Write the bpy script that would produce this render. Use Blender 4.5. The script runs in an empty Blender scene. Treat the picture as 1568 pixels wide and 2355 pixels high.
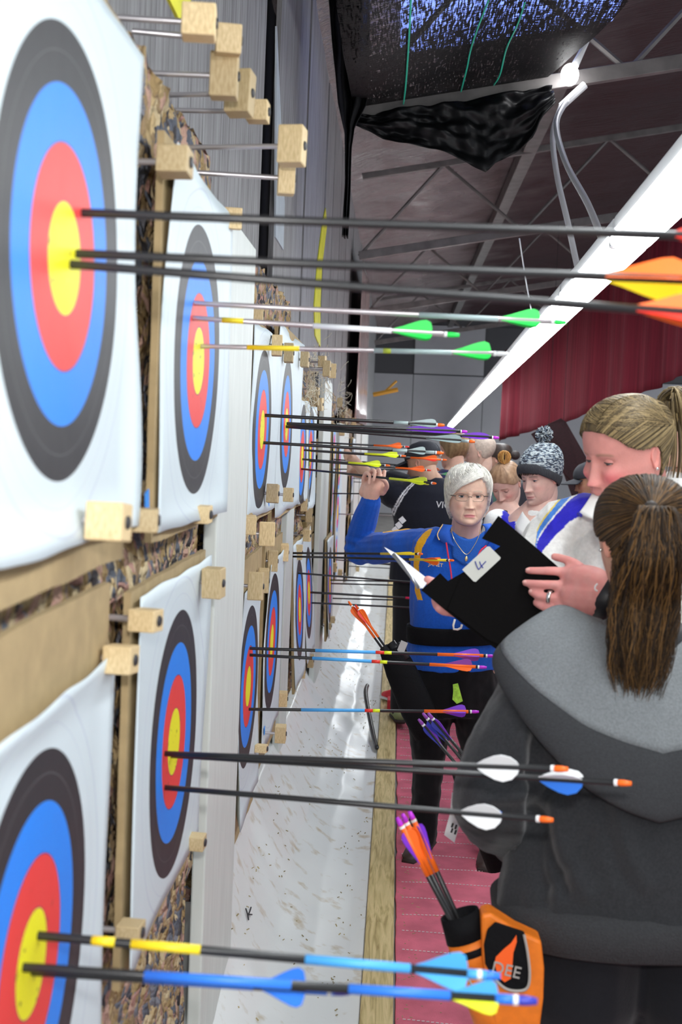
import bpy, bmesh, math, random
import numpy as np
from mathutils import Vector, Matrix, noise as mnoise
random.seed(7)
scn = bpy.context.scene
COL = scn.collection

# ------------------------------------------------------------------ camera
F = 2800.0; CX, CY = 784.0, 1177.5; H = 1.66          # pixels of the 1568x2355 frame, metres
_r = math.radians(2.5)
_Y = Vector(((915-CX)/F, -(1015-CY)/F, -1)).normalized()
_Z = Vector((math.sin(_r), math.cos(_r), 0)); _Z = (_Z - _Z.dot(_Y)*_Y).normalized()
_X = _Y.cross(_Z)
RC = Matrix((_X, _Y, _Z))                                # camera -> world
CAMP = Vector((0, 0, H))
cam = bpy.data.cameras.new('camera'); camo = bpy.data.objects.new('camera', cam); COL.objects.link(camo)
camo.matrix_world = Matrix.Translation(CAMP) @ RC.to_4x4()
cam.sensor_fit = 'VERTICAL'; cam.sensor_height = 36.0; cam.lens = F/2355*36
cam.clip_start = 0.02; cam.clip_end = 200
cam.dof.use_dof = True; cam.dof.focus_distance = 4.3; cam.dof.aperture_fstop = 5.6
scn.camera = camo

def ray(px, py): return RC @ Vector(((px-CX)/F, -(py-CY)/F, -1))
def PY(px, py, Y): d = ray(px, py); return CAMP + d*(Y/d.y)       # point at distance Y down the hall
def PX(px, py, X): d = ray(px, py); return CAMP + d*(X/d.x)       # point on a plane parallel to the target wall
def PZ(px, py, Z): d = ray(px, py); return CAMP + d*((Z-H)/d.z)   # point on a level

# ------------------------------------------------------------------ world, light, exposure
w = bpy.data.worlds.new('world'); scn.world = w; w.use_nodes = True
bg = w.node_tree.nodes['Background']; bg.inputs[0].default_value = (0.86, 0.93, 1.0, 1); bg.inputs[1].default_value = 0.55
vs = scn.view_settings
vs.view_transform = 'Standard'; vs.look = 'None'; vs.gamma = 1.0; vs.use_curve_mapping = False; vs.exposure = 0.7
LAMP_L = 15.0
# the photographer's flash, on the camera
fl = bpy.data.lights.new('camera_flash', 'AREA'); fl.shape = 'RECTANGLE'; fl.size = 0.10; fl.size_y = 0.06; fl.energy = 14.0
fl.color = (1.0, 0.98, 0.96)
flo = bpy.data.objects.new('camera_flash', fl); COL.objects.link(flo)
flo.matrix_world = Matrix.Translation(CAMP + RC @ Vector((0.03, 0.16, 0.03))) @ RC.to_4x4()

# ------------------------------------------------------------------ materials
MATS = {}
def nodes(name):
    m = bpy.data.materials.new(name); m.use_nodes = True
    nt = m.node_tree; b = nt.nodes['Principled BSDF']
    return m, nt, b
def lk(nt, a, b): nt.links.new(a, b)
def mat(name, col, rough=0.6, metal=0.0, var=0.0, scale=20.0, bump=0.0, bscale=None, spec=0.5, emit=None, stretch=None,
        col2=None, sheen=0.0, trans=0.0, detail=4.0, sss=0.0):
    """plain colour, or two colours mixed by noise, with optional fine relief"""
    if name in MATS: return MATS[name]
    m, nt, b = nodes(name); MATS[name] = m
    c = (*col, 1) if len(col) == 3 else col
    b.inputs['Base Color'].default_value = c
    b.inputs['Roughness'].default_value = rough; b.inputs['Metallic'].default_value = metal
    b.inputs['Specular IOR Level'].default_value = spec
    if sheen: b.inputs['Sheen Weight'].default_value = sheen
    if trans: b.inputs['Transmission Weight'].default_value = trans
    if sss:
        b.inputs['Subsurface Weight'].default_value = sss; b.inputs['Subsurface Radius'].default_value = (0.012, 0.005, 0.003)
        b.inputs['Subsurface Scale'].default_value = 0.6
    if emit:
        b.inputs['Emission Color'].default_value = c; b.inputs['Emission Strength'].default_value = emit
    if var or bump or col2:
        tc = nt.nodes.new('ShaderNodeTexCoord'); mp = nt.nodes.new('ShaderNodeMapping')
        lk(nt, tc.outputs['Object'], mp.inputs[0])
        if stretch: mp.inputs['Scale'].default_value = stretch
        nz = nt.nodes.new('ShaderNodeTexNoise'); nz.inputs['Scale'].default_value = scale; nz.inputs['Detail'].default_value = detail
        lk(nt, mp.outputs[0], nz.inputs['Vector'])
        if var or col2:
            rp = nt.nodes.new('ShaderNodeValToRGB')
            d = 1-var
            rp.color_ramp.elements[0].position = 0.32; rp.color_ramp.elements[1].position = 0.68
            rp.color_ramp.elements[0].color = (*(col2 if col2 else (col[0]*d, col[1]*d, col[2]*d)), 1)
            rp.color_ramp.elements[1].color = c
            lk(nt, nz.outputs['Fac'], rp.inputs[0]); lk(nt, rp.outputs[0], b.inputs['Base Color'])
        if bump:
            bp = nt.nodes.new('ShaderNodeBump'); bp.inputs['Strength'].default_value = bump; bp.inputs['Distance'].default_value = 0.01
            n2 = nz
            if bscale:
                n2 = nt.nodes.new('ShaderNodeTexNoise'); n2.inputs['Scale'].default_value = bscale; n2.inputs['Detail'].default_value = 3
                lk(nt, mp.outputs[0], n2.inputs['Vector'])
            lk(nt, n2.outputs['Fac'], bp.inputs['Height']); lk(nt, bp.outputs[0], b.inputs['Normal'])
    return m
def vmat(name, rough=0.6, spec=0.4, var=0.0, scale=60.0, bump=0.0, sheen=0.0, sss=0.0, stretch=None, bscale=None):
    """takes its colour from the mesh's colour attribute 'Col' (dye, print, lips), with fine variation"""
    if name in MATS: return MATS[name]
    m, nt, b = nodes(name); MATS[name] = m
    at = nt.nodes.new('ShaderNodeAttribute'); at.attribute_name = 'Col'
    out = at.outputs['Color']
    tc = nt.nodes.new('ShaderNodeTexCoord'); mp = nt.nodes.new('ShaderNodeMapping'); lk(nt, tc.outputs['Object'], mp.inputs[0])
    if stretch: mp.inputs['Scale'].default_value = stretch
    nz = nt.nodes.new('ShaderNodeTexNoise'); nz.inputs['Scale'].default_value = scale; nz.inputs['Detail'].default_value = 4
    lk(nt, mp.outputs[0], nz.inputs['Vector'])
    if var:
        mr = nt.nodes.new('ShaderNodeMapRange'); mr.inputs['From Min'].default_value = .3; mr.inputs['From Max'].default_value = .7
        mr.inputs['To Min'].default_value = 1-var; mr.inputs['To Max'].default_value = 1+var*0.5
        lk(nt, nz.outputs['Fac'], mr.inputs['Value'])
        mx = nt.nodes.new('ShaderNodeVectorMath'); mx.operation = 'SCALE'
        lk(nt, out, mx.inputs[0]); lk(nt, mr.outputs[0], mx.inputs['Scale']); out = mx.outputs[0]
    lk(nt, out, b.inputs['Base Color'])
    b.inputs['Roughness'].default_value = rough; b.inputs['Specular IOR Level'].default_value = spec
    if sheen: b.inputs['Sheen Weight'].default_value = sheen
    if sss:
        b.inputs['Subsurface Weight'].default_value = sss; b.inputs['Subsurface Radius'].default_value = (0.012, 0.005, 0.003)
        b.inputs['Subsurface Scale'].default_value = 0.5
    if bump:
        bp = nt.nodes.new('ShaderNodeBump'); bp.inputs['Strength'].default_value = bump; bp.inputs['Distance'].default_value = 0.006
        n2 = nz
        if bscale:
            n2 = nt.nodes.new('ShaderNodeTexNoise'); n2.inputs['Scale'].default_value = bscale; lk(nt, mp.outputs[0], n2.inputs['Vector'])
        lk(nt, n2.outputs['Fac'], bp.inputs['Height']); lk(nt, bp.outputs[0], b.inputs['Normal'])
    return m

# ------------------------------------------------------------------ mesh helpers
class MB:
    """collects shapes; build() links them as one mesh object"""
    def __init__(s): s.v = []; s.f = []; s.c = []
    def add(s, vs, fs, col=None):
        n = len(s.v); s.v += [Vector(v) for v in vs]; s.f += [tuple(i+n for i in f) for f in fs]
        s.c += [col]*len(vs)
        return s
    def box(s, c, size, R=None, col=None, taper=1.0):
        c = Vector(c); h = [x/2 for x in size]; vs = []
        for z in (-1, 1):
            t = taper if z > 0 else 1
            for x, y in ((-1, -1), (1, -1), (1, 1), (-1, 1)):
                p = Vector((x*h[0]*t, y*h[1]*t, z*h[2])); vs.append(c + (R @ p if R else p))
        return s.add(vs, [(3, 2, 1, 0), (4, 5, 6, 7), (0, 1, 5, 4), (1, 2, 6, 5), (2, 3, 7, 6), (3, 0, 4, 7)], col)
    def tube(s, pts, r, n=8, cap=True, col=None):
        pts = [Vector(p) for p in pts]; m = len(pts)
        rs = r if isinstance(r, (list, tuple)) else [r]*m
        vs = []; fs = []; prev = None
        for i, p in enumerate(pts):
            t = (pts[min(i+1, m-1)] - pts[max(i-1, 0)])
            t = t.normalized() if t.length > 1e-9 else Vector((0, 0, 1))
            if prev is None:
                a = Vector((0, 0, 1)) if abs(t.z) < .9 else Vector((1, 0, 0)); u = t.cross(a).normalized()
            else:
                u = (prev - prev.dot(t)*t); u = u.normalized() if u.length > 1e-6 else t.orthogonal().normalized()
            prev = u; v = t.cross(u)
            for k in range(n):
                a = 2*math.pi*k/n; vs.append(p + (u*math.cos(a) + v*math.sin(a))*rs[i])
        for i in range(m-1):
            for k in range(n):
                k2 = (k+1) % n; fs.append((i*n+k, i*n+k2, (i+1)*n+k2, (i+1)*n+k))
        if cap: fs.append(tuple(reversed(range(n)))); fs.append(tuple(range((m-1)*n, m*n)))
        return s.add(vs, fs, col)
    def loft(s, st, n=20, cap=True, col=None):
        """stations: (centre, half-width a, half-depth b, a-axis) ; superellipse 2.3"""
        vs = []; fs = []; m = len(st)
        for i, q in enumerate(st):
            c = Vector(q[0]); t = Vector(st[min(i+1, m-1)][0]) - Vector(st[max(i-1, 0)][0]); t.normalize()
            ax = Vector(q[3]) if len(q) > 3 and q[3] is not None else t.orthogonal()
            ax = (ax - ax.dot(t)*t).normalized(); bx = t.cross(ax)
            e = q[4] if len(q) > 4 else 2.0
            for k in range(n):
                a = 2*math.pi*k/n; ca, sa = math.cos(a), math.sin(a)
                x = math.copysign(abs(ca)**(2/e), ca); y = math.copysign(abs(sa)**(2/e), sa)
                vs.append(c + ax*q[1]*x + bx*q[2]*y)
        for i in range(m-1):
            for k in range(n):
                k2 = (k+1) % n; fs.append((i*n+k, i*n+k2, (i+1)*n+k2, (i+1)*n+k))
        if cap: fs.append(tuple(reversed(range(n)))); fs.append(tuple(range((m-1)*n, m*n)))
        return s.add(vs, fs, col)
    def ball(s, c, r, nu=16, nv=10, R=None, col=None):
        c = Vector(c); r3 = r if isinstance(r, (list, tuple)) else (r, r, r); vs = []; fs = []
        for j in range(1, nv):
            th = math.pi*j/nv
            for i in range(nu):
                ph = 2*math.pi*i/nu
                p = Vector((r3[0]*math.sin(th)*math.cos(ph), r3[1]*math.sin(th)*math.sin(ph), r3[2]*math.cos(th)))
                vs.append(c + (R @ p if R else p))
        a = Vector((0, 0, r3[2])); top = len(vs); vs += [c + (R @ a if R else a), c - (R @ a if R else a)]
        for j in range(nv-2):
            for i in range(nu):
                i2 = (i+1) % nu; fs.append((j*nu+i, (j+1)*nu+i, (j+1)*nu+i2, j*nu+i2))
        for i in range(nu):
            i2 = (i+1) % nu; fs.append((top, i, i2)); fs.append((top+1, (nv-2)*nu+i2, (nv-2)*nu+i))
        return s.add(vs, fs, col)
    def chain(s, pts, n=14, col=None):
        """round-ended tapering limb: list of (point, radius)"""
        P = [Vector(p) for p, r in pts]; Rr = [r for p, r in pts]
        t0 = (P[0]-P[1]).normalized(); t1 = (P[-1]-P[-2]).normalized()
        pre = [(P[0]+t0*Rr[0]*math.sin(a), Rr[0]*math.cos(a)) for a in (1.45, 1.1, .7, .35)]
        post = [(P[-1]+t1*Rr[-1]*math.sin(a), Rr[-1]*math.cos(a)) for a in (.35, .7, 1.1, 1.45)]
        # smooth the middle with catmull-rom
        mid = []
        m = len(P)
        for i in range(m-1):
            p0, p1, p2, p3 = P[max(i-1, 0)], P[i], P[i+1], P[min(i+2, m-1)]
            for k in range(5):
                u = k/5
                q = 0.5*((2*p1)+(p2-p0)*u+(2*p0-5*p1+4*p2-p3)*u*u+(3*p1-p0-3*p2+p3)*u**3)
                mid.append((q, Rr[i]*(1-u)+Rr[i+1]*u))
        mid.append((P[-1], Rr[-1]))
        al = pre+mid+post
        return s.tube([p for p, r in al], [r for p, r in al], n=n, col=col)
    def grid(s, fn, nu, nv, col=None):
        vs = [fn(i/nu, j/nv) for j in range(nv+1) for i in range(nu+1)]
        fs = [(j*(nu+1)+i, j*(nu+1)+i+1, (j+1)*(nu+1)+i+1, (j+1)*(nu+1)+i) for j in range(nv) for i in range(nu)]
        return s.add(vs, fs, col)
    def prism(s, poly, nrm, th, col=None):
        """flat outline (3-D points) given a thickness along nrm"""
        n = len(poly); nrm = Vector(nrm).normalized()*th
        vs = [Vector(p) for p in poly] + [Vector(p)+nrm for p in poly]
        fs = [tuple(reversed(range(n))), tuple(range(n, 2*n))] + [(i, (i+1) % n, n+(i+1) % n, n+i) for i in range(n)]
        return s.add(vs, fs, col)
    def build(s, name, m=None, parent=None, smooth=False, bevel=0, loc=None, thick=0, sub=0, fixn=True):
        me = bpy.data.meshes.new(name)
        base = parent['_base'] if parent is not None and '_base' in parent else None
        off = Vector(loc) if loc is not None else (Vector(base) if base is not None else Vector((0, 0, 0)))
        me.from_pydata([v-off for v in s.v], [], s.f); 
        if fixn:
            bm = bmesh.new(); bm.from_mesh(me); bmesh.ops.recalc_face_normals(bm, faces=bm.faces); bm.to_mesh(me); bm.free()
        if any(c is not None for c in s.c):
            a = me.color_attributes.new('Col', 'FLOAT_COLOR', 'POINT')
            buf = np.array([(*(c if c is not None else (.5, .5, .5)), 1) for c in s.c], dtype=np.float32); a.data.foreach_set('color', buf.ravel())
        if smooth: me.polygons.foreach_set('use_smooth', [True]*len(me.polygons))
        if m is not None: me.materials.append(m)
        o = bpy.data.objects.new(name, me); COL.objects.link(o); o['_base'] = list(off)
        if parent is not None:
            o.parent = parent
            if loc is not None and base is not None: o.location = Vector(loc) - Vector(base)
            elif loc is not None: o.location = loc
        elif loc is not None: o.location = loc
        if thick: md = o.modifiers.new('solid', 'SOLIDIFY'); md.thickness = thick; md.offset = 0
        if bevel: md = o.modifiers.new('bevel', 'BEVEL'); md.width = bevel; md.segments = 2; md.limit_method = 'ANGLE'
        if sub: md = o.modifiers.new('sub', 'SUBSURF'); md.levels = sub; md.render_levels = sub
        return o

def thing(name, label, cat, base=(0, 0, 0), group=None):
    o = bpy.data.objects.new(name, None); COL.objects.link(o); o.empty_display_size = .05
    o.location = base; o['_base'] = list(base)
    o['label'] = label; o['category'] = cat
    if group: o['group'] = group
    return o
def tag(o, label, cat, group=None, kind=None):
    o['label'] = label; o['category'] = cat
    if group: o['group'] = group
    if kind: o['kind'] = kind
    return o
def struct(o, label=None):
    o['kind'] = 'structure'
    if label: o['label'] = label
    return o
def rot(ax, deg): return Matrix.Rotation(math.radians(deg), 3, ax)
def nz(p, s=1.0, o=0.0): return mnoise.noise(Vector(p)*s + Vector((o, o*1.7, -o)))
def remesh(mb, voxel, smooth_it=4, disp=None, fac=.5):
    """union of the collected shapes as one continuous skin; returns numpy verts, faces"""
    o = mb.build('tmp'); md = o.modifiers.new('r', 'REMESH'); md.mode = 'VOXEL'; md.voxel_size = voxel
    if smooth_it: ms = o.modifiers.new('s', 'SMOOTH'); ms.iterations = smooth_it; ms.factor = fac
    dg = bpy.context.evaluated_depsgraph_get(); me = bpy.data.meshes.new_from_object(o.evaluated_get(dg))
    old = o.data; bpy.data.objects.remove(o); bpy.data.meshes.remove(old)
    return me
def skin(name, mb, voxel, m, parent, smooth_it=4, colfn=None, disp=None, extra=None, fac=.5):
    """continuous skin object; colfn(world point, normal) -> rgb, disp(world point, normal) -> metres along normal"""
    me = remesh(mb, voxel, smooth_it, fac=fac)
    n = len(me.vertices); co = np.empty(n*3, np.float32); me.vertices.foreach_get('co', co); co = co.reshape(-1, 3)
    if disp:
        no = np.empty(n*3, np.float32); me.vertices.foreach_get('normal', no); no = no.reshape(-1, 3)
        d = np.array([disp(Vector(c), Vector(q)) for c, q in zip(co.tolist(), no.tolist())], np.float32)
        co = co + no*d[:, None]; me.vertices.foreach_set('co', co.ravel()); me.update()
    cols = None
    if colfn:
        no = np.empty(n*3, np.float32); me.vertices.foreach_get('normal', no); no = no.reshape(-1, 3)
        cols = [(*colfn(Vector(c), Vector(q)), 1) for c, q in zip(co.tolist(), no.tolist())]
    if extra is not None:                       # finer pieces (a head) joined into the same mesh
        bm = bmesh.new(); bm.from_mesh(me)
        tmp = bpy.data.meshes.new('x'); tmp.from_pydata([tuple(v) for v in extra.v], [], extra.f); bm.from_mesh(tmp)
        bmesh.ops.recalc_face_normals(bm, faces=bm.faces)
        bm.to_mesh(me); bm.free(); bpy.data.meshes.remove(tmp)
        if cols is not None: cols = cols + [(*(c if c else (.5, .5, .5)), 1) for c in extra.c]
    if cols is not None:
        a = me.color_attributes.new('Col', 'FLOAT_COLOR', 'POINT'); a.data.foreach_set('color', np.array(cols, np.float32).ravel())
    base = Vector(parent['_base']) if parent is not None and '_base' in parent else Vector((0, 0, 0))
    me.transform(Matrix.Translation(-base))
    me.polygons.foreach_set('use_smooth', [True]*len(me.polygons))
    me.name = name; me.materials.clear(); me.materials.append(m)
    o = bpy.data.objects.new(name, me); COL.objects.link(o); o.parent = parent; o['_base'] = list(base)
    return o
def lerp(a, b, t): return a+(b-a)*t
def sstep(a, b, x): t = min(1, max(0, (x-a)/(b-a))); return t*t*(3-2*t)
def interp(tab, x):
    if x <= tab[0][0]: return tab[0][1:]
    for a, b in zip(tab, tab[1:]):
        if x <= b[0]:
            t = (x-a[0])/(b[0]-a[0]); return tuple(lerp(p, q, t) for p, q in zip(a[1:], b[1:]))
    return tab[-1][1:]
def spline(pts, k=6):
    P = [Vector(p) for p in pts]; m = len(P); out = []
    for i in range(m-1):
        p0, p1, p2, p3 = P[max(i-1, 0)], P[i], P[i+1], P[min(i+2, m-1)]
        for j in range(k):
            u = j/k; out.append(0.5*((2*p1)+(p2-p0)*u+(2*p0-5*p1+4*p2-p3)*u*u+(3*p1-p0-3*p2+p3)*u**3))
    out.append(P[-1]); return out
# ================================================================== fluorescent battens over the shooting line
lamp_d = ray(969, 1049); lamp_d = lamp_d/lamp_d.y
lamp_0 = PY(1568, 432, 3.1)
def LP(Y): return lamp_0 + lamp_d*(Y-3.1)
M_lampwhite = mat('lamp_enamel', (.85, .87, .88), .4)
M_tube = mat('lamp_diffuser', (0.93, 0.98, 1.0), .4, emit=LAMP_L)
M_clip = mat('lamp_clip', (.75, .82, .85), .3)
def batten(Y0, L=1.45):
    a, b = LP(Y0), LP(Y0+L-.03); t = (b-a).normalized(); R = Matrix((t.cross(Vector((0, 0, 1))).normalized(), t, t.cross(Vector((0, 0, 1))).cross(t).normalized()*-1)).transposed()
    c = (a+b)/2; ln = (b-a).length
    up = Vector((0, 0, 1))
    e = thing('fluorescent_batten', 'glowing white fluorescent batten in the long row hung along the target wall', 'light', c, 'fluorescent battens in one row')
    MB().box(c+up*.055, (.10, ln, .05), R).build('housing', M_lampwhite, e, bevel=.008)
    d = MB().loft([(a+t*.02, .062, .032, (1, 0, 0)), (a+t*.03, .066, .036, (1, 0, 0)), (b-t*.03, .066, .036, (1, 0, 0)), (b-t*.02, .062, .032, (1, 0, 0))], 16)
    d.build('diffuser', M_tube, e, smooth=True)
    for s in (.18, .5, .82):
        p = a.lerp(b, s); MB().box(p+up*.022+Vector((.060, 0, 0)), (.012, .02, .035), R).build('clip', M_clip, e)
    for q in (a, b): MB().box(q+up*.012, (.115, .02, .06), R).build('end_cap', M_lampwhite, e, bevel=.01)
Yb = -1.9
while Yb < 26.3: batten(Yb); Yb += 1.45

# ================================================================== floor
M_conc = mat('concrete', (.30, .28, .27), .85, var=.3, scale=6, bump=.2, bscale=60)
struct(MB().box((3.6, 13, -.05), (9.6, 31, .1)).build('floor', M_conc))

M_mat = mat('red_matting', (.80, .19, .27), .8, var=.28, scale=9, bump=.35, bscale=320, spec=.25)
M_stitch = mat('white_stitching', (.80, .66, .68), .7)
mt = thing('floor_mat', 'red woven floor mat with rows of white stitching along the shooting line', 'mat', (1.0, 7, 0))
def mat_edge(Y): return .064 + .012*abs(nz((0, Y*3, 0))) + .006*nz((3, Y*19, 0))
def mfn(u, v):
    Y = 1.5+v*16; x0 = mat_edge(Y); x = lerp(x0, 2.4, u**1.6)
    return Vector((x, Y, .006+.005*(nz((x*2, Y*2.4, 0))+.3*nz((x*7, Y*9, 3)))+.004*(1 if u == 0 else 0)))
MB().grid(mfn, 36, 260).build('mat_sheet', M_mat, mt, smooth=True, thick=.004)
k = 0; Y = 1.7
while Y < 15:
    mb = MB(); x = .09; ph = random.uniform(0, 6)
    while x < 2.2:
        yy = Y + .012*math.sin(x*5+ph)+.006*math.sin(x*13+ph*2)
        zz = .0095+.005*(nz((x*2, yy*2.4, 0))+.3*nz((x*7, yy*9, 3)))
        a = random.uniform(-.15, .15)
        mb.box((x, yy, zz+.001), (.0085, .0032, .002), rot('Z', math.degrees(a))); x += .0135
    o = mb.build('stitch_row', M_stitch, mt); k += 1; Y += .155
# crumbs of straw and foam beside the timber edge
M_straw = mat('straw_crumb', (.62, .48, .26), .8, var=.5, scale=3)
mb = MB()
for i in range(420):
    Y = random.uniform(3.0, 11); x = .07+abs(random.gauss(0, .08)); a = random.uniform(0, 360)
    L = random.uniform(.003, .014)
    mb.box((x, Y, .016), (L, .0017, .0017), rot('Z', a) @ rot('Y', random.uniform(-15, 15)))
o = mb.build('straw_litter', M_straw); tag(o, 'loose straw and foam crumbs scattered on the red mat beside the timber', 'litter', kind='stuff')

# timber on the floor between sheet and mat
m, nt, b = nodes('treated_pine'); M_pine = m
tc = nt.nodes.new('ShaderNodeTexCoord'); mp = nt.nodes.new('ShaderNodeMapping'); mp.inputs['Scale'].default_value = (9, .7, 9)
wv = nt.nodes.new('ShaderNodeTexNoise'); wv.inputs['Scale'].default_value = 6; wv.inputs['Detail'].default_value = 6; wv.inputs['Distortion'].default_value = 1.2
rp = nt.nodes.new('ShaderNodeValToRGB')
els = rp.color_ramp.elements; els[0].position = .3; els[0].color = (.36, .26, .10, 1); els[1].position = .62; els[1].color = (.72, .57, .30, 1)
e = els.new(.72); e.color = (.54, .40, .16, 1); e = els.new(.5); e.color = (.62, .49, .23, 1)
lk(nt, tc.outputs['Object'], mp.inputs[0]); lk(nt, mp.outputs[0], wv.inputs['Vector']); lk(nt, wv.outputs['Fac'], rp.inputs[0]); lk(nt, rp.outputs[0], b.inputs['Base Color'])
b.inputs['Roughness'].default_value = .65
bp = nt.nodes.new('ShaderNodeBump'); bp.inputs['Strength'].default_value = .25; bp.inputs['Distance'].default_value = .004; lk(nt, wv.outputs['Fac'], bp.inputs['Height']); lk(nt, bp.outputs[0], b.inputs['Normal'])
for (y0, y1, lab) in ((1.2, 7.62, 'pale pine plank on the floor between the white sheet and red mat'),
                      (7.63, 14.5, 'far pine plank on the floor continuing along the white sheet to the far butts')):
    o = MB().box((.010, (y0+y1)/2, .02), (.094, y1-y0-.01, .04)).build('timber_plank', M_pine, bevel=.004, loc=(.010, (y0+y1)/2, 0)); tag(o, lab, 'plank')

# ================================================================== the target wall
def FX(Y): return interp([(0, -.388), (2.8, -.388), (3.1, -.432), (5.1, -.437), (5.4, -.455), (30, -.455)], Y)[0]
M_dark = mat('wall_black', (.018, .016, .017), .9)
wl = struct(MB().box((-.80, 13, 2.3), (.06, 30, 4.7)).build('wall_left', M_dark), 'dark wall behind the target butts')  # near-black colour stands in for the shade in the gaps
# weathered grey boards above the butts
m, nt, b = nodes('weathered_board'); M_board = m
tc = nt.nodes.new('ShaderNodeTexCoord'); mp = nt.nodes.new('ShaderNodeMapping'); mp.inputs['Scale'].default_value = (14, 14, .9)
n1 = nt.nodes.new('ShaderNodeTexNoise'); n1.inputs['Scale'].default_value = 3; n1.inputs['Detail'].default_value = 8; n1.inputs['Roughness'].default_value = .65
rp = nt.nodes.new('ShaderNodeValToRGB'); els = rp.color_ramp.elements
els[0].position = .28; els[0].color = (.10, .095, .10, 1); els[1].position = .72; els[1].color = (.36, .36, .37, 1)
e = els.new(.5); e.color = (.25, .245, .25, 1)
lk(nt, tc.outputs['Object'], mp.inputs[0]); lk(nt, mp.outputs[0], n1.inputs['Vector']); lk(nt, n1.outputs['Fac'], rp.inputs[0]); lk(nt, rp.outputs[0], b.inputs['Base Color'])
b.inputs['Roughness'].default_value = .75
bp = nt.nodes.new('ShaderNodeBump'); bp.inputs['Strength'].default_value = .3; bp.inputs['Distance'].default_value = .006; lk(nt, n1.outputs['Fac'], bp.inputs['Height']); lk(nt, bp.outputs[0], b.inputs['Normal'])
XB = -.562
def yb(px): return PX(px, 300, XB).y
edges = [(1.7, yb(604)), (yb(638), yb(704)), (yb(708), yb(752)), (yb(755), yb(772)), (yb(773), yb(790)), (yb(791), yb(806)), (yb(807), yb(822)), (yb(823), 26)]
for i, (a, c) in enumerate(edges):
    zb = 2.10 if i < 3 else 1.9
    n = 22
    poly = [Vector((XB, lerp(a, c, 0), 4.3)), Vector((XB, c, 4.3))]
    # ragged bottom edge
    for j in range(n+1):
        t = 1-j/n; poly.append(Vector((XB, lerp(a, c, t), zb + .05*nz((i*3.3, t*6, 1)) + .03*nz((i, t*23, 5)))))
    MB().prism(poly, (-1, 0, 0), .022).build('board', M_board, wl, fixn=True)
# long splits between the first boards
# pale bluish strip leaning at the split, and yellow tapes
M_pale = mat('pale_lath', (.52, .58, .64), .45, var=.15, scale=12)
pts = [PX(637, 60, -.555), PX(655, 470, -.555), PX(652, 575, -.555), PX(634, 545, -.555)]
o = MB().prism(pts, (-1, 0, 0), .008).build('lath', M_pale); tag(o, 'pale blue-grey lath in the dark split of the weathered boards', 'lath')
M_yel = mat('yellow_tape', (.86, .82, .04), .45, var=.2, scale=15)
pts = [PX(749, 478, -.555), PX(752, 520, -.555), PX(741, 610, -.555), PX(737, 700, -.555), PX(737, 800, -.555), PX(725, 772, -.555), PX(723, 700, -.555), PX(731, 600, -.555), PX(741, 520, -.555)]
o = MB().prism(pts, (-1, 0, 0), .006).build('yellow_tape', M_yel); tag(o, 'long leaf-shaped yellow plastic strip hanging on the grey boards', 'strip')
pts = [PX(372, -40, -.40), PX(440, -60, -.40), PX(438, 52, -.40), PX(414, 48, -.40)]
o = MB().prism(pts, (-1, 0, 0), .006).build('yellow_tape', M_yel); tag(o, 'yellow triangular plastic tab above the nearest butt beside a pin block', 'strip')

# compressed foam butts
m, nt, b = nodes('rebond_foam'); M_foam = m
tc = nt.nodes.new('ShaderNodeTexCoord'); vo = nt.nodes.new('ShaderNodeTexVoronoi'); vo.inputs['Scale'].default_value = 42; vo.inputs['Randomness'].default_value = 1
n1 = nt.nodes.new('ShaderNodeTexNoise'); n1.inputs['Scale'].default_value = 30; n1.inputs['Detail'].default_value = 3
ad = nt.nodes.new('ShaderNodeMix'); ad.data_type = 'VECTOR'; ad.inputs['Factor'].default_value = .06
lk(nt, tc.outputs['Object'], n1.inputs['Vector']); lk(nt, tc.outputs['Object'], ad.inputs['A']); lk(nt, n1.outputs['Color'], ad.inputs['B']); lk(nt, ad.outputs['Result'], vo.inputs['Vector'])
sp = nt.nodes.new('ShaderNodeSeparateColor'); lk(nt, vo.outputs['Color'], sp.inputs[0])
rp = nt.nodes.new('ShaderNodeValToRGB'); rp.color_ramp.interpolation = 'CONSTANT'; els = rp.color_ramp.elements
pal = [(0, (.36, .25, .12)), (.17, (.50, .37, .20)), (.31, (.13, .14, .17)), (.44, (.50, .32, .25)), (.56, (.30, .21, .12)), (.66, (.22, .22, .25)), (.76, (.56, .45, .28)), (.86, (.07, .065, .07)), (.93, (.44, .25, .21))]
els[0].color = (*pal[0][1], 1); els[1].position = pal[1][0]; els[1].color = (*pal[1][1], 1)
for p, c in pal[2:]: e = els.new(p); e.color = (*c, 1)
lk(nt, sp.outputs[0], rp.inputs[0]); lk(nt, rp.outputs[0], b.inputs['Base Color']); b.inputs['Roughness'].default_value = .95; b.inputs['Specular IOR Level'].default_value = .15
bp = nt.nodes.new('ShaderNodeBump'); bp.inputs['Strength'].default_value = .9; bp.inputs['Distance'].default_value = .02; bp.invert = True
lk(nt, vo.outputs['Distance'], bp.inputs['Height']); lk(nt, bp.outputs[0], b.inputs['Normal'])
M_cardb = mat('cardboard', (.42, .31, .16), .85, var=.18, scale=25)
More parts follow.
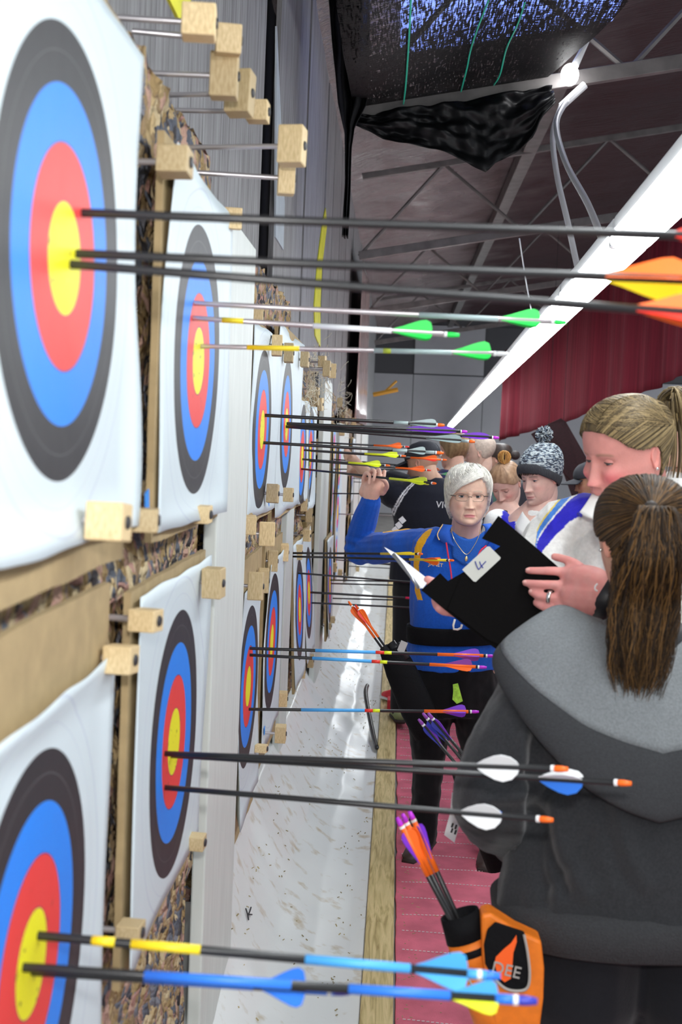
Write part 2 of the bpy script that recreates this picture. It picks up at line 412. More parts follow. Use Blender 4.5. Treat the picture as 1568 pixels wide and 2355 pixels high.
def butt(y0, y1, z0, z1, lab, step=.022):
    x1 = FX((y0+y1)/2)-.034; x0 = x1-.062
    mb = MB()
    ny = max(6, int((y1-y0)/step)); nzz = max(6, int((z1-z0)/step))
    def fr(u, v):
        Y = lerp(y0, y1, u); Z = lerp(z0, z1, v)
        d = .018*nz((Y*9, Z*9, 2)) + .010*nz((Y*28, Z*28, 7))
        ez = .03*nz((Y*7, 0, 5)) if v in (0, 1) else 0
        return Vector((x1+d, Y, Z+ez))
    mb.grid(fr, ny, nzz)
    mb.grid(lambda u, v: Vector((lerp(x0, x1, v), lerp(y0, y1, u), z1 + .02*nz((lerp(y0, y1, u)*9, v*4, 3)) + .012*nz((u*60, v*9, 1)))), ny, 8)
    mb.grid(lambda u, v: Vector((lerp(x0, x1, v), y1 + .012*nz((v*5, lerp(z0, z1, u)*11, 8)), lerp(z0, z1, u))), nzz, 6)
    mb.grid(lambda u, v: Vector((lerp(x0, x1, v), y0 + .012*nz((v*5, lerp(z0, z1, u)*11, 18)), lerp(z0, z1, u))), nzz, 6)
    mb.grid(lambda u, v: Vector((lerp(x0, x1, v), lerp(y0, y1, u), z0)), ny, 4)
    o = mb.build('target_butt', M_foam, smooth=True, loc=(x1, (y0+y1)/2, z0))
    return tag(o, lab, 'target butt')
butt(.55, 2.60, .30, 2.24, 'nearest crumbly foam target butt holding the largest target faces')
butt(3.14, 5.02, .42, 2.20, 'second foam target butt from the nearest, between two white boards')
butt(5.45, 6.72, .38, 2.08, 'foam target butt beside the stack of brown timbers')
butt(7.85, 9.3, .30, 1.98, 'foam butt carrying vertical three-spot target faces', .04)
butt(11.2, 12.75, .28, 1.95, 'foam butt beyond the three-spot faces, before the last white boards', .05)
butt(13.2, 16.5, .15, 1.95, 'furthest foam butt at the end of the target wall', .06)

def sheet_top(Y): return interp([(0, .275), (2.65, .275), (3.1, .385), (5.1, .385), (5.4, .35), (6.8, .35), (7.8, .27), (12.9, .255), (13.2, .13), (30, .13)], Y)[0]
prof = [(0, -.56, 1.0), (.2, -.47, .93), (.45, -.40, .61), (.6, -.31, .29), (.75, -.20, .12), (.9, -.09, .05), (1, -.0385, .06)]
def sheet_p(Y, t):
    x, z = interp(prof, t); z *= sheet_top(Y)
    f = math.sin(math.pi*min(1, t*1.05))*sstep(1, .85, t)*sstep(.1, .4, t)
    sc = Y*1.4
    dx = .030*f*nz((sc, t*2.2+sc*.35, 0)) + .012*f*nz((Y*5, t*3+Y*1.5, 4)) + .004*nz((Y*14, t*14, 9))*sstep(1, .9, t)
    dz = .035*f*(1-t)*nz((Y*1.7, t*3, 11)) + .008*f*nz((Y*9+t*4, t*5, 2))
    return Vector((x+dx, Y, max(.006, z+abs(dz)*.6+dz*.4)))
# white painted boards between butts
M_white = mat('white_painted_board', (.68, .72, .69), .55, var=.10, scale=5, stretch=(6, 6, 1), spec=.3)
def wboard(ya, yc, z0, z1, X, lab, th=.03, ragged=0):
    n = 12; poly = []
    tb = next(t for t in np.linspace(0, 1, 400) if interp(prof, t)[0] >= X-.015); z0 = min(sheet_p(lerp(ya, yc, q/6), tb).z for q in range(7))-.004      # foot on the sheet
    for j in range(n+1): poly.append(Vector((X, lerp(ya, yc, j/n), z1+ragged*nz((j*1.3, ya, 0)))))
    for j in range(n+1): poly.append(Vector((X, lerp(yc, ya, j/n), z0)))
    o = MB().prism(poly, (-1, 0, 0), th).build('white_board', M_white, bevel=.004, loc=(X, (ya+yc)/2, z0)); tag(o, lab, 'board')
def yx(px, X): return PX(px, 1015, X).y
wboard(yx(504, -.385), yx(519, -.385), .36, 2.13, -.383, 'narrow white batten edging the nearest butt beside the wide white board')
wboard(yx(520, -.395), yx(573, -.395), .40, 2.15, -.395, 'wide white board between the nearest butt and the second butt')
wboard(yx(668, -.447), yx(683, -.447), .40, 1.90, -.447, 'white board upright between second butt and the butt by the brown timbers')
wboard(yx(741, -.43), yx(758, -.43), .45, 2.0, -.425, 'white board with torn curved top just past the stack of brown timbers', ragged=.06)
wboard(yx(781, -.44), yx(802, -.44), .45, 1.78, -.44, 'broad white board past the three-spot target faces')
wboard(yx(819, -.44), yx(829, -.44), .45, 1.75, -.44, 'white board beyond the broad one, behind the raised blue sleeve')
wboard(yx(832, -.44), yx(846, -.44), .45, 1.8, -.44, 'last white board at the far end of the target wall')
# stacked brown timbers
M_tim = mat('brown_timber', (.24, .17, .07), .8, var=.35, scale=8, stretch=(1, 1, 5))
z = .62; i = 0
while z < 1.78:
    h = random.choice((.10, .12, .14)); y0, y1 = yx(713, -.46), yx(737, -.46)
    o = MB().box((-.52+random.uniform(-.008, .008), (y0+y1)/2, z+h/2), (.12, y1-y0, h-.008)).build('timber_beam', M_tim, bevel=.006, loc=(-.52, (y0+y1)/2, z))
    tag(o, 'brown timber beam in the stack between foam butt and white board', 'beam', 'stacked brown timbers'); z += h; i += 1

# white sheet draped from the butts to the floor
m, nt, b = nodes('white_sheet'); M_sheet = m
tc = nt.nodes.new('ShaderNodeTexCoord'); n1 = nt.nodes.new('ShaderNodeTexNoise'); n1.inputs['Scale'].default_value = 14; n1.inputs['Detail'].default_value = 6
rp = nt.nodes.new('ShaderNodeValToRGB'); els = rp.color_ramp.elements
els[0].position = .28; els[0].color = (.55, .48, .36, 1); els[1].position = .43; els[1].color = (.78, .80, .79, 1)
lk(nt, tc.outputs['Object'], n1.inputs['Vector']); lk(nt, n1.outputs['Fac'], rp.inputs[0]); lk(nt, rp.outputs[0], b.inputs['Base Color'])
b.inputs['Roughness'].default_value = .32
n2 = nt.nodes.new('ShaderNodeTexNoise'); n2.inputs['Scale'].default_value = 40; lk(nt, tc.outputs['Object'], n2.inputs['Vector'])
bp = nt.nodes.new('ShaderNodeBump'); bp.inputs['Strength'].default_value = .15; bp.inputs['Distance'].default_value = .004; lk(nt, n2.outputs['Fac'], bp.inputs['Height']); lk(nt, bp.outputs[0], b.inputs['Normal'])
mb = MB().grid(lambda u, v: sheet_p(lerp(1.3, 17, v**1.4), u), 60, 360)
o = mb.build('plastic_sheet', M_sheet, smooth=True); tag(o, 'white plastic sheet draped from below the butts down to the floor timber', 'sheet')
# straw flecks lying on the sheet
M_fleck = mat('straw_fleck', (.50, .40, .20), .9, var=.6, scale=4)
mb = MB()
for i in range(700):
    Y = 1.7+9*random.random()**1.3; t = random.uniform(.35, .97)
    if nz((Y*1.6, t*5, 21)) < .02: continue
    p = sheet_p(Y, t); L = random.uniform(.003, .010)
    mb.box(p+Vector((.003, 0, .003)), (L, .003, .0022), rot('Z', random.uniform(0, 360)) @ rot('Y', random.uniform(10, 50)))
o = mb.build('straw_flecks', M_fleck); tag(o, 'straw flecks and chips caught on the white plastic sheet', 'litter', kind='stuff')
# black rod leaning at the sheet's edge
M_blk = mat('black_plastic', (.012, .012, .013), .35)
pts = [PZ(845, 1575, .16), PZ(841, 1600, .15), PZ(858, 1690, .06), PZ(867, 1722, .045)]
o = MB().tube(spline(pts), [.007]+[.013]*17+[.006], 8).build('black_rod', M_blk, smooth=True, loc=pts[3]); tag(o, 'bent black plastic rod lying against the white sheet by the timber', 'rod')
# handwritten mark on the sheet
M_ink = mat('black_ink', (.02, .02, .022), .7)
def on_sheet(px, py):
    best = None; d = ray(px, py)
    for t in np.linspace(.2, .98, 1500):
        x, z = interp(prof, t)
        s = x/d.x; p = CAMP+d*s
        e = abs(p.z-sheet_p(p.y, t).z)
        if s > 0 and (best is None or e < best[0]): best = (e, sheet_p(p.y, t))
    return best[1]
mk = thing('ink_mark', 'small handwritten black K mark inked on the white plastic sheet', 'mark', on_sheet(565, 2105))
for a, c in (((558, 2092), (562, 2118)), ((562, 2108), (576, 2090)), ((562, 2106), (574, 2106))):
    p, q = on_sheet(*a), on_sheet(*c); MB().tube([p+Vector((.004, 0, .004)), (p+q)/2+Vector((.005, 0, .005)), q+Vector((.004, 0, .004))], .0022, 6).build('pen_stroke', M_ink, mk)
# glossy sheeting hanging flat where the boards end
M_gloss = mat('glossy_plastic', (.50, .36, .34), .2, var=.35, scale=3, stretch=(4, 4, .3))
ya, yc = yx(812, -.46), yx(838, -.46)
mb = MB().grid(lambda u, v: Vector((-.455+.02*math.sin(u*9+v*2), lerp(ya, yc, u), lerp(1.86, 3.6, v))), 24, 12)
o = mb.build('plastic_strip', M_gloss, smooth=True, thick=.006, loc=(-.46, ya, 1.86)); tag(o, 'glossy pinkish plastic sheeting hanging at the far end of the grey boards', 'sheeting')

# ================================================================== end wall
M_end = mat('end_panel', (.60, .60, .64), .6, var=.08, scale=2)
M_joint = mat('end_joint', (.12, .12, .13), .8)
we = struct(MB().box((5.5, 28.1, 2.9), (13, .06, 5.8)).build('wall_back', M_joint), 'grey panelled end wall')
for xx in np.arange(-1.3, 12, 1.6):
    MB().box((xx+.79, 28.05, 1.6), (1.585, .04, 3.2)).build('panel', M_end, we)
    if xx > -.2: MB().box((xx+.79, 28.05, 3.78), (1.585, .04, 1.1)).build('panel', M_joint if int(xx) % 2 else M_end, we)

# ================================================================== roof
def roof_z(x): return 4.20+.185*(x+.46)
m, nt, b = nodes('roof_foil'); M_roof = m
tc = nt.nodes.new('ShaderNodeTexCoord'); sx = nt.nodes.new('ShaderNodeSeparateXYZ'); lk(nt, tc.outputs['Object'], sx.inputs[0])
n1 = nt.nodes.new('ShaderNodeTexNoise'); n1.inputs['Scale'].default_value = 1.6; n1.inputs['Detail'].default_value = 5
lk(nt, tc.outputs['Object'], n1.inputs['Vector'])
mr = nt.nodes.new('ShaderNodeMapRange'); mr.inputs['From Min'].default_value = .3; mr.inputs['From Max'].default_value = 1.6
ma = nt.nodes.new('ShaderNodeMath'); ma.operation = 'MULTIPLY_ADD'; ma.inputs[1].default_value = 1.4
lk(nt, n1.outputs['Fac'], ma.inputs[0]); 
sb = nt.nodes.new('ShaderNodeMath'); sb.operation = 'ADD'; sb.inputs[1].default_value = -.6; lk(nt, sx.outputs['X'], sb.inputs[0]); lk(nt, sb.outputs[0], ma.inputs[2])
lk(nt, ma.outputs[0], mr.inputs['Value'])
rp = nt.nodes.new('ShaderNodeValToRGB'); els = rp.color_ramp.elements; els[0].color = (.34, .29, .29, 1); els[1].color = (.055, .010, .016, 1)
lk(nt, mr.outputs[0], rp.inputs[0]); lk(nt, rp.outputs[0], b.inputs['Base Color'])
rr = nt.nodes.new('ShaderNodeMapRange'); rr.inputs['To Min'].default_value = .22; rr.inputs['To Max'].default_value = .6; lk(nt, mr.outputs[0], rr.inputs['Value']); lk(nt, rr.outputs[0], b.inputs['Roughness'])
rm = nt.nodes.new('ShaderNodeMapRange'); rm.inputs['To Min'].default_value = .88; rm.inputs['To Max'].default_value = .0; lk(nt, mr.outputs[0], rm.inputs['Value']); lk(nt, rm.outputs[0], b.inputs['Metallic'])
mp = nt.nodes.new('ShaderNodeMapping'); mp.inputs['Scale'].default_value = (2.2, 16, 5); lk(nt, tc.outputs['Object'], mp.inputs[0])
n2 = nt.nodes.new('ShaderNodeTexNoise'); n2.inputs['Scale'].default_value = 2.6; n2.inputs['Detail'].default_value = 6; lk(nt, mp.outputs[0], n2.inputs['Vector'])
bp = nt.nodes.new('ShaderNodeBump'); bp.inputs['Strength'].default_value = 1.0; bp.inputs['Distance'].default_value = .12; lk(nt, n2.outputs['Fac'], bp.inputs['Height']); lk(nt, bp.outputs[0], b.inputs['Normal'])
def rf(u, v):
    x = lerp(-.9, 9, u); Y = lerp(-2, 28.1, v)
    bay = abs(math.sin(math.pi*(Y-6.4)/4.6))
    zz = roof_z(x) - .12*bay*(.5+.5*nz((x*.7, Y*.5, 0))) + .03*nz((x*3, Y*3, 2))
    if x < -.2: zz -= .25*((-.2-x)/.7)**2
    return Vector((x, Y, zz))
ce = MB().grid(rf, 60, 170).build('ceiling', M_roof, smooth=True); struct(ce, 'crinkled silver and maroon roof lining')
# translucent roof sheet letting daylight in above the black netting
M_sky = mat('roof_light_sheet', (.22, .34, 1.0), .5, emit=.9)
struct(MB().box((.55, 7.0, 4.16), (1.3, 1.3, .02), rot('Y', -10.5)).build('trim_1', M_sky), 'translucent roof light sheet')
# lattice rafters
M_steel = mat('grey_steel', (.22, .205, .20), .5, metal=.4, var=.35, scale=9)
def rafter(Y, z0, xs, lab, depth=.70, slope=.185, xe=8):
    e = thing('roof_truss', lab, 'truss', (xs, Y, z0))
    def bz(x): return z0+slope*(x-xs)
    R = rot('Y', -math.degrees(math.atan(slope)))
    L = (xe-xs)*math.hypot(1, slope); c = Vector(((xs+xe)/2, Y, bz((xs+xe)/2)))
    MB().box(c, (L, .05, .075), R).build('bottom_chord', M_steel, e, bevel=.004)
    MB().box(c+Vector((0, 0, depth)), (L, .045, .055), R).build('top_chord', M_steel, e, bevel=.004)
    x = xs; up = 0
    while x < xe-.7:
        a = Vector((x, Y, bz(x)+(depth if up else 0))); q = Vector((x+.72, Y, bz(x+.72)+(0 if up else depth)))
        MB().tube([a, q], .016, 6).build('web_bar', M_steel, e); x += .72; up = 1-up
rafter(6.4, 3.33, -.35, 'nearest roof truss carrying the black netting and torn plastic', xe=6)
rafter(11.0, 3.30, -.42, 'bare grey roof truss crossing behind the hanging white cables', xe=6)
rafter(15.5, 3.28, -.45, 'furthest roof truss beyond the bare grey one', xe=6)
rafter(20.1, 3.26, -.45, 'last roof truss before the grey end wall', xe=6)
M_oran = mat('orange_bracket', (.62, .34, .04), .5)
e = thing('wall_bracket', 'yellow-orange steel bracket and brace near the end of the target wall', 'bracket', PY(862, 905, 17))
MB().tube([PY(858, 908, 17), PY(915, 896, 17)], .035, 6).build('arm', M_oran, e); MB().tube([PY(884, 902, 17), PY(912, 876, 17)], .02, 6).build('brace', M_oran, e)
# purlin running down the hall
o = MB().box((1.05, 13, roof_z(1.05)-.16), (.12, 29, .14)).build('roof_purlin', M_steel, bevel=.006, loc=(1.05, 9.5, roof_z(1.05)-.16)); tag(o, 'wide grey roof purlin running down the hall above the trusses', 'purlin')

# black shade netting under the roof
m, nt, b = nodes('shade_net'); M_net = m
tc = nt.nodes.new('ShaderNodeTexCoord')
def wave(scale, sc, dist):
    mp = nt.nodes.new('ShaderNodeMapping'); mp.inputs['Scale'].default_value = sc; lk(nt, tc.outputs['Object'], mp.inputs[0])
    n = nt.nodes.new('ShaderNodeTexNoise'); n.inputs['Scale'].default_value = scale; n.inputs['Detail'].default_value = 2; n.inputs['Distortion'].default_value = dist
    lk(nt, mp.outputs[0], n.inputs['Vector']); return n
na = wave(12, (2.5, 26, 1), 0); nb = wave(8, (16, 1.5, 1), 0)
mu = nt.nodes.new('ShaderNodeMath'); mu.operation = 'MULTIPLY'; lk(nt, na.outputs['Fac'], mu.inputs[0]); lk(nt, nb.outputs['Fac'], mu.inputs[1])
gt = nt.nodes.new('ShaderNodeMath'); gt.operation = 'GREATER_THAN'; gt.inputs[1].default_value = .345; lk(nt, mu.outputs[0], gt.inputs[0]); _sy = nt.nodes.new('ShaderNodeSeparateXYZ'); lk(nt, tc.outputs['Object'], _sy.inputs[0]); _th = nt.nodes.new('ShaderNodeMapRange'); _th.inputs['From Min'].default_value = .1; _th.inputs['From Max'].default_value = .6; _th.inputs['To Min'].default_value = .285; _th.inputs['To Max'].default_value = .37; lk(nt, _sy.outputs['Y'], _th.inputs['Value']); lk(nt, _th.outputs[0], gt.inputs[1])
tr = nt.nodes.new('ShaderNodeBsdfTransparent'); mx = nt.nodes.new('ShaderNodeMixShader')
lk(nt, gt.outputs[0], mx.inputs[0]); lk(nt, b.outputs[0], mx.inputs[1]); lk(nt, tr.outputs[0], mx.inputs[2]); lk(nt, mx.outputs[0], nt.nodes['Material Output'].inputs[0])
b.inputs['Base Color'].default_value = (.006, .006, .007, 1); b.inputs['Roughness'].default_value = .55; b.inputs['Specular IOR Level'].default_value = .12
bp = nt.nodes.new('ShaderNodeBump'); bp.inputs['Strength'].default_value = .8; bp.inputs['Distance'].default_value = .01; lk(nt, na.outputs['Fac'], bp.inputs['Height']); lk(nt, bp.outputs[0], b.inputs['Normal'])
def netp(u, v):
    x = lerp(-.30, .68+.42*(1-v), u); Y = lerp(3.4, 6.38, v)
    h_ = 1-v**3; z = 3.355+.045*h_+.185*(x+.35) - .10*math.sin(math.pi*v) - h_*(.04*math.sin(math.pi*u*2.1+1) - .03*nz((x*3, Y*2, 0)))     # laced to the truss at its far edge
    if u < .12: z -= .0
    return Vector((x, Y, z))
net = thing('shade_net', 'black woven shade netting with green threads sagging under the roof', 'netting', netp(.5, .5))
MB().grid(netp, 50, 60).build('net_sheet', M_net, net, smooth=True)
def dropp(u, v):
    py = lerp(-60, 545, v); xl = interp([(-60, 752), (80, 762), (230, 776), (300, 792), (420, 793), (545, 787)], py)[0]; xr = interp([(-60, 850), (150, 848), (240, 842), (290, 815), (340, 808), (430, 806), (545, 801)], py)[0]
    p = PY(lerp(xl, xr, u), py, 6.13); p.y += .06*math.sin(u*14+v*3)+.03*nz((u*6, v*9, 2)); return p
MB().grid(dropp, 24, 50).build('net_drop', mat('net_black', (.006, .006, .007), .6, bump=.5, bscale=40, spec=.15), net, smooth=True, thick=.004)
M_green = mat('green_thread', (.02, .55, .36), .5)
for pl in (((946, -30), (940, 90), (932, 200), (925, 250)), ((1125, -10), (1098, 60), (1082, 110), (1074, 150), (1060, 205)), ((1207, 0), (1190, 50), (1165, 105), (1150, 165), (1136, 190))):
    pts = []
    for (px, py) in pl:
        d = ray(px, py); best = None
        for s in np.linspace(3.0, 7, 200):
            p = CAMP+d*(s/d.y); v = (p.y-3.4)/2.98; u = (p.x+.30)/(.98+.42*(1-min(1, max(0, v)))); z = netp(min(1, max(0, u)), min(1, max(0, v))).z
            if best is None or abs(p.z-z) < best[0]: best = (abs(p.z-z), p)
        pts.append(best[1]+Vector((0, 0, -.012)))
    MB().tube(spline(pts), .004, 5).build('green_thread', M_green, net)
# torn black plastic hanging from the first truss
low = [(818, 292), (850, 305), (880, 322), (930, 335), (1000, 345), (1060, 368), (1100, 392), (1117, 400), (1140, 375), (1190, 350), (1225, 320), (1240, 280), (1275, 240)]
top = [(818, 262), (860, 258), (1000, 240), (1270, 196)]
def tornp(u, v):
    def at(pl, u):
        x = lerp(pl[0][0], pl[-1][0], u); return x, interp([(a, b_) for a, b_ in pl], x)[0]
    xa, ya = at(top, u); xb, yb_ = at(low, u)
    p = PY(lerp(xa, xb, v), lerp(ya, yb_, v), 6.33)
    p.y += .07*nz((u*6, v*3, 0))+.03*nz((u*17, v*8, 4))-.03*v
    return p
o = MB().grid(tornp, 60, 24).build('torn_plastic', mat('black_sheeting', (.005, .005, .006), .42, spec=.25), smooth=True, loc=PY(1040, 240, 6.33), thick=.003); tag(o, 'torn black plastic sheeting hanging below the nearest roof truss', 'sheeting')
# white cables and hanging wires
M_cable = mat('white_cable', (.90, .90, .93), .45)
lamp_at = lambda Y: LP(Y)+Vector((0, 0, .08))
def cable(pl, lab, r=.011, nm='white_cable', m=M_cable, end=None):
    pts = [PY(a, b_, Y) for a, b_, Y in pl]+([end] if end is not None else []); o = MB().tube(spline(pts), r, 8).build(nm, m, smooth=True, loc=pts[-1]); tag(o, lab, 'cable')
cable([(1303, 232, 6.22), (1279, 285, 5.85), (1300, 372, 5.3), (1352, 470, 4.75)], 'white power cable curving from the truss to the batten, the one nearer the bright fitting', .014, end=LP(4.42)+Vector((0, 0, .085)))
cable([(1290, 243, 6.24), (1271, 305, 5.95), (1280, 400, 5.6), (1305, 510, 5.3)], 'second white power cable hanging left of the curving one', .013, end=LP(5.12)+Vector((0, 0, .085)))
cable([(1194, 548, 6.6), (1208, 640, 6.6), (1222, 716, 6.6)], 'thin hanging wire carrying the fluorescent batten', .004, 'hanging_wire')
# fitting and loose pieces on the first truss; glowing ball stands in for glare
M_glow = mat('glare_fitting', (1, 1, 1), .3, emit=14.0)
e = thing('glare_fitting', 'small white fitting on the nearest truss by the cables, glowing in place of glare', 'light', PY(1312, 165, 6.25))
MB().ball(PY(1310, 172, 6.25), (.045, .045, .055), 14, 10).build('glare_ball', M_glow, e, smooth=True)
MB().tube([PY(1322, 150, 6.27), PY(1350, 95, 6.3)], [.02, .012], 10).build('stem', M_lampwhite, e)
MB().tube([PY(1290, 245, 6.3), PY(1345, 195, 6.3)], .02, 8).build('bracket_arm', M_lampwhite, e)

# ================================================================== red curtain on the right
m = mat('red_curtain', (.105, .010, .018), .9, var=.4, scale=3, stretch=(9, 9, .4), spec=.05)
A0, A1 = PY(1150, 1015, 14.5), PY(1700, 830, 7.0)
def curt(u, v):
    p = A0.lerp(A1, u); n = Vector((A1.y-A0.y, -(A1.x-A0.x), 0)).normalized()
    q = interp([(0, 1150, 1015), (.18, 1195, 998), (.3, 1262, 985), (.45, 1330, 962), (.62, 1420, 925), (.76, 1500, 893), (.88, 1568, 868), (1, 1700, 830)], u)
    f = math.sin(u*70+2*math.sin(u*9))*.018 + .03*math.sin(u*31)
    d = ray(q[0], q[1]); # on the curtain's vertical plane
    s = (A0-CAMP).dot(n)/d.dot(n); p = CAMP+d*s
    top = lerp(2.75, 3.35, u)
    return p + Vector((0, 0, (top-p.z)*v)) + n*f*(1-.3*v)
o = MB().grid(curt, 160, 14).build('red_curtain', m, smooth=True, loc=A0, thick=.004); tag(o, 'long crimson curtain hung in folds from the roof across the hall', 'curtain')
# dark maroon cloth hanging below it
m = mat('maroon_cloth', (.030, .005, .008), .8, var=.5, scale=60)
pl = [(1220, 998), (1262, 975), (1290, 962), (1302, 970), (1330, 1020), (1347, 1052), (1352, 1090), (1350, 1150), (1318, 1150), (1298, 1090), (1270, 1050), (1240, 1025)]
mc = thing('maroon_cloth', 'dark maroon chequered cloth hanging on cords below the crimson curtain', 'cloth', PY(1290, 1050, 10.95))
MB().prism([PY(a, b_, 10.95)+Vector((0, .05*math.sin(a*.2), 0)) for a, b_ in pl], (0, 1, 0), .03).build('cloth_panel', m, mc)
for px in (1262, 1295):
    p = PY(px, 978, 10.95); MB().tube([p, Vector((p.x, 10.97, 3.30+.185*(p.x+.42)))], .002, 6).build('cord', M_dark, mc)
# ================================================================== target faces
def ring_mat(name, spots, R=.30, worn=0.0):
    """printed rings around each spot centre (local y,z); R = outer radius of the white zone"""
    m, nt, b = nodes(name); MATS[name] = m
    tc = nt.nodes.new('ShaderNodeTexCoord'); sx = nt.nodes.new('ShaderNodeSeparateXYZ'); lk(nt, tc.outputs['Object'], sx.inputs[0])
    dist = None
    for (cy, cz) in spots:
        cb = nt.nodes.new('ShaderNodeCombineXYZ'); lk(nt, sx.outputs['Y'], cb.inputs[0]); lk(nt, sx.outputs['Z'], cb.inputs[1])
        d = nt.nodes.new('ShaderNodeVectorMath'); d.operation = 'DISTANCE'; d.inputs[1].default_value = (cy, cz, 0); lk(nt, cb.outputs[0], d.inputs[0])
        if dist is None: dist = d.outputs['Value']
        else:
            mn = nt.nodes.new('ShaderNodeMath'); mn.operation = 'MINIMUM'; lk(nt, dist, mn.inputs[0]); lk(nt, d.outputs['Value'], mn.inputs[1]); dist = mn.outputs[0]
    sc = nt.nodes.new('ShaderNodeMath'); sc.operation = 'DIVIDE'; sc.inputs[1].default_value = R*1.25; lk(nt, dist, sc.inputs[0])
    rp = nt.nodes.new('ShaderNodeValToRGB'); rp.color_ramp.interpolation = 'CONSTANT'; els = rp.color_ramp.elements
    Ye, Re, Bl, Bk, Wh = (.86, .80, .02), (.80, .06, .055), (.025, .24, .86), (.035, .034, .038), (.63, .715, .755)
    if len(spots) > 1: seq = [(0, Ye), (.2, (.78, .05, .22)), (.4, (.05, .36, .85)), (.5, Wh)]
    else:
        ln = (.55, .62, .70)
        seq = [(0, Ye), (.2, (.25, .03, .10)), (.203, Re), (.4, (.08, .03, .18)), (.403, Bl), (.6, Bk), (.70, (.09, .09, .095)), (.704, Bk), (.8, Wh), (.897, ln), (.902, Wh), (.995, ln)]
        seq = seq[:12]
    els[0].color = (*seq[0][1], 1); els[1].position = seq[1][0]*.8; els[1].color = (*seq[1][1], 1)
    for p, c in seq[2:]: e = els.new(p*.8); e.color = (*c, 1)
    if len(spots) == 1: e = els.new(.805); e.color = (*Wh, 1)
    lk(nt, sc.outputs[0], rp.inputs[0])
    col = rp.outputs[0]
    if worn:      # arrow holes torn in the middle
        vo = nt.nodes.new('ShaderNodeTexNoise'); vo.inputs['Scale'].default_value = 55; vo.inputs['Detail'].default_value = 2; lk(nt, tc.outputs['Object'], vo.inputs['Vector'])
        gt = nt.nodes.new('ShaderNodeMapRange'); gt.inputs['From Min'].default_value = .66; gt.inputs['From Max'].default_value = .74; lk(nt, vo.outputs['Fac'], gt.inputs['Value'])
        near = nt.nodes.new('ShaderNodeMapRange'); near.inputs['From Min'].default_value = .12; near.inputs['From Max'].default_value = .05; lk(nt, dist, near.inputs['Value'])
        mu = nt.nodes.new('ShaderNodeMath'); mu.operation = 'MULTIPLY'; lk(nt, gt.outputs[0], mu.inputs[0]); lk(nt, near.outputs[0], mu.inputs[1])
        mx = nt.nodes.new('ShaderNodeMix'); mx.data_type = 'RGBA'; mx.inputs['B'].default_value = (.10, .07, .02, 1); lk(nt, mu.outputs[0], mx.inputs['Factor']); lk(nt, col, mx.inputs['A']); col = mx.outputs['Result']
    lk(nt, col, b.inputs['Base Color']); b.inputs['Roughness'].default_value = .5; b.inputs['Specular IOR Level'].default_value = .3
    n2 = nt.nodes.new('ShaderNodeTexNoise'); n2.inputs['Scale'].default_value = 7; lk(nt, tc.outputs['Object'], n2.inputs['Vector'])
    bp = nt.nodes.new('ShaderNodeBump'); bp.inputs['Strength'].default_value = .12; bp.inputs['Distance'].default_value = .02; lk(nt, n2.outputs['Fac'], bp.inputs['Height']); lk(nt, bp.outputs[0], b.inputs['Normal'])
    return m
M_ring = ring_mat('target_print', [(0, 0)], .30, worn=1)
M_ring_clean = ring_mat('target_print_clean', [(0, 0)], .30)
M_tri = ring_mat('three_spot_print', [(0, .32), (0, 0), (0, -.32)], .30)
def target(lab, c, X, L, R, T, B, m=M_ring, tilt=0.0, curl=.012, back=(0, 0, 0, 0), lean=0.0, size=None, part_nx=26):
    """face printed on paper over a cardboard backing; edges given on the wall plane"""
    C = PX(*c, X)
    if size: y0, y1, z0, z1 = C.y-size[0], C.y+size[0], C.z-size[1], C.z+size[1]
    else: y0, y1, z1, z0 = PX(*L, X).y, PX(*R, X).y, PX(*T, X).z, PX(*B, X).z
    e = thing('archery_target', lab, 'target', C, 'round target faces' if m is not M_tri else 'three-spot target faces')
    w, h = y1-y0, z1-z0
    Rm = rot('X', tilt) @ rot('Y', lean)
    seed = C.y*3.1+C.z*7
    def pp(u, v):
        y, zz = lerp(y0, y1, u)-C.y, lerp(z0, z1, v)-C.z
        ed = max(abs(u-.5), abs(v-.5))*2
        x = .0025 + curl*.35*(nz((y*3, zz*3, seed))+.3) + curl*1.8*max(0, ed-.86)/.14*(nz((y*2.2, zz*2.2, seed+9))+.25)
        if v == 0 or v == 1: zz += .006*nz((u*5, v, seed))
        return C + Rm @ Vector((x, y, zz))
    o = MB().grid(pp, part_nx, part_nx).build('paper_face', m, e, smooth=True, thick=.0015)
    g = (.012+back[0], .012+back[1], .012+back[2], .016+back[3])      # left, right, top, bottom overhang of the cardboard
    poly = []
    N = 10
    ys = [lerp(y0-g[0], y1+g[1], k/N)-C.y for k in range(N+1)]; zs = [lerp(z0-g[3], z1+g[2], k/N)-C.z for k in range(N+1)]
    for q in ys: poly.append((q, zs[0]+.006*nz((q*30, 1, seed))))
    for q in zs[1:]: poly.append((ys[-1]+.005*nz((q*30, 2, seed)), q))
    for q in ys[::-1][1:]: poly.append((q, zs[-1]+.005*nz((q*30, 3, seed))))
    for q in zs[::-1][1:-1]: poly.append((ys[0]+.005*nz((q*30, 4, seed)), q))
    MB().prism([C + Rm @ Vector((-.013, a, b_)) for a, b_ in poly], Rm @ Vector((1, 0, 0)), .011).build('cardboard_backing', M_cardb, e)
    return e
Xn, X2, X3 = -.371, -.418, -.445
target('large round target face at top of the nearest butt, pierced by three black arrows', (140, 595), Xn, (-130, 590), (303, 600), (155, -110), (110, 1262), part_nx=40, back=(0, 0, 0, .03))
target('round target face with three green-vaned arrows, beside the wide white board', (450, 830), Xn, (368, 820), (512, 840), (462, 425), (395, 1212), lean=0)
target('large round target face low on the nearest butt with blue-wrapped arrows', (66, 2215), -.392, (-200, 2215), (234, 1950), (100, 1608), (50, 2880), back=(0, 0, .085, 0), part_nx=40)
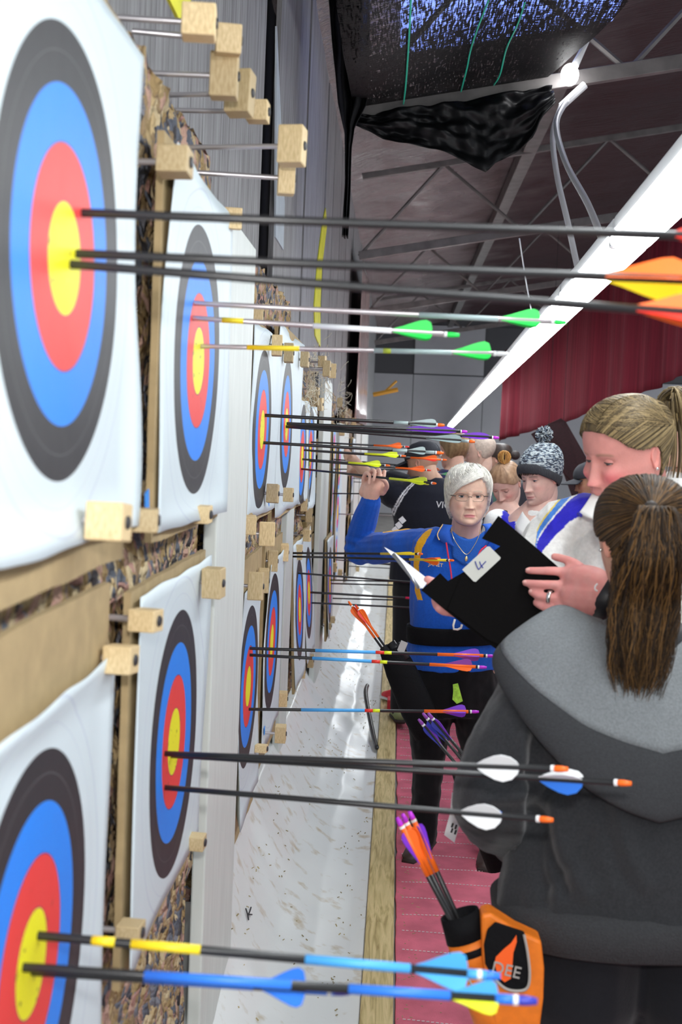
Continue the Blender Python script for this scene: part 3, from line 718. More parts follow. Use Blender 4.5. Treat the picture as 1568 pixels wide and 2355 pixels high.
target('round target face low on the nearest butt with three white-vaned arrows', (398, 1705), -.386, (298, 1700), (458, 1690), (395, 1325), (343, 2130))
target('upper round target face next to the wide white board on the second butt', (600, 988), X2, (575, 985), (631, 985), (598, 752), (578, 1192))
target('upper round target face with purple-vaned black arrow on the second butt', (656, 976), X2, (633, 975), (688, 975), (665, 765), (640, 1182))
target('lower round target face with three blue-wrapped arrows on the second butt', (567, 1578), X2, (545, 1575), (592, 1565), (566, 1350), (560, 1850), m=M_ring_clean, back=(0, 0, .07, .05))
target('lower round target face without arrows on the second butt', (622, 1475), X2, (604, 1475), (641, 1475), (628, 1282), (614, 1688), m=M_ring_clean, back=(0, 0, .05, .05))
target('upper round target face partly behind a white board, next to leaning one', (692, 1050), X3, (683, 1050), (702, 1050), (706, 925), (681, 1160))
target('upper round target face beside the stack of brown timbers', (711, 1045), X3, (703, 1045), (722, 1045), (723, 936), (700, 1172))
target('lower round target face leaning out from the butt beside a white board', (687, 1402), -.437, (681, 1402), (700, 1402), (690, 1275), (690, 1530), lean=-3, size=(.275, .33))
target('lower round target face leaning out beside the brown timbers', (708, 1363), -.437, (698, 1363), (715, 1363), (706, 1245), (706, 1480), lean=-3, size=(.275, .33))
target('narrow vertical three-spot target face closest to the torn white board', (762, 1149), -.43, 0, 0, 0, 0, m=M_tri, size=(.17, .50))
target('narrow vertical three-spot target face closest to the broad white board', (775, 1178), -.43, 0, 0, 0, 0, m=M_tri, size=(.17, .50))
target('small tilted round target face below the vertical three-spot faces', (757, 1345), -.394, 0, 0, 0, 0, lean=-2, size=(.28, .30))
target('distant round target face between far white boards', (809, 1080), -.45, 0, 0, 0, 0, size=(.3, .31))
target('distant round target face low between far white boards', (803, 1255), -.45, 0, 0, 0, 0, size=(.3, .31))
# bits of blue tape by the faces
M_btape = mat('blue_tape', (.03, .25, .75), .6)
for (px, py, X, s, lab) in ((338, 1153, -.369, .02, 'scrap of blue tape beside the green-arrow face near its pin blocks'), (618, 1163, -.41, .014, 'scrap of blue tape under the purple-arrow face'), (608, 1680, -.41, .016, 'scrap of blue tape at the foot of the face without arrows'), (287, 2170, -.412, .025, 'torn scrap of blue-printed paper at the foot of the white-vane face')):
    p = PX(px, py, X); o = MB().box(p, (.002, s*1.2, s*1.6), rot('X', 12)).build('blue_tape', M_btape, loc=p); tag(o, lab, 'tape')

# ================================================================== wooden pin blocks
m, nt, b = nodes('pine_block'); M_blockw = m
tc = nt.nodes.new('ShaderNodeTexCoord'); oi = nt.nodes.new('ShaderNodeObjectInfo'); mp = nt.nodes.new('ShaderNodeMapping'); mp.inputs['Scale'].default_value = (2.5, 16, .9)
lk(nt, tc.outputs['Object'], mp.inputs[0]); n1 = nt.nodes.new('ShaderNodeTexNoise'); n1.inputs['Scale'].default_value = 5; n1.inputs['Detail'].default_value = 4; lk(nt, mp.outputs[0], n1.inputs['Vector'])
rp = nt.nodes.new('ShaderNodeValToRGB'); els = rp.color_ramp.elements; els[0].position = .3; els[0].color = (.55, .40, .20, 1); els[1].position = .7; els[1].color = (.74, .58, .34, 1)
lk(nt, n1.outputs['Fac'], rp.inputs[0])
hs = nt.nodes.new('ShaderNodeHueSaturation'); mr = nt.nodes.new('ShaderNodeMapRange'); mr.inputs['To Min'].default_value = .7; mr.inputs['To Max'].default_value = 1.25
lk(nt, oi.outputs['Random'], mr.inputs['Value']); lk(nt, mr.outputs[0], hs.inputs['Value']); lk(nt, rp.outputs[0], hs.inputs['Color']); lk(nt, hs.outputs[0], b.inputs['Base Color'])
b.inputs['Roughness'].default_value = .65
M_rod = mat('pin_rod', (.55, .53, .55), .35, metal=.7)
M_hole = mat('bolt_end', (.05, .05, .055), .5, metal=.5)
# shared meshes: block body 1x1x1 (x = out from the wall), rod, bolt
_blk = MB().box((0, 0, 0), (1, 1, 1)).build('block_body', M_blockw, bevel=.08); _blkmesh = _blk.data; bpy.data.objects.remove(_blk)
_r = MB().tube([(0, 0, 0), (1, 0, 0)], 1.0, 8).build('rod', M_rod, smooth=True); _rodmesh = _r.data; bpy.data.objects.remove(_r)
_r = MB().tube([(0, 0, 0), (.5, 0, 0), (1, 0, 0)], [1, 1, .8], 10).build('bolt_end', M_hole); _boltmesh = _r.data; bpy.data.objects.remove(_r)
def pin(px, py, X, w, h, out, lab, d=.045, rz=0, rx=0, grp=None, cyl=False):
    """block centred on pixel (px,py) whose centre stands `out` from the plane X; w (along the wall), h in metres, d depth out of the wall"""
    C = PX(px, py, X+out)
    e = thing('pin_block', lab, 'wooden block', C, grp)
    e.rotation_euler = (math.radians(rx), 0, math.radians(rz))
    o = bpy.data.objects.new('block_body', _blkmesh); COL.objects.link(o); o.parent = e; o.scale = (d, w, h)
    md = o.modifiers.new('bevel', 'BEVEL'); md.width = .05; md.segments = 2
    o = bpy.data.objects.new('rod', _rodmesh); COL.objects.link(o); o.parent = e; o.location = (-out-.06, 0, 0); o.scale = (out+.06, .0048, .0048)
    o = bpy.data.objects.new('bolt_end', _boltmesh); COL.objects.link(o); o.parent = e; o.location = (d/2-.001, 0, 0); o.scale = (.004, .0085, .0085)
    return e
GP = 'wooden pin blocks on the butts'
pins = [
 (458, 52, -.40, .050, .052, .075, 'overlit wooden pin block beside the yellow tab above the nearest butt', .055),
 (525, 92, -.40, .045, .050, .095, 'overlit wooden pin block second along the top of the nearest butt', .045),
 (516, 175, -.40, .040, .080, .085, 'tall two-tone wooden pin block third along the top of the nearest butt', .050),
 (552, 215, -.40, .045, .085, .090, 'tall pale wooden pin block leaning on the butt top behind the two-tone one', .050),
 (593, 257, -.40, .045, .042, .105, 'small wooden pin block with round metal end on the butt top', .045),
 (672, 336, -.40, .045, .075, .185, 'wooden pin block on a long rod, the upper of two, before the grey boards', .050),
 (658, 410, -.40, .050, .068, .165, 'wooden pin block on a long rod, the lower of two, before the grey boards', .035),
 (402, 373, -.371, .050, .042, .035, 'wooden pin block with bright metal end pinning the top of the green-arrow face', .050),
 (535, 503, -.388, .050, .046, .030, 'wooden pin block at the top of the wide white board', .040),
 (590, 722, -.418, .050, .060, .02, 'wooden pin block by the wide white board above an upper face', .045),
 (637, 795, -.418, .050, .078, .03, 'wooden pin block between the two upper faces of the second butt', .040),
 (664, 812, -.418, .050, .080, .025, 'wooden pin block over the top of the purple-arrow face', .040),
 (701, 827, -.43, .055, .075, .04, 'wooden pin block at the right shoulder of the purple-arrow face', .040),
 (741, 833, -.43, .050, .070, .07, 'wooden pin block in a cluster under the grey boards, furthest left of three', .040),
 (751, 848, -.43, .050, .085, .10, 'wooden pin block in a cluster under the grey boards, the middle of three', .040),
 (764, 853, -.43, .050, .080, .12, 'wooden pin block in a cluster under the grey boards, sticking out most', .040),
 (717, 895, -.445, .060, .095, .015, 'wooden pin block over the upper face half hidden by a white board', .035),
 (727, 912, -.445, .060, .11, .025, 'wooden pin block over the upper face by the brown timbers', .035),
 (737, 930, -.445, .060, .080, .045, 'rounded wooden pin block against the brown timber stack', .030),
 (781, 926, -.44, .050, .075, .04, 'wooden pin block above the three-spot faces', .045),
 (250, 1200, -.371, .060, .056, .04, 'wooden pin block at the lower corner of the largest face', .055),
 (334, 1196, -.371, .050, .040, .025, 'dark wooden pin block beside the blue tape', .045),
 (467, 1183, -.371, .045, .040, .02, 'wooden pin block at the lower right of the green-arrow face', .035),
 (575, 1207, -.418, .050, .062, .02, 'squarish wooden pin block under the upper face by the wide white board', .040),
 (627, 1135, -.418, .052, .072, .03, 'wooden pin block on the purple-arrow face beside its foot', .045),
 (663, 1138, -.418, .050, .060, .045, 'wooden pin block sticking out past the foot of the purple-arrow face', .040),
 (614, 1228, -.418, .055, .084, .055, 'big tilted wooden pin block between upper and lower faces', .055),
 (627, 1290, -.418, .050, .085, .02, 'wooden pin block at the top of the face without arrows', .040),
 (653, 1270, -.43, .050, .078, .02, 'wooden pin block at the dark gap beside the face without arrows', .040),
 (588, 1348, -.418, .055, .095, .045, 'big pale wooden pin block over the top of the blue-wrapped-arrow face', .050),
 (606, 1335, -.418, .050, .090, .02, 'wooden pin block half behind the big pale one', .040),
 (491, 1340, -.388, .050, .075, .035, 'pale wooden pin block on the wide white board over the white-vane face', .050),
 (335, 1426, -.386, .055, .040, .035, 'brown wooden pin block on the upper left of the white-vane face', .050),
 (278, 1516, -.392, .060, .048, .025, 'wooden pin block at the upper corner of the blue-arrow face', .050),
 (650, 1607, -.43, .050, .070, .02, 'wooden pin block in the dark gap right of the face without arrows', .045),
 (645, 1687, -.418, .050, .072, .06, 'wooden pin block on a rod at the foot of the face without arrows', .045),
 (601, 1721, -.418, .050, .030, .025, 'stubby wooden pin block at the foot of the second butt', .045),
 (453, 1936, -.388, .045, .036, .02, 'stubby wooden pin block low on the white board by the white-vane face', .040),
 (300, 2142, -.386, .055, .034, .02, 'pale wooden pin block at the foot of the white-vane face', .045),
 (694, 1545, -.445, .050, .075, .015, 'wooden pin block under the leaning lower face by the white board', .04),
 (714, 1520, -.445, .050, .085, .02, 'wooden pin block under the leaning lower face by the brown timbers', .04),
 (715, 1478, -.445, .045, .055, .015, 'small wooden pin block above another by the brown timbers', .04),
 (756, 1440, -.40, .050, .050, .02, 'wooden pin block at the foot of the tilted small face', .04),
 (764, 1425, -.40, .050, .050, .03, 'pale wooden pin block at the foot of the tilted small face', .04),
 (699, 1162, -.445, .050, .075, .005, 'wooden pin block under the upper face behind a white board', .04),
 (710, 1185, -.445, .050, .085, .02, 'pale wooden pin block under the upper face by the brown timbers', .04),
 (706, 1232, -.445, .050, .070, .02, 'wooden pin block above the leaning lower face by the brown timbers', .04),
 (687, 1270, -.445, .045, .085, .005, 'wooden pin block above the leaning lower face by the white board', .04),
 (769, 1305, -.43, .050, .08, .01, 'wooden pin block at the foot of the three-spot face', .04),
 (782, 1318, -.43, .050, .07, .03, 'pale square pin block beside the broad white board foot', .04),
 (822, 1308, -.44, .060, .08, .03, 'distant wooden pin block over the far white sheet', .05),
 (813, 970, -.45, .06, .09, .02, 'distant wooden pin block high on a far butt', .05),
 (786, 990, -.43, .06, .09, .02, 'distant wooden pin block above the broad white board', .05),
]
for i, q in enumerate(pins):
    k = .82 if q[2] < -.40 and q[1] > 650 else (.80 if q[1] > 1100 else .92)
    pin(q[0], q[1], q[2], q[3]*k*.9, q[4]*k, q[5], q[6], d=q[7]*k, rz=random.uniform(-12, 12), rx=random.uniform(-7, 7), grp=GP)

# wisps of straw on the butts' tops
M_wisp = mat('straw_wisp', (.70, .64, .50), .8)
mb = MB()
for (px, py, X, n, sp) in ((700, 880, -.43, 60, .07), (712, 860, -.43, 50, .06), (740, 870, -.42, 40, .06), (775, 915, -.42, 35, .08), (790, 940, -.42, 30, .09)):
    c = PX(px, py, X)
    for i in range(n):
        p = c+Vector((random.uniform(0, .03), random.gauss(0, sp), random.gauss(0, sp)))
        q = p+Vector((random.uniform(-.01, .05), random.gauss(0, .04), random.gauss(-.01, .05)))
        mb.tube([p, (p+q)/2+Vector((random.gauss(0, .008), random.gauss(0, .008), random.gauss(0, .008))), q], .0012, 4, cap=False)
o = mb.build('straw_wisps', M_wisp); tag(o, 'loose straw and string wisps sticking out of the butt tops', 'straw', kind='stuff')

# ================================================================== arrows
ACOL = {'black': (.016, .016, .017), 'grey': (.30, .28, .27), 'silver': (.58, .52, .53), 'orange': (1.0, .16, .01), 'red': (.82, .035, .02), 'lime': (.80, .92, .02), 'purple': (.20, .035, .62), 'magenta': (.55, .03, .70),
        'green': (.02, .80, .10), 'white': (.86, .87, .88), 'pale': (.50, .64, .64), 'blue': (.03, .20, .80), 'sky': (.08, .42, .88), 'yellow': (.95, .72, .02), 'pink': (.80, .18, .30), 'crimson': (.65, .01, .08), 'navy': (.04, .05, .45), 'violet': (.30, .06, .42)}
def amat(c):
    if c in ('black', 'grey'): return mat('carbon_'+c, ACOL[c], .35)
    if c == 'silver': return mat('aluminium', ACOL[c], .25, metal=.6)
    if c in ('pale',): return mat('vane_pale', ACOL[c], .35, trans=.3)
    return mat('dye_'+c, ACOL[c], .45)
def arrow(tip, nock, lab, grp=None, r=.0045, shaft='black', wraps=(), vane=('white', 'white', 'white'), v0=.78, v1=.90, vh=.016, nockc='orange', spin=0, shape='shield', embed=.06, name='arrow', nl=.022):
    """wraps: (from, to, colour) as fractions of the visible length; v0..v1 the vanes' span"""
    tip, nock = Vector(tip), Vector(nock); t = (nock-tip).normalized(); L = (nock-tip).length
    e = thing(name, lab, 'arrow', tip, grp)
    a0 = tip-t*embed
    MB().tube([a0, a0+t*.012, nock-t*nl], [r*.3, r, r], 10).build('shaft', amat(shaft), e, smooth=True)
    for (a, b_, c) in wraps: MB().tube([tip+t*L*a, tip+t*L*b_], r*1.07, 10).build('wrap', amat(c), e, smooth=True)
    n = MB().tube([nock-t*nl, nock-t*nl*.8, nock-t*nl*.45, nock], [r*.75, r*1.05, r*1.0, r*.7], 10); n.build('nock', amat(nockc), e, smooth=True)
    MB().tube([nock-t*(nl+.004), nock-t*(nl-.001)], r*1.12, 10).build('nock_collar', amat('white'), e)
    u = t.cross(Vector((0, 0, 1))).normalized(); w_ = u.cross(t)
    for k in range(3):
        ang = math.radians(spin+90+120*k); d = u*math.cos(ang)+w_*math.sin(ang); nrm = t.cross(d)
        A, B = tip+t*L*v0, tip+t*L*v1; ln = (B-A).length
        if shape == 'shield': prof = [(0, 0), (.25, .30), (.5, .66), (.7, .92), (.84, 1.0), (.95, .82), (1, .25), (1, 0)]
        else: prof = [(0, 0), (.2, .45), (.45, .85), (.65, 1.0), (.85, .80), (.97, .35), (1, 0)]
        poly = [A+t*ln*x+d*(r*.8+vh*y) for x, y in prof]
        MB().prism([p-nrm*.0007 for p in poly], nrm, .0014).build('vane', amat(vane[k]), e)
    return e
def A(tip, nock, X, lab, dY=0.0, **k):
    a = PX(*tip, X); b_ = PY(*nock, a.y+dY); return arrow(a, b_, lab, **k)
# nearest butt, top face: thick black arrows, orange vanes
A((178, 489), (1730, 548), Xn, 'blurred black arrow with red vanes, uppermost in the largest face', v0=.885, v1=.965, vane=('red', 'red', 'red'), r=.005, vh=.022)
A((165, 583), (1650, 647), Xn, 'blurred black arrow with orange and yellow vanes in the largest face', dY=.0, v0=.825, v1=.955, vane=('orange', 'yellow', 'orange'), r=.005, vh=.024, spin=25)
A((152, 607), (1740, 733), Xn, 'blurred black arrow with orange vanes, lowest in the largest face', v0=.825, v1=.94, vane=('orange', 'orange', 'red'), r=.005, vh=.022)
# green vaned
A((440, 697), (1302, 742), Xn, 'silver arrow with green vanes and clear wrap, highest of three', shaft='silver', v0=.825, v1=.93, vane=('green',)*3, wraps=((.61, .82, 'pale'),), nockc='green', r=.0046, vh=.017, spin=0)
A((437, 731), (1056, 771), Xn, 'silver arrow with green vanes and white wrap, the shortest of three', shaft='silver', v0=.75, v1=.90, vane=('green',)*3, wraps=((.46, .75, 'white'), (.12, .2, 'yellow')), nockc='green', r=.0046, vh=.019)
A((455, 796), (1168, 814), Xn, 'silver arrow with green vanes and orange bands, lowest of three', shaft='silver', v0=.82, v1=.945, vane=('green',)*3, wraps=((.57, .82, 'pale'), (.16, .33, 'yellow'), (.60, .625, 'lime')), nockc='white', r=.0044, vh=.018)
# second butt, upper faces
A((606, 955), (1022, 978), X2, 'black arrow with pale clear vanes and orange nock, above the purple ones', v0=.80, v1=.955, vane=('pale',)*3, wraps=((.72, .80, 'pale'),), nockc='orange', r=.0055, vh=.013)
A((656, 974), (1074, 993), X2, 'thick black arrow with purple vanes and magenta nock', dY=.09, v0=.65, v1=.94, vane=('purple',)*3, nockc='magenta', r=.006, vh=.014, shape='soft')
A((660, 980), (1147, 1007), X2, 'thick black arrow with purple vanes reaching furthest from the wall', v0=.82, v1=.955, vane=('purple',)*3, nockc='magenta', r=.006, vh=.012, shape='soft', dY=.0)
A((654, 981), (1092, 1016), X2, 'black arrow with pale clear vanes just under the purple vanes', dY=-.10, v0=.74, v1=.93, vane=('pale',)*3, nockc='orange', r=.0055, vh=.015, wraps=((.93, .97, 'pale'),))
A((603, 1018), (1020, 1042), X2, 'black arrow with pale vanes and orange nock, lowest on the second butt upper faces', v0=.80, v1=.90, vane=('pale',)*3, wraps=((.72, .80, 'pale'), (.90, .95, 'pale')), nockc='orange', r=.005, vh=.012)
# third butt, upper
GA = dict(r=.0048, vh=.017)
A((713, 1017), (941, 1028), X3, 'black arrow with orange wrap and vanes, highest by the brown timbers', wraps=((.64, .93, 'orange'),), v0=.78, v1=.92, vane=('orange', 'red', 'orange'), nockc='red', **GA)
A((696, 1035), (933, 1049), X3, 'black arrow with lime wrap and vanes above the dark cap', wraps=((.60, .93, 'lime'),), v0=.76, v1=.92, vane=('lime',)*3, nockc='orange', **GA)
A((712, 1037), (1027, 1058), X3, 'black arrow with orange wrap and vanes beside the dark cap', dY=-.1, wraps=((.74, .96, 'orange'),), v0=.82, v1=.93, vane=('orange', 'red', 'red'), nockc='orange', **GA)
A((692, 1056), (897, 1071), X3, 'black arrow with lime wrap and vanes, the shortest showing', wraps=((.53, .90, 'lime'),), v0=.70, v1=.89, vane=('lime',)*3, nockc='orange', **GA)
A((710, 1060), (991, 1082), X3, 'black arrow with orange wrap and vanes in front of the bearded face', wraps=((.71, .95, 'orange'),), v0=.82, v1=.945, vane=('orange', 'red', 'orange'), nockc='red', **GA)
held = A((690, 1078), (1002, 1112), X3, 'black arrow with lime vanes pinched by the raised hand', dY=-.9, wraps=((.70, .93, 'lime'),), v0=.82, v1=.945, vane=('lime',)*3, nockc='orange', **GA)
A((763, 1056), (1008, 1078), -.43, 'thin black arrow with red vanes near the dark cap', wraps=((.8, .95, 'red'),), v0=.82, v1=.94, vane=('red', 'orange', 'red'), nockc='orange', r=.0045, vh=.016, dY=-.6)
A((765, 1079), (1012, 1081), -.43, 'thin black arrow with orange nock behind the raised hand', v0=.86, v1=.95, vane=('red',)*3, nockc='orange', r=.004, vh=.012, dY=-.6)
A((766, 1086), (1062, 1091), -.43, 'thin pale arrow with green vanes behind the raised hand', shaft='silver', v0=.86, v1=.95, vane=('green',)*3, nockc='green', r=.004, vh=.013, dY=-1.2)
A((762, 1135), (996, 1136), -.43, 'plain black arrow with orange nock crossing the wrist', v0=.87, v1=.93, vane=('black',)*3, nockc='orange', r=.0048, vh=.010, dY=-.3)
A((777, 1182), (980, 1188), -.43, 'grey arrow with green vanes and yellow nock by the blue sleeve', shaft='grey', v0=.79, v1=.91, vane=('green',)*3, nockc='yellow', r=.0045, vh=.018, dY=-.3, spin=30)
# lower, far
A((676, 1272), (971, 1274), X3, 'black arrow with yellow wrap, ending over the orange shirt curve', dY=4.68-PX(676, 1272, X3).y, wraps=((.71, .955, 'yellow'),), v0=.80, v1=.93, vane=('yellow',)*3, nockc='orange', r=.0048, vh=.005)
A((676, 1280), (1043, 1289), X3, 'black arrow with yellow wrap and orange vane over the blue shirt', dY=4.58-PX(676, 1280, X3).y, wraps=((.76, .965, 'yellow'),), v0=.83, v1=.92, vane=('orange',)*3, nockc='orange', r=.0048, vh=.016, spin=180)
A((684, 1318), (985, 1342), X3, 'plain black arrow low behind the white score sheet', v0=.88, v1=.95, vane=('crimson',)*3, nockc='crimson', r=.0045, vh=.010)
A((708, 1362), (988, 1378), X3, 'black arrow with crimson wrap, upper of two below the clipboard', wraps=((.80, .97, 'crimson'),), v0=.86, v1=.96, vane=('violet',)*3, nockc='crimson', r=.006, vh=.010)
A((708, 1386), (1005, 1400), X3, 'black arrow with crimson wrap, lower of two below the clipboard', wraps=((.80, .975, 'crimson'),), v0=.86, v1=.96, vane=('sky', 'violet', 'violet'), nockc='white', r=.005, vh=.012)
for i, (a, c) in enumerate((((757, 1334), (960, 1338)), ((758, 1342), (955, 1347)), ((760, 1376), (955, 1381)), ((770, 1287), (930, 1302)), ((802, 1266), (925, 1274)), ((804, 1278), (918, 1287)), ((803, 1292), (925, 1298)), ((802, 1302), (930, 1309)))):
    A(a, c, -.398 if i < 3 else (-.43 if i == 3 else -.45), 'thin dark arrow standing in a far butt behind the blue sleeve elbow', grp='thin dark arrows in the far butts', v0=.86, v1=.95, vane=('black',)*3, nockc='lime' if i % 3 == 0 else 'black', r=.0045, vh=.008, dY=-.5)
for i, y in enumerate((1068, 1092, 1100, 1108)):
    A((808+i, y), (960, y+8), -.45, 'thin dark arrow standing in a far butt behind the raised hand', grp='thin dark arrows high in the far butts', v0=.86, v1=.95, vane=('black',)*3, nockc='black', r=.004, vh=.008, dY=-.5)
# second butt, lower: blue wrapped
GB = dict(r=.0047, vh=.018, nockc='magenta')
def bands(s0, s1): return ((s0, s1, 'sky'), (s1, s1+.035, 'red'), (s1+.035, s1+.065, 'lime'))
A((570, 1491), (1137, 1509), X2, 'black arrow with blue wrap, orange wrap and purple vanes, highest of three', wraps=bands(.275, .52)+((.77, .955, 'orange'),), v0=.83, v1=.94, vane=('purple', 'violet', 'purple'), spin=30, **GB)
A((570, 1506), (1119, 1535), X2, 'black arrow with blue wrap and orange vanes, the middle of three', dY=-.06, wraps=bands(.275, .525)+((.765, .955, 'orange'),), v0=.82, v1=.94, vane=('violet', 'orange', 'orange'), **GB)
A((568, 1631), (1101, 1637), X2, 'black arrow with blue wrap and purple vanes, low and alone', wraps=bands(.235, .51)+((.765, .955, 'orange'),), v0=.84, v1=.945, vane=('purple',)*3, spin=30, **GB)
# nearest butt, lower face: white vanes
GW = dict(r=.0048, vh=.020, nockc='orange')
A((376, 1733), (1306, 1769), -.386, 'thick black arrow with white vanes and orange nock, highest of three', v0=.80, v1=.895, vane=('white',)*3, spin=-30, dY=-.27, shape='soft', **GW)
A((392, 1737), (1452, 1802), -.386, 'thick black arrow with white and blue vanes, reaching across the grey hoodie', v0=.825, v1=.91, vane=('white', 'white', 'blue'), spin=-58, dY=-.32, shape='soft', **GW)
A((376, 1811), (1272, 1886), -.386, 'thick black arrow with white vanes and blue one, lowest of three', v0=.79, v1=.885, vane=('white', 'blue', 'white'), spin=-34, dY=-.27, shape='soft', **GW)
A((80, 2151), (1150, 2246), -.392, 'black arrow with yellow bands and blue wrap, upper of the low pair', wraps=((.125, .175, 'yellow'), (.21, .36, 'yellow'), (.585, .81, 'sky'), (.93, .97, 'sky')), v0=.815, v1=.93, vane=('sky', 'lime', 'sky'), r=.0052, vh=.020, nockc='blue', spin=0)
A((45, 2224), (1235, 2303), -.392, 'blue wrapped arrow lowest in the blue-arrow face', wraps=((.245, .53, 'blue'), (.64, .835, 'blue'), (.92, .965, 'blue')), v0=.835, v1=.925, vane=('sky', 'lime', 'lime'), r=.0052, vh=.016, nockc='navy')
A((66, 2233), (805, 2281), -.392, 'shorter blue arrow with lime vane lying alongside the lowest arrow', wraps=((.36, .70, 'blue'), (.86, .95, 'blue')), v0=.72, v1=.86, vane=('blue', 'lime', 'blue'), r=.0052, vh=.020, nockc='navy', dY=.015)
# ================================================================== people: heads, hair, hands, bodies
M_skin = vmat('skin', .5, .35, var=.10, scale=35, sss=.12, bump=.08, bscale=220)
M_eye = vmat('eye', .12, .5)
M_cloth = vmat('cloth', .85, .15, var=.10, scale=120, bump=.25, bscale=420, sheen=.15)
M_knit = vmat('fleece', .95, .1, var=.22, scale=220, bump=.3, bscale=500, sheen=.25)
M_hair = vmat('hair', .5, .3, var=.25, scale=60)
HP = [(-.50, .300, .02, .060), (-.485, .345, .05, .125), (-.455, .372, .07, .168), (-.40, .385, .10, .205), (-.32, .380, .15, .240), (-.24, .376, .20, .268), (-.16, .372, .26, .292), (-.08, .368, .33, .310),
      (0, .368, .39, .320), (.08, .380, .425, .328), (.16, .384, .445, .330), (.24, .372, .445, .322), (.32, .335, .42, .298), (.38, .287, .375, .262), (.43, .225, .30, .212), (.47, .150, .205, .145), (.49, .085, .12, .085), (.5, .0, .0, .0)]
def _smooth_tab(tab, n=240):
    out = []
    X = [q[0] for q in tab]
    for k in range(n+1):
        z = lerp(X[0], X[-1], k/n); i = max(0, min(len(tab)-2, next((j-1 for j in range(1, len(X)) if X[j] >= z), len(tab)-2)))
        p0, p1, p2, p3 = tab[max(i-1, 0)], tab[i], tab[i+1], tab[min(i+2, len(tab)-1)]
        hh = p2[0]-p1[0]; u = (z-p1[0])/hh; row = [z]
        for c in range(1, len(p1)):
            m1 = (p2[c]-p0[c])/max(1e-6, p2[0]-p0[0])*hh; m2 = (p3[c]-p1[c])/max(1e-6, p3[0]-p1[0])*hh
            row.append((2*u**3-3*u*u+1)*p1[c]+(u**3-2*u*u+u)*m1+(-2*u**3+3*u*u)*p2[c]+(u**3-u*u)*m2)
        out.append(tuple(row))
    return out
_HT = _smooth_tab(HP)
def hp(z):
    k = (min(.4999, max(-.5, z))+.5)*240; i = int(k); f = k-i; a, b = _HT[i], _HT[i+1]
    return a[1]+(b[1]-a[1])*f, a[2]+(b[2]-a[2])*f, a[3]+(b[3]-a[3])*f
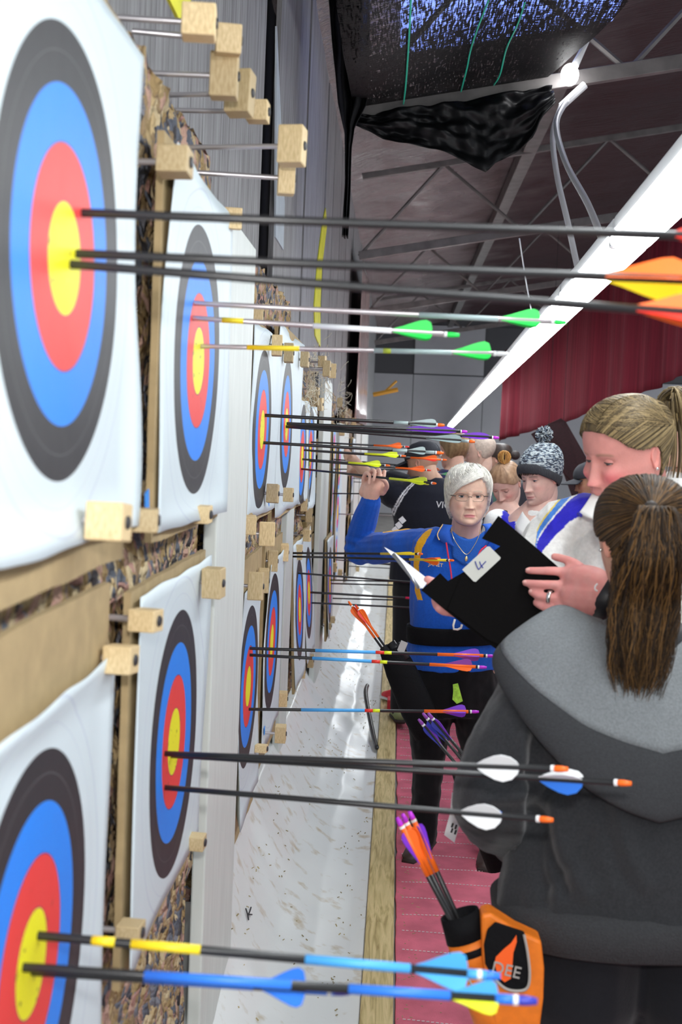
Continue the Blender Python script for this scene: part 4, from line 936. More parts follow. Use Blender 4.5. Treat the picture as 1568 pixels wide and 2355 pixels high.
class Head:
    def __init__(s, h, M, skin=(.70, .43, .33), lip=(.62, .20, .20), brow=(.25, .16, .10), blush=(.75, .28, .25), blush_a=.35, nose=1.0, jaw=1.0, full=0.0, eye_open=.8, smile=0.0, old=0.0, stubble=0.0, iris=(.12, .20, .24), gaze=(0, 1, -.05), scalp=None, browz=.085, eyes=True):
        s.h, s.M, s.o = h, M, dict(skin=skin); s.skin = skin
        s.jaw, s.full = jaw, full
        mb = MB(); nu, nv = 104, 104
        zs = [-.5+(1.0)*(j/nv) for j in range(nv+1)]
        def G(x, z, cx, cz, sx, sz): return math.exp(-((x-cx)/sx)**2-((z-cz)/sz)**2)
        idx = []; vs = []; cols = []
        for j, z in enumerate(zs):
            for i in range(nu):
                th = 2*math.pi*i/nu; a = th-.42*math.sin(th)
                x, y, zz = s.base(z, a)
                front = max(0, math.cos(a))
                ax = abs(x); d = 0
                if front > 0.05 and -.49 < z < .36:
                    # nose
                    t = (0.06-z)/.25
                    if -.05 < t < 1.2:
                        tt = min(1, max(0, t)); am = (.018+.092*tt**1.2)*nose*(1 if t > 0 else 1+t*8)
                        if z < -.182: am *= max(0, 1-((-.182-z)/.042)**1.5)
                        d += am*math.exp(-(x/(.030+.022*tt))**2)
                    d += .042*nose*G(ax, z, .054, -.188, .025, .026)
                    d -= .020*G(ax, z, .028, -.215, .014, .009)
                    # eye sockets, brows, lids
                    d -= .042*G(ax, z, .135, .006, .056, .034)
                    d -= .018*G(ax, z, .055, .015, .025, .04)
                    d += .010*G(ax, z, .13, .085, .085, .03)
                    d += .010*G(x, z, 0, .10, .06, .05)
                    d -= (.006+.010*old)*G(ax, z, .14, -.050, .06, .012)
                    # cheeks
                    d += (.020+.030*full+.02*smile)*G(ax, z, .175, -.125+.02*smile, .075, .07)
                    d += .03*full*G(ax, z, .17, -.30, .09, .10)
                    # mouth
                    cz = -.315 + smile*.035*(ax/.09)**2 - (old*.010)*(ax/.09)**2
                    mw = .092+.024*smile
                    inw = math.exp(-(ax/mw)**4)
                    d += .013*inw*math.exp(-((z-(cz+.018))/.015)**2)
                    d += .016*inw*math.exp(-((z-(cz-.020))/.017)**2)
                    d -= (.012+.02*smile)*inw*math.exp(-((z-cz)/.007)**2)
                    d -= .012*G(ax, z, mw*1.05, cz, .02, .022)
                    d -= .016*G(x, z, 0, -.378, .07, .02)
                    d += .034*G(x, z, 0, -.44, .075, .045)
                    # folds from nose to mouth
                    fx = .068+.05*((-.18-z)/.15) if -.39 < z < -.16 else 9
                    d -= (.006+.010*old+.010*smile)*math.exp(-((ax-fx)/.014)**2)*sstep(-.38, -.34, z)*sstep(-.165, -.19, z)
                    if old: d += .022*old*G(ax, z, .16, -.40, .06, .05); d -= .008*old*G(ax, z, .118, -.38, .018, .05)
                    d *= min(1, front*1.8)
                y += d
                vs.append((x*h, y*h, zz*h))
                # skin colour, with dark red eye sockets and a dark line between the lips
                c = list(skin)
                if front > .2:
                    b = blush_a*G(ax, z, .18, -.14, .08, .08)+.35*blush_a*G(x, z, 0, -.18, .05, .04)
                    c = [lerp(p, q, b) for p, q in zip(c, blush)]
                    cz = -.315 + smile*.035*(ax/.09)**2 - (old*.010)*(ax/.09)**2
                    mw = .094+.024*smile
                    if ax < mw*1.02:
                        e = math.sqrt(max(0, 1-(ax/mw)**2)); up, lo = .024*e**.8, .030*e
                        k = sstep(-.004, .004, min(cz+up-z, z-(cz-lo)))
                        c = [lerp(p, q, k*.85) for p, q in zip(c, lip)]
                        k2 = math.exp(-((z-cz)/.0055)**2)*e*(.6+.4*smile); c = [lerp(p, q, k2) for p, q in zip(c, (.16, .04, .04))]
                        if smile > .4 and abs(ax) < mw*.75:
                            k3 = math.exp(-((z-cz-.007)/.007)**2)*min(1, smile*1.2); c = [lerp(p, q, k3) for p, q in zip(c, (.85, .80, .75))]
                    bz = browz-.012*((ax-.13)/.08)**2
                    k = math.exp(-((z-bz)/.013)**2)*sstep(.045, .065, ax)*(1-sstep(.195, .225, ax))*.75
                    c = [lerp(p, q, k) for p, q in zip(c, brow)]
                    if stubble:
                        k = stubble*max(G(ax, z, .10, -.40, .16, .11), .8*G(x, z, 0, -.25, .10, .03)); c = [lerp(p, q, min(.8, k)) for p, q in zip(c, brow)]
                    k = .18*G(ax, z, .135, .03, .06, .022)+.16*G(ax, z, .135, -.03, .05, .015); c = [lerp(p, q, k) for p, q in zip(c, (.45, .20, .18))]
                if scalp and z > .05:
                    pass
                cols.append(tuple(c))
        fs = []
        for j in range(nv):
            for i in range(nu):
                i2 = (i+1) % nu; fs.append((j*nu+i, j*nu+i2, (j+1)*nu+i2, (j+1)*nu+i))
        fs.append(tuple(reversed(range(nu))))
        s.mb = MB()
        s.mb.v = [M @ Vector(v) for v in vs]; s.mb.f = fs; s.mb.c = cols
        # ears
        for sx in (-1, 1):
            n = 18
            for ring, (rr, xo, dep) in enumerate(((1.0, .012, 1), (.97, .034, 1), (.80, .040, 1), (.62, .026, 1), (.30, .018, 1))): pass
            def ep(u, v):
                ang = 2*math.pi*u; rr = [1.0, 1.06, 1.0, .82, .62, .35, .0][int(round(v*6))]; xo = [.0, .022, .036, .034, .018, .012, .010][int(round(v*6))]
                ey = .056*rr*math.cos(ang)*(1.0 if math.sin(ang) > 0 else .72); ez = .098*rr*math.sin(ang)
                w_ = hp(-.01)[2]*s.jw(-.01)
                return M @ (Vector((sx*(w_-.022+xo+.25*ey*-.3+.10*abs(ey)), -.045-ey*.9-.02*(ez/.1)*.5, -.02+ez))*h)
            s.mb.grid(ep, n, 6, col=tuple(lerp(p, q, .35) for p, q in zip(skin, (.75, .25, .20))))
        # lids and eyes
        s.eyes = []
        if eyes:
            R = .053
            for sx in (-1, 1):
                c = Vector((sx*.133, .286, .006))
                def lid(u, v, up=1):
                    az = lerp(-1.25, 1.25, u); e0 = (.46-.75*(1-eye_open)) if up > 0 else -.36
                    e0 -= (.10*abs(az)**2 if up > 0 else -.16*abs(az)**2)
                    el = lerp(e0, 1.5 if up > 0 else -1.5, v)
                    r_ = R*1.10
                    return M @ ((c+Vector((r_*math.sin(az)*math.cos(el), r_*math.cos(az)*math.cos(el), r_*math.sin(el))))*h)
                lc = tuple(lerp(p, q, .30) for p, q in zip(skin, (.55, .22, .20)))
                s.mb.grid(lambda u, v: lid(u, v, 1), 14, 7, col=lc)
                s.mb.grid(lambda u, v: lid(u, v, -1), 14, 5, col=lc)
                # lash line
                la = [M @ ((c+Vector((R*1.13*math.sin(az)*math.cos(e), R*1.13*math.cos(az)*math.cos(e), R*1.13*math.sin(e))))*h) for az, e in [(q, (.46-.75*(1-eye_open))-.10*q*q) for q in np.linspace(-1.15, 1.15, 9)]]
                s.mb.tube(la, .0032*h*1.6, 5, col=(.08, .05, .04))
                e = MB(); g = Vector(gaze).normalized(); nu2, nv2 = 20, 14
                q = Vector((0, 0, 1)).rotation_difference(g)
                for j in range(nv2+1):
                    t = math.pi*j/nv2
                    t = t*(.35+.65*j/nv2)
                    for i in range(nu2):
                        p = 2*math.pi*i/nu2; d = q @ Vector((math.sin(t)*math.cos(p), math.sin(t)*math.sin(p), math.cos(t)))
                        e.v.append(M @ ((c+d*R)*h)); e.c.append((.01, .01, .01) if t < .20 else (iris if t < .50 else (.72, .70, .68)))
                for j in range(nv2):
                    for i in range(nu2): i2 = (i+1) % nu2; e.f.append((j*nu2+i, j*nu2+i2, (j+1)*nu2+i2, (j+1)*nu2+i))
                s.eyes.append(e)
    def jw(s, z):
        t = sstep(.05, -.35, z); return (1+(s.jaw-1)*t)*(1+.06*s.full)
    def base(s, z, a):
        f, b, w_ = hp(z); ca, sa = math.cos(a), math.sin(a)
        x = w_*math.copysign(abs(sa)**.92, sa)*s.jw(z)
        y = f*math.copysign(abs(ca)**.92, ca) if ca > 0 else b*math.copysign(abs(ca)**.92, ca)
        if ca < 0 and z < -.30: y = -b*abs(ca)**.92
        return x, y, z
    def S(s, z, a, k=1.0):
        """point on the skull, pushed out by k"""
        x, y, zz = s.base(z, a); c = Vector((0, -.03, .06)); p = Vector((x, y, zz)); return s.M @ ((c+(p-c)*k)*s.h)
    def inside(s, p):
        if not -.5 < p.z < .5: return False
        f, b, w_ = hp(p.z); y = f if p.y > 0 else b
        if y < 1e-4: return False
        return (abs(p.x)/(w_*s.jw(p.z)))**2.1+(abs(p.y)/y)**2.1 < 1
    def over(s, d, k):
        """point over the skull in local direction d from the middle of the head"""
        c = Vector((0, -.03, .06)); lo, hi = .02, .75
        for _ in range(14):
            m = (lo+hi)/2
            if s.inside(c+d*m): lo = m
            else: hi = m
        return s.M @ ((c+d*lo*k)*s.h)
    def dirof(s, z, a):
        x, y, zz = s.base(z, a); return (Vector((x, y, zz))-Vector((0, -.03, .06))).normalized()
    def L(s, x, y, z): return s.M @ (Vector((x, y, z))*s.h)
    def add_eyes(s, root):
        for e in s.eyes: e.build('eye', M_eye, root, smooth=True)

def hair_cap(hd, zmin, vol, root, colfn, nu=120, nv=34, streak=.012, name='hair', sf=26, mat_=None, tuck=.97, flow=0.0):
    """shell of hair from crown to the hairline zmin(az in -pi..pi, 0 = face); vol(az,t) extra fullness"""
    mb = MB(); vs = []; cs = []
    for j in range(nv+1):
        t = j/nv
        for i in range(nu):
            a = -math.pi+2*math.pi*i/nu
            z0 = zmin(a); z = lerp(.5, z0, t**.8)
            k = 1.05+vol(a, t)+streak*nz((a*sf/6.28+flow*t, t*1.6, 3), 1)*min(1, t*4)
            if j == nv: k = tuck
            elif j == nv-1: k = lerp(k, tuck, .35)
            vs.append(hd.S(max(z, -.49), a, k)); cs.append(colfn(a, t, nz((a*sf/5+flow*t, t*1.2, 8))))
    fs = [(j*nu+i, j*nu+(i+1) % nu, (j+1)*nu+(i+1) % nu, (j+1)*nu+i) for j in range(nv) for i in range(nu)]
    mb.v = vs; mb.f = fs; mb.c = cs
    return mb.build(name, mat_ or M_hair, root, smooth=True, fixn=True)
def strands(paths, r, root, colfn, name='hair_strands', n=5, mat_=None):
    mb = MB()
    for q, p in enumerate(paths):
        m = len(p); mb.tube(p, [r*(1-.75*(i/(m-1))**2) for i in range(m)], n, cap=False, col=colfn(q))
    o = mb.build(name, mat_ or M_hair, root, smooth=True, fixn=False); o['kind'] = 'stuff'; return o
def head_M(center, yaw, pitch=0, roll=0):
    return Matrix.Translation(Vector(center)) @ Matrix.Rotation(math.radians(yaw), 4, 'Z') @ Matrix.Rotation(math.radians(pitch), 4, 'X') @ Matrix.Rotation(math.radians(roll), 4, 'Y')
class Fig:
    """standing figure: local x = its right, y = its front"""
    def __init__(s, base, yaw, Ht): s.b = Vector((base[0], base[1], 0)); s.R = rot('Z', yaw); s.Ht = Ht; s.yaw = yaw
    def P(s, x, y, z): return s.b + s.R @ Vector((x, y, z))
    def X(s): return s.R @ Vector((1, 0, 0))
    def torso(s, mb, st, n=28):
        """stations (z fraction of height, half width, half depth, y offset, x offset)"""
        mb.loft([(s.P(q[4] if len(q) > 4 else 0, q[3], q[0]*s.Ht), q[1], q[2], s.X(), 2.3) for q in st], n)
STD = [(.47, .165, .115, 0), (.52, .172, .125, 0), (.57, .160, .115, 0), (.62, .150, .105, 0), (.68, .160, .115, .005), (.74, .175, .122, .005), (.785, .182, .110, 0), (.815, .170, .090, -.005), (.838, .125, .080, -.01), (.855, .088, .074, -.01), (.866, .072, .068, -.01)]
def sc_st(st, kw=1.0, kd=1.0): return [(q[0], q[1]*kw, q[2]*kd)+tuple(q[3:]) for q in st]
def std_person(lab, headc, yaw, h, shirt, trousers, head_kw=None, head_yaw=None, pitch=0, roll=0, kw=1.0, kd=1.0, arms=None, vox=.011, hair=None, shirtcol=None, shoes=(.03, .03, .03), disp=.006, lean=(0, 0), base=None, neck_r=.052, long_sleeve=True, shirt_name='shirt', sdz=0.0):
    """background figure from the head's place down to the floor"""
    headc = Vector(headc); top = headc.z+.5*h; Ht = top
    bx = base if base else (headc.x-lean[0], headc.y-lean[1])
    f = Fig(bx, yaw, Ht); e = thing('person', lab, 'person', (bx[0], bx[1], 0))
    M = head_M(headc, yaw if head_yaw is None else head_yaw, pitch, roll)
    hd = Head(h, M, **(head_kw or {}))
    nb = f.P(0, -.01, .845*Ht); nb = Vector((lerp(f.b.x, headc.x, .6), lerp(f.b.y, headc.y, .6), .84*Ht)) if lean != (0, 0) or base else nb
    body = MB()
    body.chain([(hd.L(0, -.10, -.10), neck_r), (hd.L(0, -.10, -.36), neck_r), (nb, neck_r*1.15), (nb-Vector((0, 0, .06)), neck_r*1.3)])
    f.torso(body, sc_st(STD, kw*.85, kd*.8))
    for sx in (-1, 1):
        body.chain([(f.P(sx*.09, 0, .50*Ht), .075), (f.P(sx*.095, .01, .27*Ht), .048), (f.P(sx*.10, -.01, .06*Ht), .035)])
    if arms is None:
        arms = [[f.P(sx*.185*kw, -.005, .80*Ht), f.P(sx*.235*kw, -.02, .63*Ht), f.P(sx*.225*kw, .06, .49*Ht)] for sx in (-1, 1)]
    sh = MB(); f.torso(sh, [(q[0]+(sdz if q[0] > .76 else 0),)+tuple(q[1:]) for q in sc_st(STD, kw, kd)])
    for (a, b_, c) in arms:
        sh.chain([(Vector(a), .066), (Vector(a).lerp(Vector(b_), .5), .056), (Vector(b_), .047), (Vector(b_).lerp(Vector(c), .9 if long_sleeve else .02), .038 if long_sleeve else .045)])
        body.chain([(Vector(a), .04), (Vector(b_), .036), (Vector(c), .026)])
        d = (Vector(c)-Vector(b_)).normalized(); c = Vector(c); u = d.orthogonal().normalized()
        body.chain([(c, .027), (c+d*.05, .034), (c+d*.085, .030)])
        w_ = d.cross(u)
        for q in range(4): body.chain([(c+d*.08+u*(-.028+.019*q), .0105), (c+d*.12+u*(-.030+.020*q)+w_*.008, .0095), (c+d*.145+u*(-.029+.019*q)+w_*.026, .008)], n=8)
        body.chain([(c+d*.03+u*.03, .013), (c+d*.075+u*.052, .011), (c+d*.10+u*.055+w_*.01, .009)], n=8)
    tr = MB(); f.torso(tr, [(.545, .158*kw, .112*kd, 0), (.50, .170*kw, .122*kd, 0), (.46, .165*kw, .115*kd, 0)])
    for sx in (-1, 1):
        tr.chain([(f.P(sx*.085*kw, 0, .49*Ht), .092), (f.P(sx*.095, .01, .38*Ht), .078), (f.P(sx*.10, .015, .27*Ht), .062), (f.P(sx*.10, -.005, .15*Ht), .058), (f.P(sx*.105, -.01, .045*Ht), .055)])
        so = MB(); so.loft([(f.P(sx*.105, -.085, .045), .030, .030, f.X()), (f.P(sx*.105, -.05, .05), .040, .045, f.X()), (f.P(sx*.11, .05, .042), .044, .038, f.X()), (f.P(sx*.115, .13, .03), .042, .026, f.X()), (f.P(sx*.118, .165, .022), .026, .016, f.X())], 16)
        so.build('shoe', mat('shoe_%d_%d_%d' % tuple(int(c*99) for c in shoes), shoes, .5), e, smooth=True)
    sk = hd.skin
    skin('body', body, vox*.8, M_skin, e, 3, colfn=lambda p, n_: sk, extra=hd.mb)
    hd.add_eyes(e)
    cf = shirtcol or (lambda p, n_: shirt)
    skin(shirt_name, sh, vox, M_cloth, e, 3, colfn=lambda p, n_: cf(f.R.transposed() @ (p-f.b), n_), disp=lambda p, n_: disp*(nz(p, 9)+.5*nz(p, 24, 4)))
    skin('trousers', tr, vox*1.2, M_cloth, e, 3, colfn=lambda p, n_: trousers, disp=lambda p, n_: .005*nz(p, 11))
    return e, f, hd
# ================================================================== woman in the blue shirt
Yj = 4.86
def J(px, py, dy=0): return PY(px, py, Yj+dy)
je = thing('person', 'white-haired person in glasses and blue shirt, arm raised, beside the target wall', 'person', (J(1040, 1500).x, Yj, 0))
jh = .232
jM = head_M(J(1076, 1139, -.03), 180+2, -2, 1)
jH = Head(jh, jM, skin=(.76, .50, .38), lip=(.68, .20, .23), brow=(.56, .43, .33), blush=(.72, .30, .24), blush_a=.30, old=.55, full=.55, eye_open=.80, jaw=1.12, iris=(.09, .12, .13), gaze=(.02, 1, .02), browz=.098)
jf = Fig((J(1048, 1400).x, Yj), 180, 1.60)
sh0, el, wr = J(985, 1258, .03), J(829, 1262, .37), J(853, 1152, .295)
body = MB()
body.chain([(jH.L(0, -.06, -.05), .060), (jH.L(0, -.10, -.38), .056), (J(1070, 1235, .02), .064), (J(1066, 1265, .03), .10)])
body.chain([(sh0, .034), (J(930, 1256, .13), .036), (J(885, 1259, .245), .038), (el, .040)]); body.chain([(el, .040), (J(838, 1195, .33), .036), (wr, .030)])
for x, y in ((1010, 1560), (1100, 1560)): pass
body.chain([(J(1000, 1530), .08), (J(990, 1750), .055), (J(968, 1925), .04)]); body.chain([(J(1100, 1530), .08), (J(1105, 1750), .055), (J(1122, 1940), .04)])
body.loft([(J(1048, 1540), .13, .09, (1, 0, 0)), (J(1048, 1440), .12, .08, (1, 0, 0)), (J(1052, 1330), .13, .09, (1, 0, 0)), (J(1060, 1272), .10, .05, (1, 0, 0))], 18)
# raised hand: palm seen from its heel side, fingers closed on the arrow
def fing(mb, pts, r): mb.chain([(p, r*(1-.10*i)) for i, p in enumerate(pts)], n=10)
body.chain([(wr, .031), (J(853, 1138, 0.285), .036), (J(856, 1122, 0.280), .037), (J(862, 1108, 0.285), .032)])
body.chain([(J(838, 1132, 0.295), .024), (J(843, 1112, 0.295), .022)])
body.chain([(J(878, 1128, 0.285), .022), (J(880, 1115, 0.285), .020)])
fing(body, [J(838, 1122, 0.295), J(836, 1102, 0.275), J(842, 1088, 0.245), J(850, 1094, 0.210), J(849, 1112, 0.200)], .0108)
fing(body, [J(851, 1118, 0.295), J(850, 1096, 0.265), J(856, 1081, 0.235), J(862, 1087, 0.200), J(859, 1105, 0.190)], .0110)
fing(body, [J(864, 1116, 0.295), J(865, 1094, 0.265), J(870, 1080, 0.225), J(874, 1088, 0.195), J(871, 1101, 0.190)], .0108)
fing(body, [J(876, 1116, 0.295), J(880, 1098, 0.265), J(884, 1084, 0.225), J(883, 1096, 0.195)], .0104)
fing(body, [J(880, 1134, 0.295), J(889, 1120, 0.245), J(886, 1108, 0.205), J(877, 1101, 0.187)], .0118)
skin('body', body, .0034, M_skin, je, 2, colfn=lambda p, n: (.74, .44, .34), extra=jH.mb)
jH.add_eyes(je)
# other hand, holding the far edge of the score folder
# shirt
sh = MB()
sh.loft([(J(1040, 1534), .183, .125, (1, 0, 0)), (J(1040, 1490), .180, .130, (1, 0, 0)), (J(1042, 1450), .172, .125, (1, 0, 0)), (J(1044, 1405), .178, .130, (1, 0, 0)), (J(1046, 1350), .182, .132, (1, 0, 0)), (J(1050, 1300), .183, .125, (1, 0, 0)), (J(1055, 1262), .182, .105, (1, 0, 0)), (J(1060, 1246), .155, .09, (1, 0, 0)), (J(1064, 1236), .115, .08, (1, 0, 0))], 30)
sh.chain([(J(985, 1250, .03), .066), (J(930, 1254, .13), .068), (J(885, 1258, .245), .068), (J(840, 1262, .355), .065)])
sh.chain([(el, .065), (J(826, 1240, .365), .061), (J(838, 1195, .33), .055), (J(850, 1163, .30), .044), (J(853, 1153, .295), .041)])
oth = [J(1150, 1255), J(1185, 1370, -.05), J(1075, 1395, -.28)]
sh.chain([(oth[0], .068), (oth[0].lerp(oth[1], .5), .06), (oth[1], .052), (oth[1].lerp(oth[2], .8), .042)])
BLU, ORA = (.012, .10, .52), (.80, .40, .015)
def jcol(p, n):
    q = RC.transposed() @ (p-CAMP); px = CX+F*q.x/-q.z; py = CY-F*q.y/-q.z
    if n.y < .35:
        # yellow curve from shoulder to waist (dyed panel), measured on the chest
        xc = interp([(1210, 998), (1222, 985), (1240, 972), (1260, 962), (1300, 957), (1360, 960), (1380, 966)], py)[0]; wd = interp([(1215, 3), (1228, 9), (1245, 10), (1270, 8), (1300, 6), (1380, 6)], py)[0]
        if 1216 < py < 1380 and abs(px-xc) < wd: return ORA
    if py < 1225 and 880 < px < 1030 and abs(py-interp([(885, 1222), (930, 1216), (970, 1209), (1000, 1207), (1030, 1200)], px)[0]) < 3.0: return ORA
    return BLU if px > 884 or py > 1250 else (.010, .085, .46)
jshirt_disp = lambda p, n: .008*nz(Vector((p.x*11, p.y*8, p.z*5)), 1)+.006*nz(Vector((p.x*22, p.y*22, p.z*9)), 1, 3)+(.009*math.sin(p.z*140+p.x*40)*sstep(.12, 0, (p-el).length))
skin('shirt', sh, .0036, M_cloth, je, 3, colfn=jcol, disp=jshirt_disp)
# collar and placket
M_blue = mat('blue_knit', BLU, .8, bump=.3, bscale=500)
for sx, pts_in, pts_out in ((-1, [(1040, 1208), (1034, 1222), (1040, 1240), (1048, 1258)], [(1018, 1206), (1006, 1228), (1012, 1244), (1034, 1252)]), (1, [(1108, 1206), (1116, 1216), (1112, 1234), (1096, 1262)], [(1128, 1204), (1134, 1218), (1130, 1236), (1118, 1256)])):
    a = [J(x, y, -.115+.02*(i == 0)) for i, (x, y) in enumerate(pts_in)]; b_ = [J(x, y, -.105+.03*(i == 0)) for i, (x, y) in enumerate(pts_out)]
    A_, B_ = spline(a, 5), spline(b_, 5); n = len(A_)-1
    MB().grid(lambda u, v: A_[int(round(u*n))].lerp(B_[int(round(u*n))], v)+Vector((0, -.012*math.sin(math.pi*v), 0)), n, 6).build('collar', M_blue, je, smooth=True, thick=.005)
M_trim = mat('collar_piping', (.80, .55, .25), .7)
MB().tube(spline([J(1018, 1206, -.09), J(1006, 1228, -.12), J(1010, 1242, -.125)]), .0022, 6).build('collar_piping', M_trim, je)
M_under = mat('blue_undershirt', (.012, .11, .50), .85, bump=.4, bscale=300)
und = MB()
def up(u, v):
    p = PY(lerp(1040, 1114, u), 1221+19*math.sin(math.pi*u)+v*lerp(60, 60, u), Yj-.118-.012*math.sin(math.pi*u)); return p
und.grid(up, 16, 10).build('undershirt', M_under, je, smooth=True, thick=.004)
# necklace, cord, name
M_gold = mat('gold_chain', (.75, .58, .30), .3, metal=.8)
nk = MB().tube(spline([J(1038, 1215, -.10), J(1042, 1235, -.135), J(1055, 1257, -.14), J(1073, 1275, -.145), J(1090, 1255, -.14), J(1101, 1232, -.135), J(1104, 1216, -.11)]), .0013, 6).build('necklace', M_gold, je)
MB().ball(J(1072, 1285, -.148), (.006, .003, .011), 10, 8).build('pendant', M_gold, nk, smooth=True)
M_cord = mat('red_cord', (.70, .02, .06), .5)
MB().tube(spline([J(1026, 1248, -.125), J(1030, 1275, -.14), J(1036, 1310, -.145), J(1040, 1345, -.15)]), .0032, 6).build('lanyard', M_cord, je)
MB().tube(spline([J(1118, 1255, -.12), J(1104, 1268, -.14), J(1096, 1290, -.145)]), .0032, 6).build('lanyard', M_cord, je)
def text(s, size, loc, xd, yd, m, parent, name='lettering', ext=.0006):
    cu = bpy.data.curves.new(name, 'FONT'); cu.body = s; cu.size = size; cu.align_x = 'CENTER'; cu.align_y = 'CENTER'; cu.extrude = ext
    o = bpy.data.objects.new('tmp', cu); COL.objects.link(o); dg = bpy.context.evaluated_depsgraph_get()
    me = bpy.data.meshes.new_from_object(o.evaluated_get(dg)); bpy.data.objects.remove(o)
    xd = Vector(xd).normalized(); zd = xd.cross(Vector(yd)).normalized(); yd = zd.cross(xd)
    Mx = Matrix((xd, yd, zd)).transposed().to_4x4(); Mx.translation = Vector(loc)
    me.transform(Mx); base = Vector(parent['_base']); me.transform(Matrix.Translation(-base)); me.materials.clear(); me.materials.append(m)
    q = bpy.data.objects.new(name, me); COL.objects.link(q); q.parent = parent; return q
M_goldtx = mat('embroidery', (.85, .62, .25), .7)
text('JANET', .020, J(1002, 1299, -.148), (1, 0, -.06), (0, 0, 1), M_goldtx, je, 'name_embroidery')
emb = [J(982, 1291, -.146), J(1012, 1292, -.146), J(1008, 1296, -.146), J(998, 1298, -.147), J(988, 1296, -.146)]
MB().prism(emb, (0, -1, 0), .001).build('club_emblem', mat('orange_thread', (.85, .30, .02), .7), je)
# belt with pouch and ring
M_blackcl = mat('black_webbing', (.005, .005, .006), .85, spec=.15, bump=.2, bscale=200)
blt = MB(); blt.loft([(J(1041, 1474), .183, .137, (1, 0, 0), 2.4), (J(1041, 1470), .187, .141, (1, 0, 0), 2.4), (J(1042, 1440), .187, .141, (1, 0, 0), 2.4), (J(1042, 1436), .182, .137, (1, 0, 0), 2.4)], 40)
bo = blt.build('belt', M_blackcl, je, smooth=True, bevel=.002)
rg = MB(); rg.tube([J(1046, 1424, -.165), J(1042, 1438, -.17), J(1043, 1447, -.172), J(1052, 1448, -.172), J(1060, 1444, -.17), J(1062, 1436, -.168)], .0045, 8).build('belt_ring', mat('cream_plastic', (.75, .70, .62), .4), bo, smooth=True)
# trousers and shoes
tr = MB()
tr.loft([(J(1040, 1500), .172, .118, (1, 0, 0)), (J(1042, 1545), .180, .125, (1, 0, 0)), (J(1044, 1600), .182, .125, (1, 0, 0)), (J(1046, 1640), .170, .115, (1, 0, 0))], 24)
tr.chain([(J(992, 1600), .108), (J(986, 1680), .085), (J(984, 1760), .066), (J(978, 1850), .058), (J(972, 1895), .060), (J(972, 1922), .058)])
tr.chain([(J(1092, 1600), .105), (J(1100, 1690), .085), (J(1108, 1770), .068), (J(1118, 1870), .06), (J(1124, 1928), .058)])
skin('trousers', tr, .007, M_cloth, je, 3, colfn=lambda p, n: (.004, .004, .005), disp=lambda p, n: .006*nz(p, 12)+.004*nz(p, 30, 2))
def shoe(root, heel, toe, w=.042, m=None, name='shoe', h=.05):
    heel, toe = Vector(heel), Vector(toe); t = (toe-heel); L = t.length; t.normalize(); x = t.cross(Vector((0, 0, 1))).normalized()
    mb = MB(); mb.loft([(heel+Vector((0, 0, h*.9))-t*.012, w*.6, h*.5, x), (heel+Vector((0, 0, h))+t*.02, w*.85, h*.95, x), (heel+t*L*.35+Vector((0, 0, h*.9)), w*.9, h*.85, x), (heel+t*L*.65+Vector((0, 0, h*.62)), w, h*.55, x), (heel+t*L*.9+Vector((0, 0, h*.45)), w*.85, h*.36, x), (heel+t*L+Vector((0, 0, h*.36)), w*.45, h*.22, x)], 18)
    o = mb.build(name, m, root, smooth=True)
    so = MB(); so.loft([(heel-t*.018+Vector((0, 0, .012)), w*.7, .011, x, 3), (heel+t*L*.3+Vector((0, 0, .012)), w*.9, .011, x, 3), (heel+t*L*.68+Vector((0, 0, .012)), w*1.06, .011, x, 3), (heel+t*(L+.006)+Vector((0, 0, .012)), w*.6, .011, x, 3)], 16)
    so.build('sole', mat('dark_rubber', (.03, .018, .015), .7), o, smooth=True)
    return o
M_brshoe = mat('brown_leather', (.045, .024, .020), .45)
shoe(je, PZ(985, 1945, .0), PZ(938, 1985, 0)+Vector((0, -.02, 0)), m=M_brshoe)
shoe(je, PZ(1128, 1968, .0)+Vector((.02, .08, 0)), PZ(1112, 2010, 0), m=M_brshoe)
# short white hair swept across the brow
def jz(a):
    d = math.degrees(a)          # + = its right hand side (picture left)
    front = interp([(-180, -.40), (-120, -.36), (-95, -.20), (-80, -.06), (-62, .06), (-48, .22), (-25, .335), (0, .30), (20, .24), (40, .145), (55, .03), (72, -.10), (88, -.25), (110, -.36), (180, -.40)], d)[0]
    return front+.012*math.sin(a*37)
def jv(a, t):
    d = abs(math.degrees(a)); return .05+.05*math.sin(math.pi*min(1, t*1.1))*(1 if d > 25 else .8)+(.03 if d > 60 else 0)
def jc(a, t, k):
    b_ = .66+.16*k; return (b_*1.0, b_*.97, b_*.88)
hair_cap(jH, jz, jv, je, jc, streak=.022, sf=60, flow=1.5)
paths = []
for i in range(1000):
    a0 = random.uniform(-math.pi, math.pi); t0 = random.uniform(0, .45); t1 = random.uniform(.75, 1.02)
    k0 = random.uniform(.045, .075); p = []
    dr = random.gauss(0, .10)
    for j in range(9):
        t = lerp(t0, t1, j/8); a = a0+dr*(j/8)+ (.5*(1-j/8)*(1 if a0 > -.6 else -.3))*.6
        z = lerp(.5, jz(a), t**.8); p.append(jH.S(z, a, 1.0+k0+jv(a, t)+.01*math.sin(j+i)))
    paths.append(p)
for i in range(700):          # the swept fringe
    z0 = random.uniform(.30, .49); a1 = random.uniform(.25, 1.45); p = []; k0 = random.uniform(.10, .165)
    for j in range(11):
        s_ = j/10; a = lerp(-.62+random.uniform(-.02, .02), a1, s_); ze = jz(a1)+random.uniform(-.01, .10)
        z = lerp(z0, ze, s_**1.6); p.append(jH.S(z, a, 1.0+k0*(1-.35*s_*s_)))
    paths.append(p)
def _grey(q): v = random.uniform(.62, .90); return (v, v*.97, v*.88)
strands(paths, .0011, je, _grey)
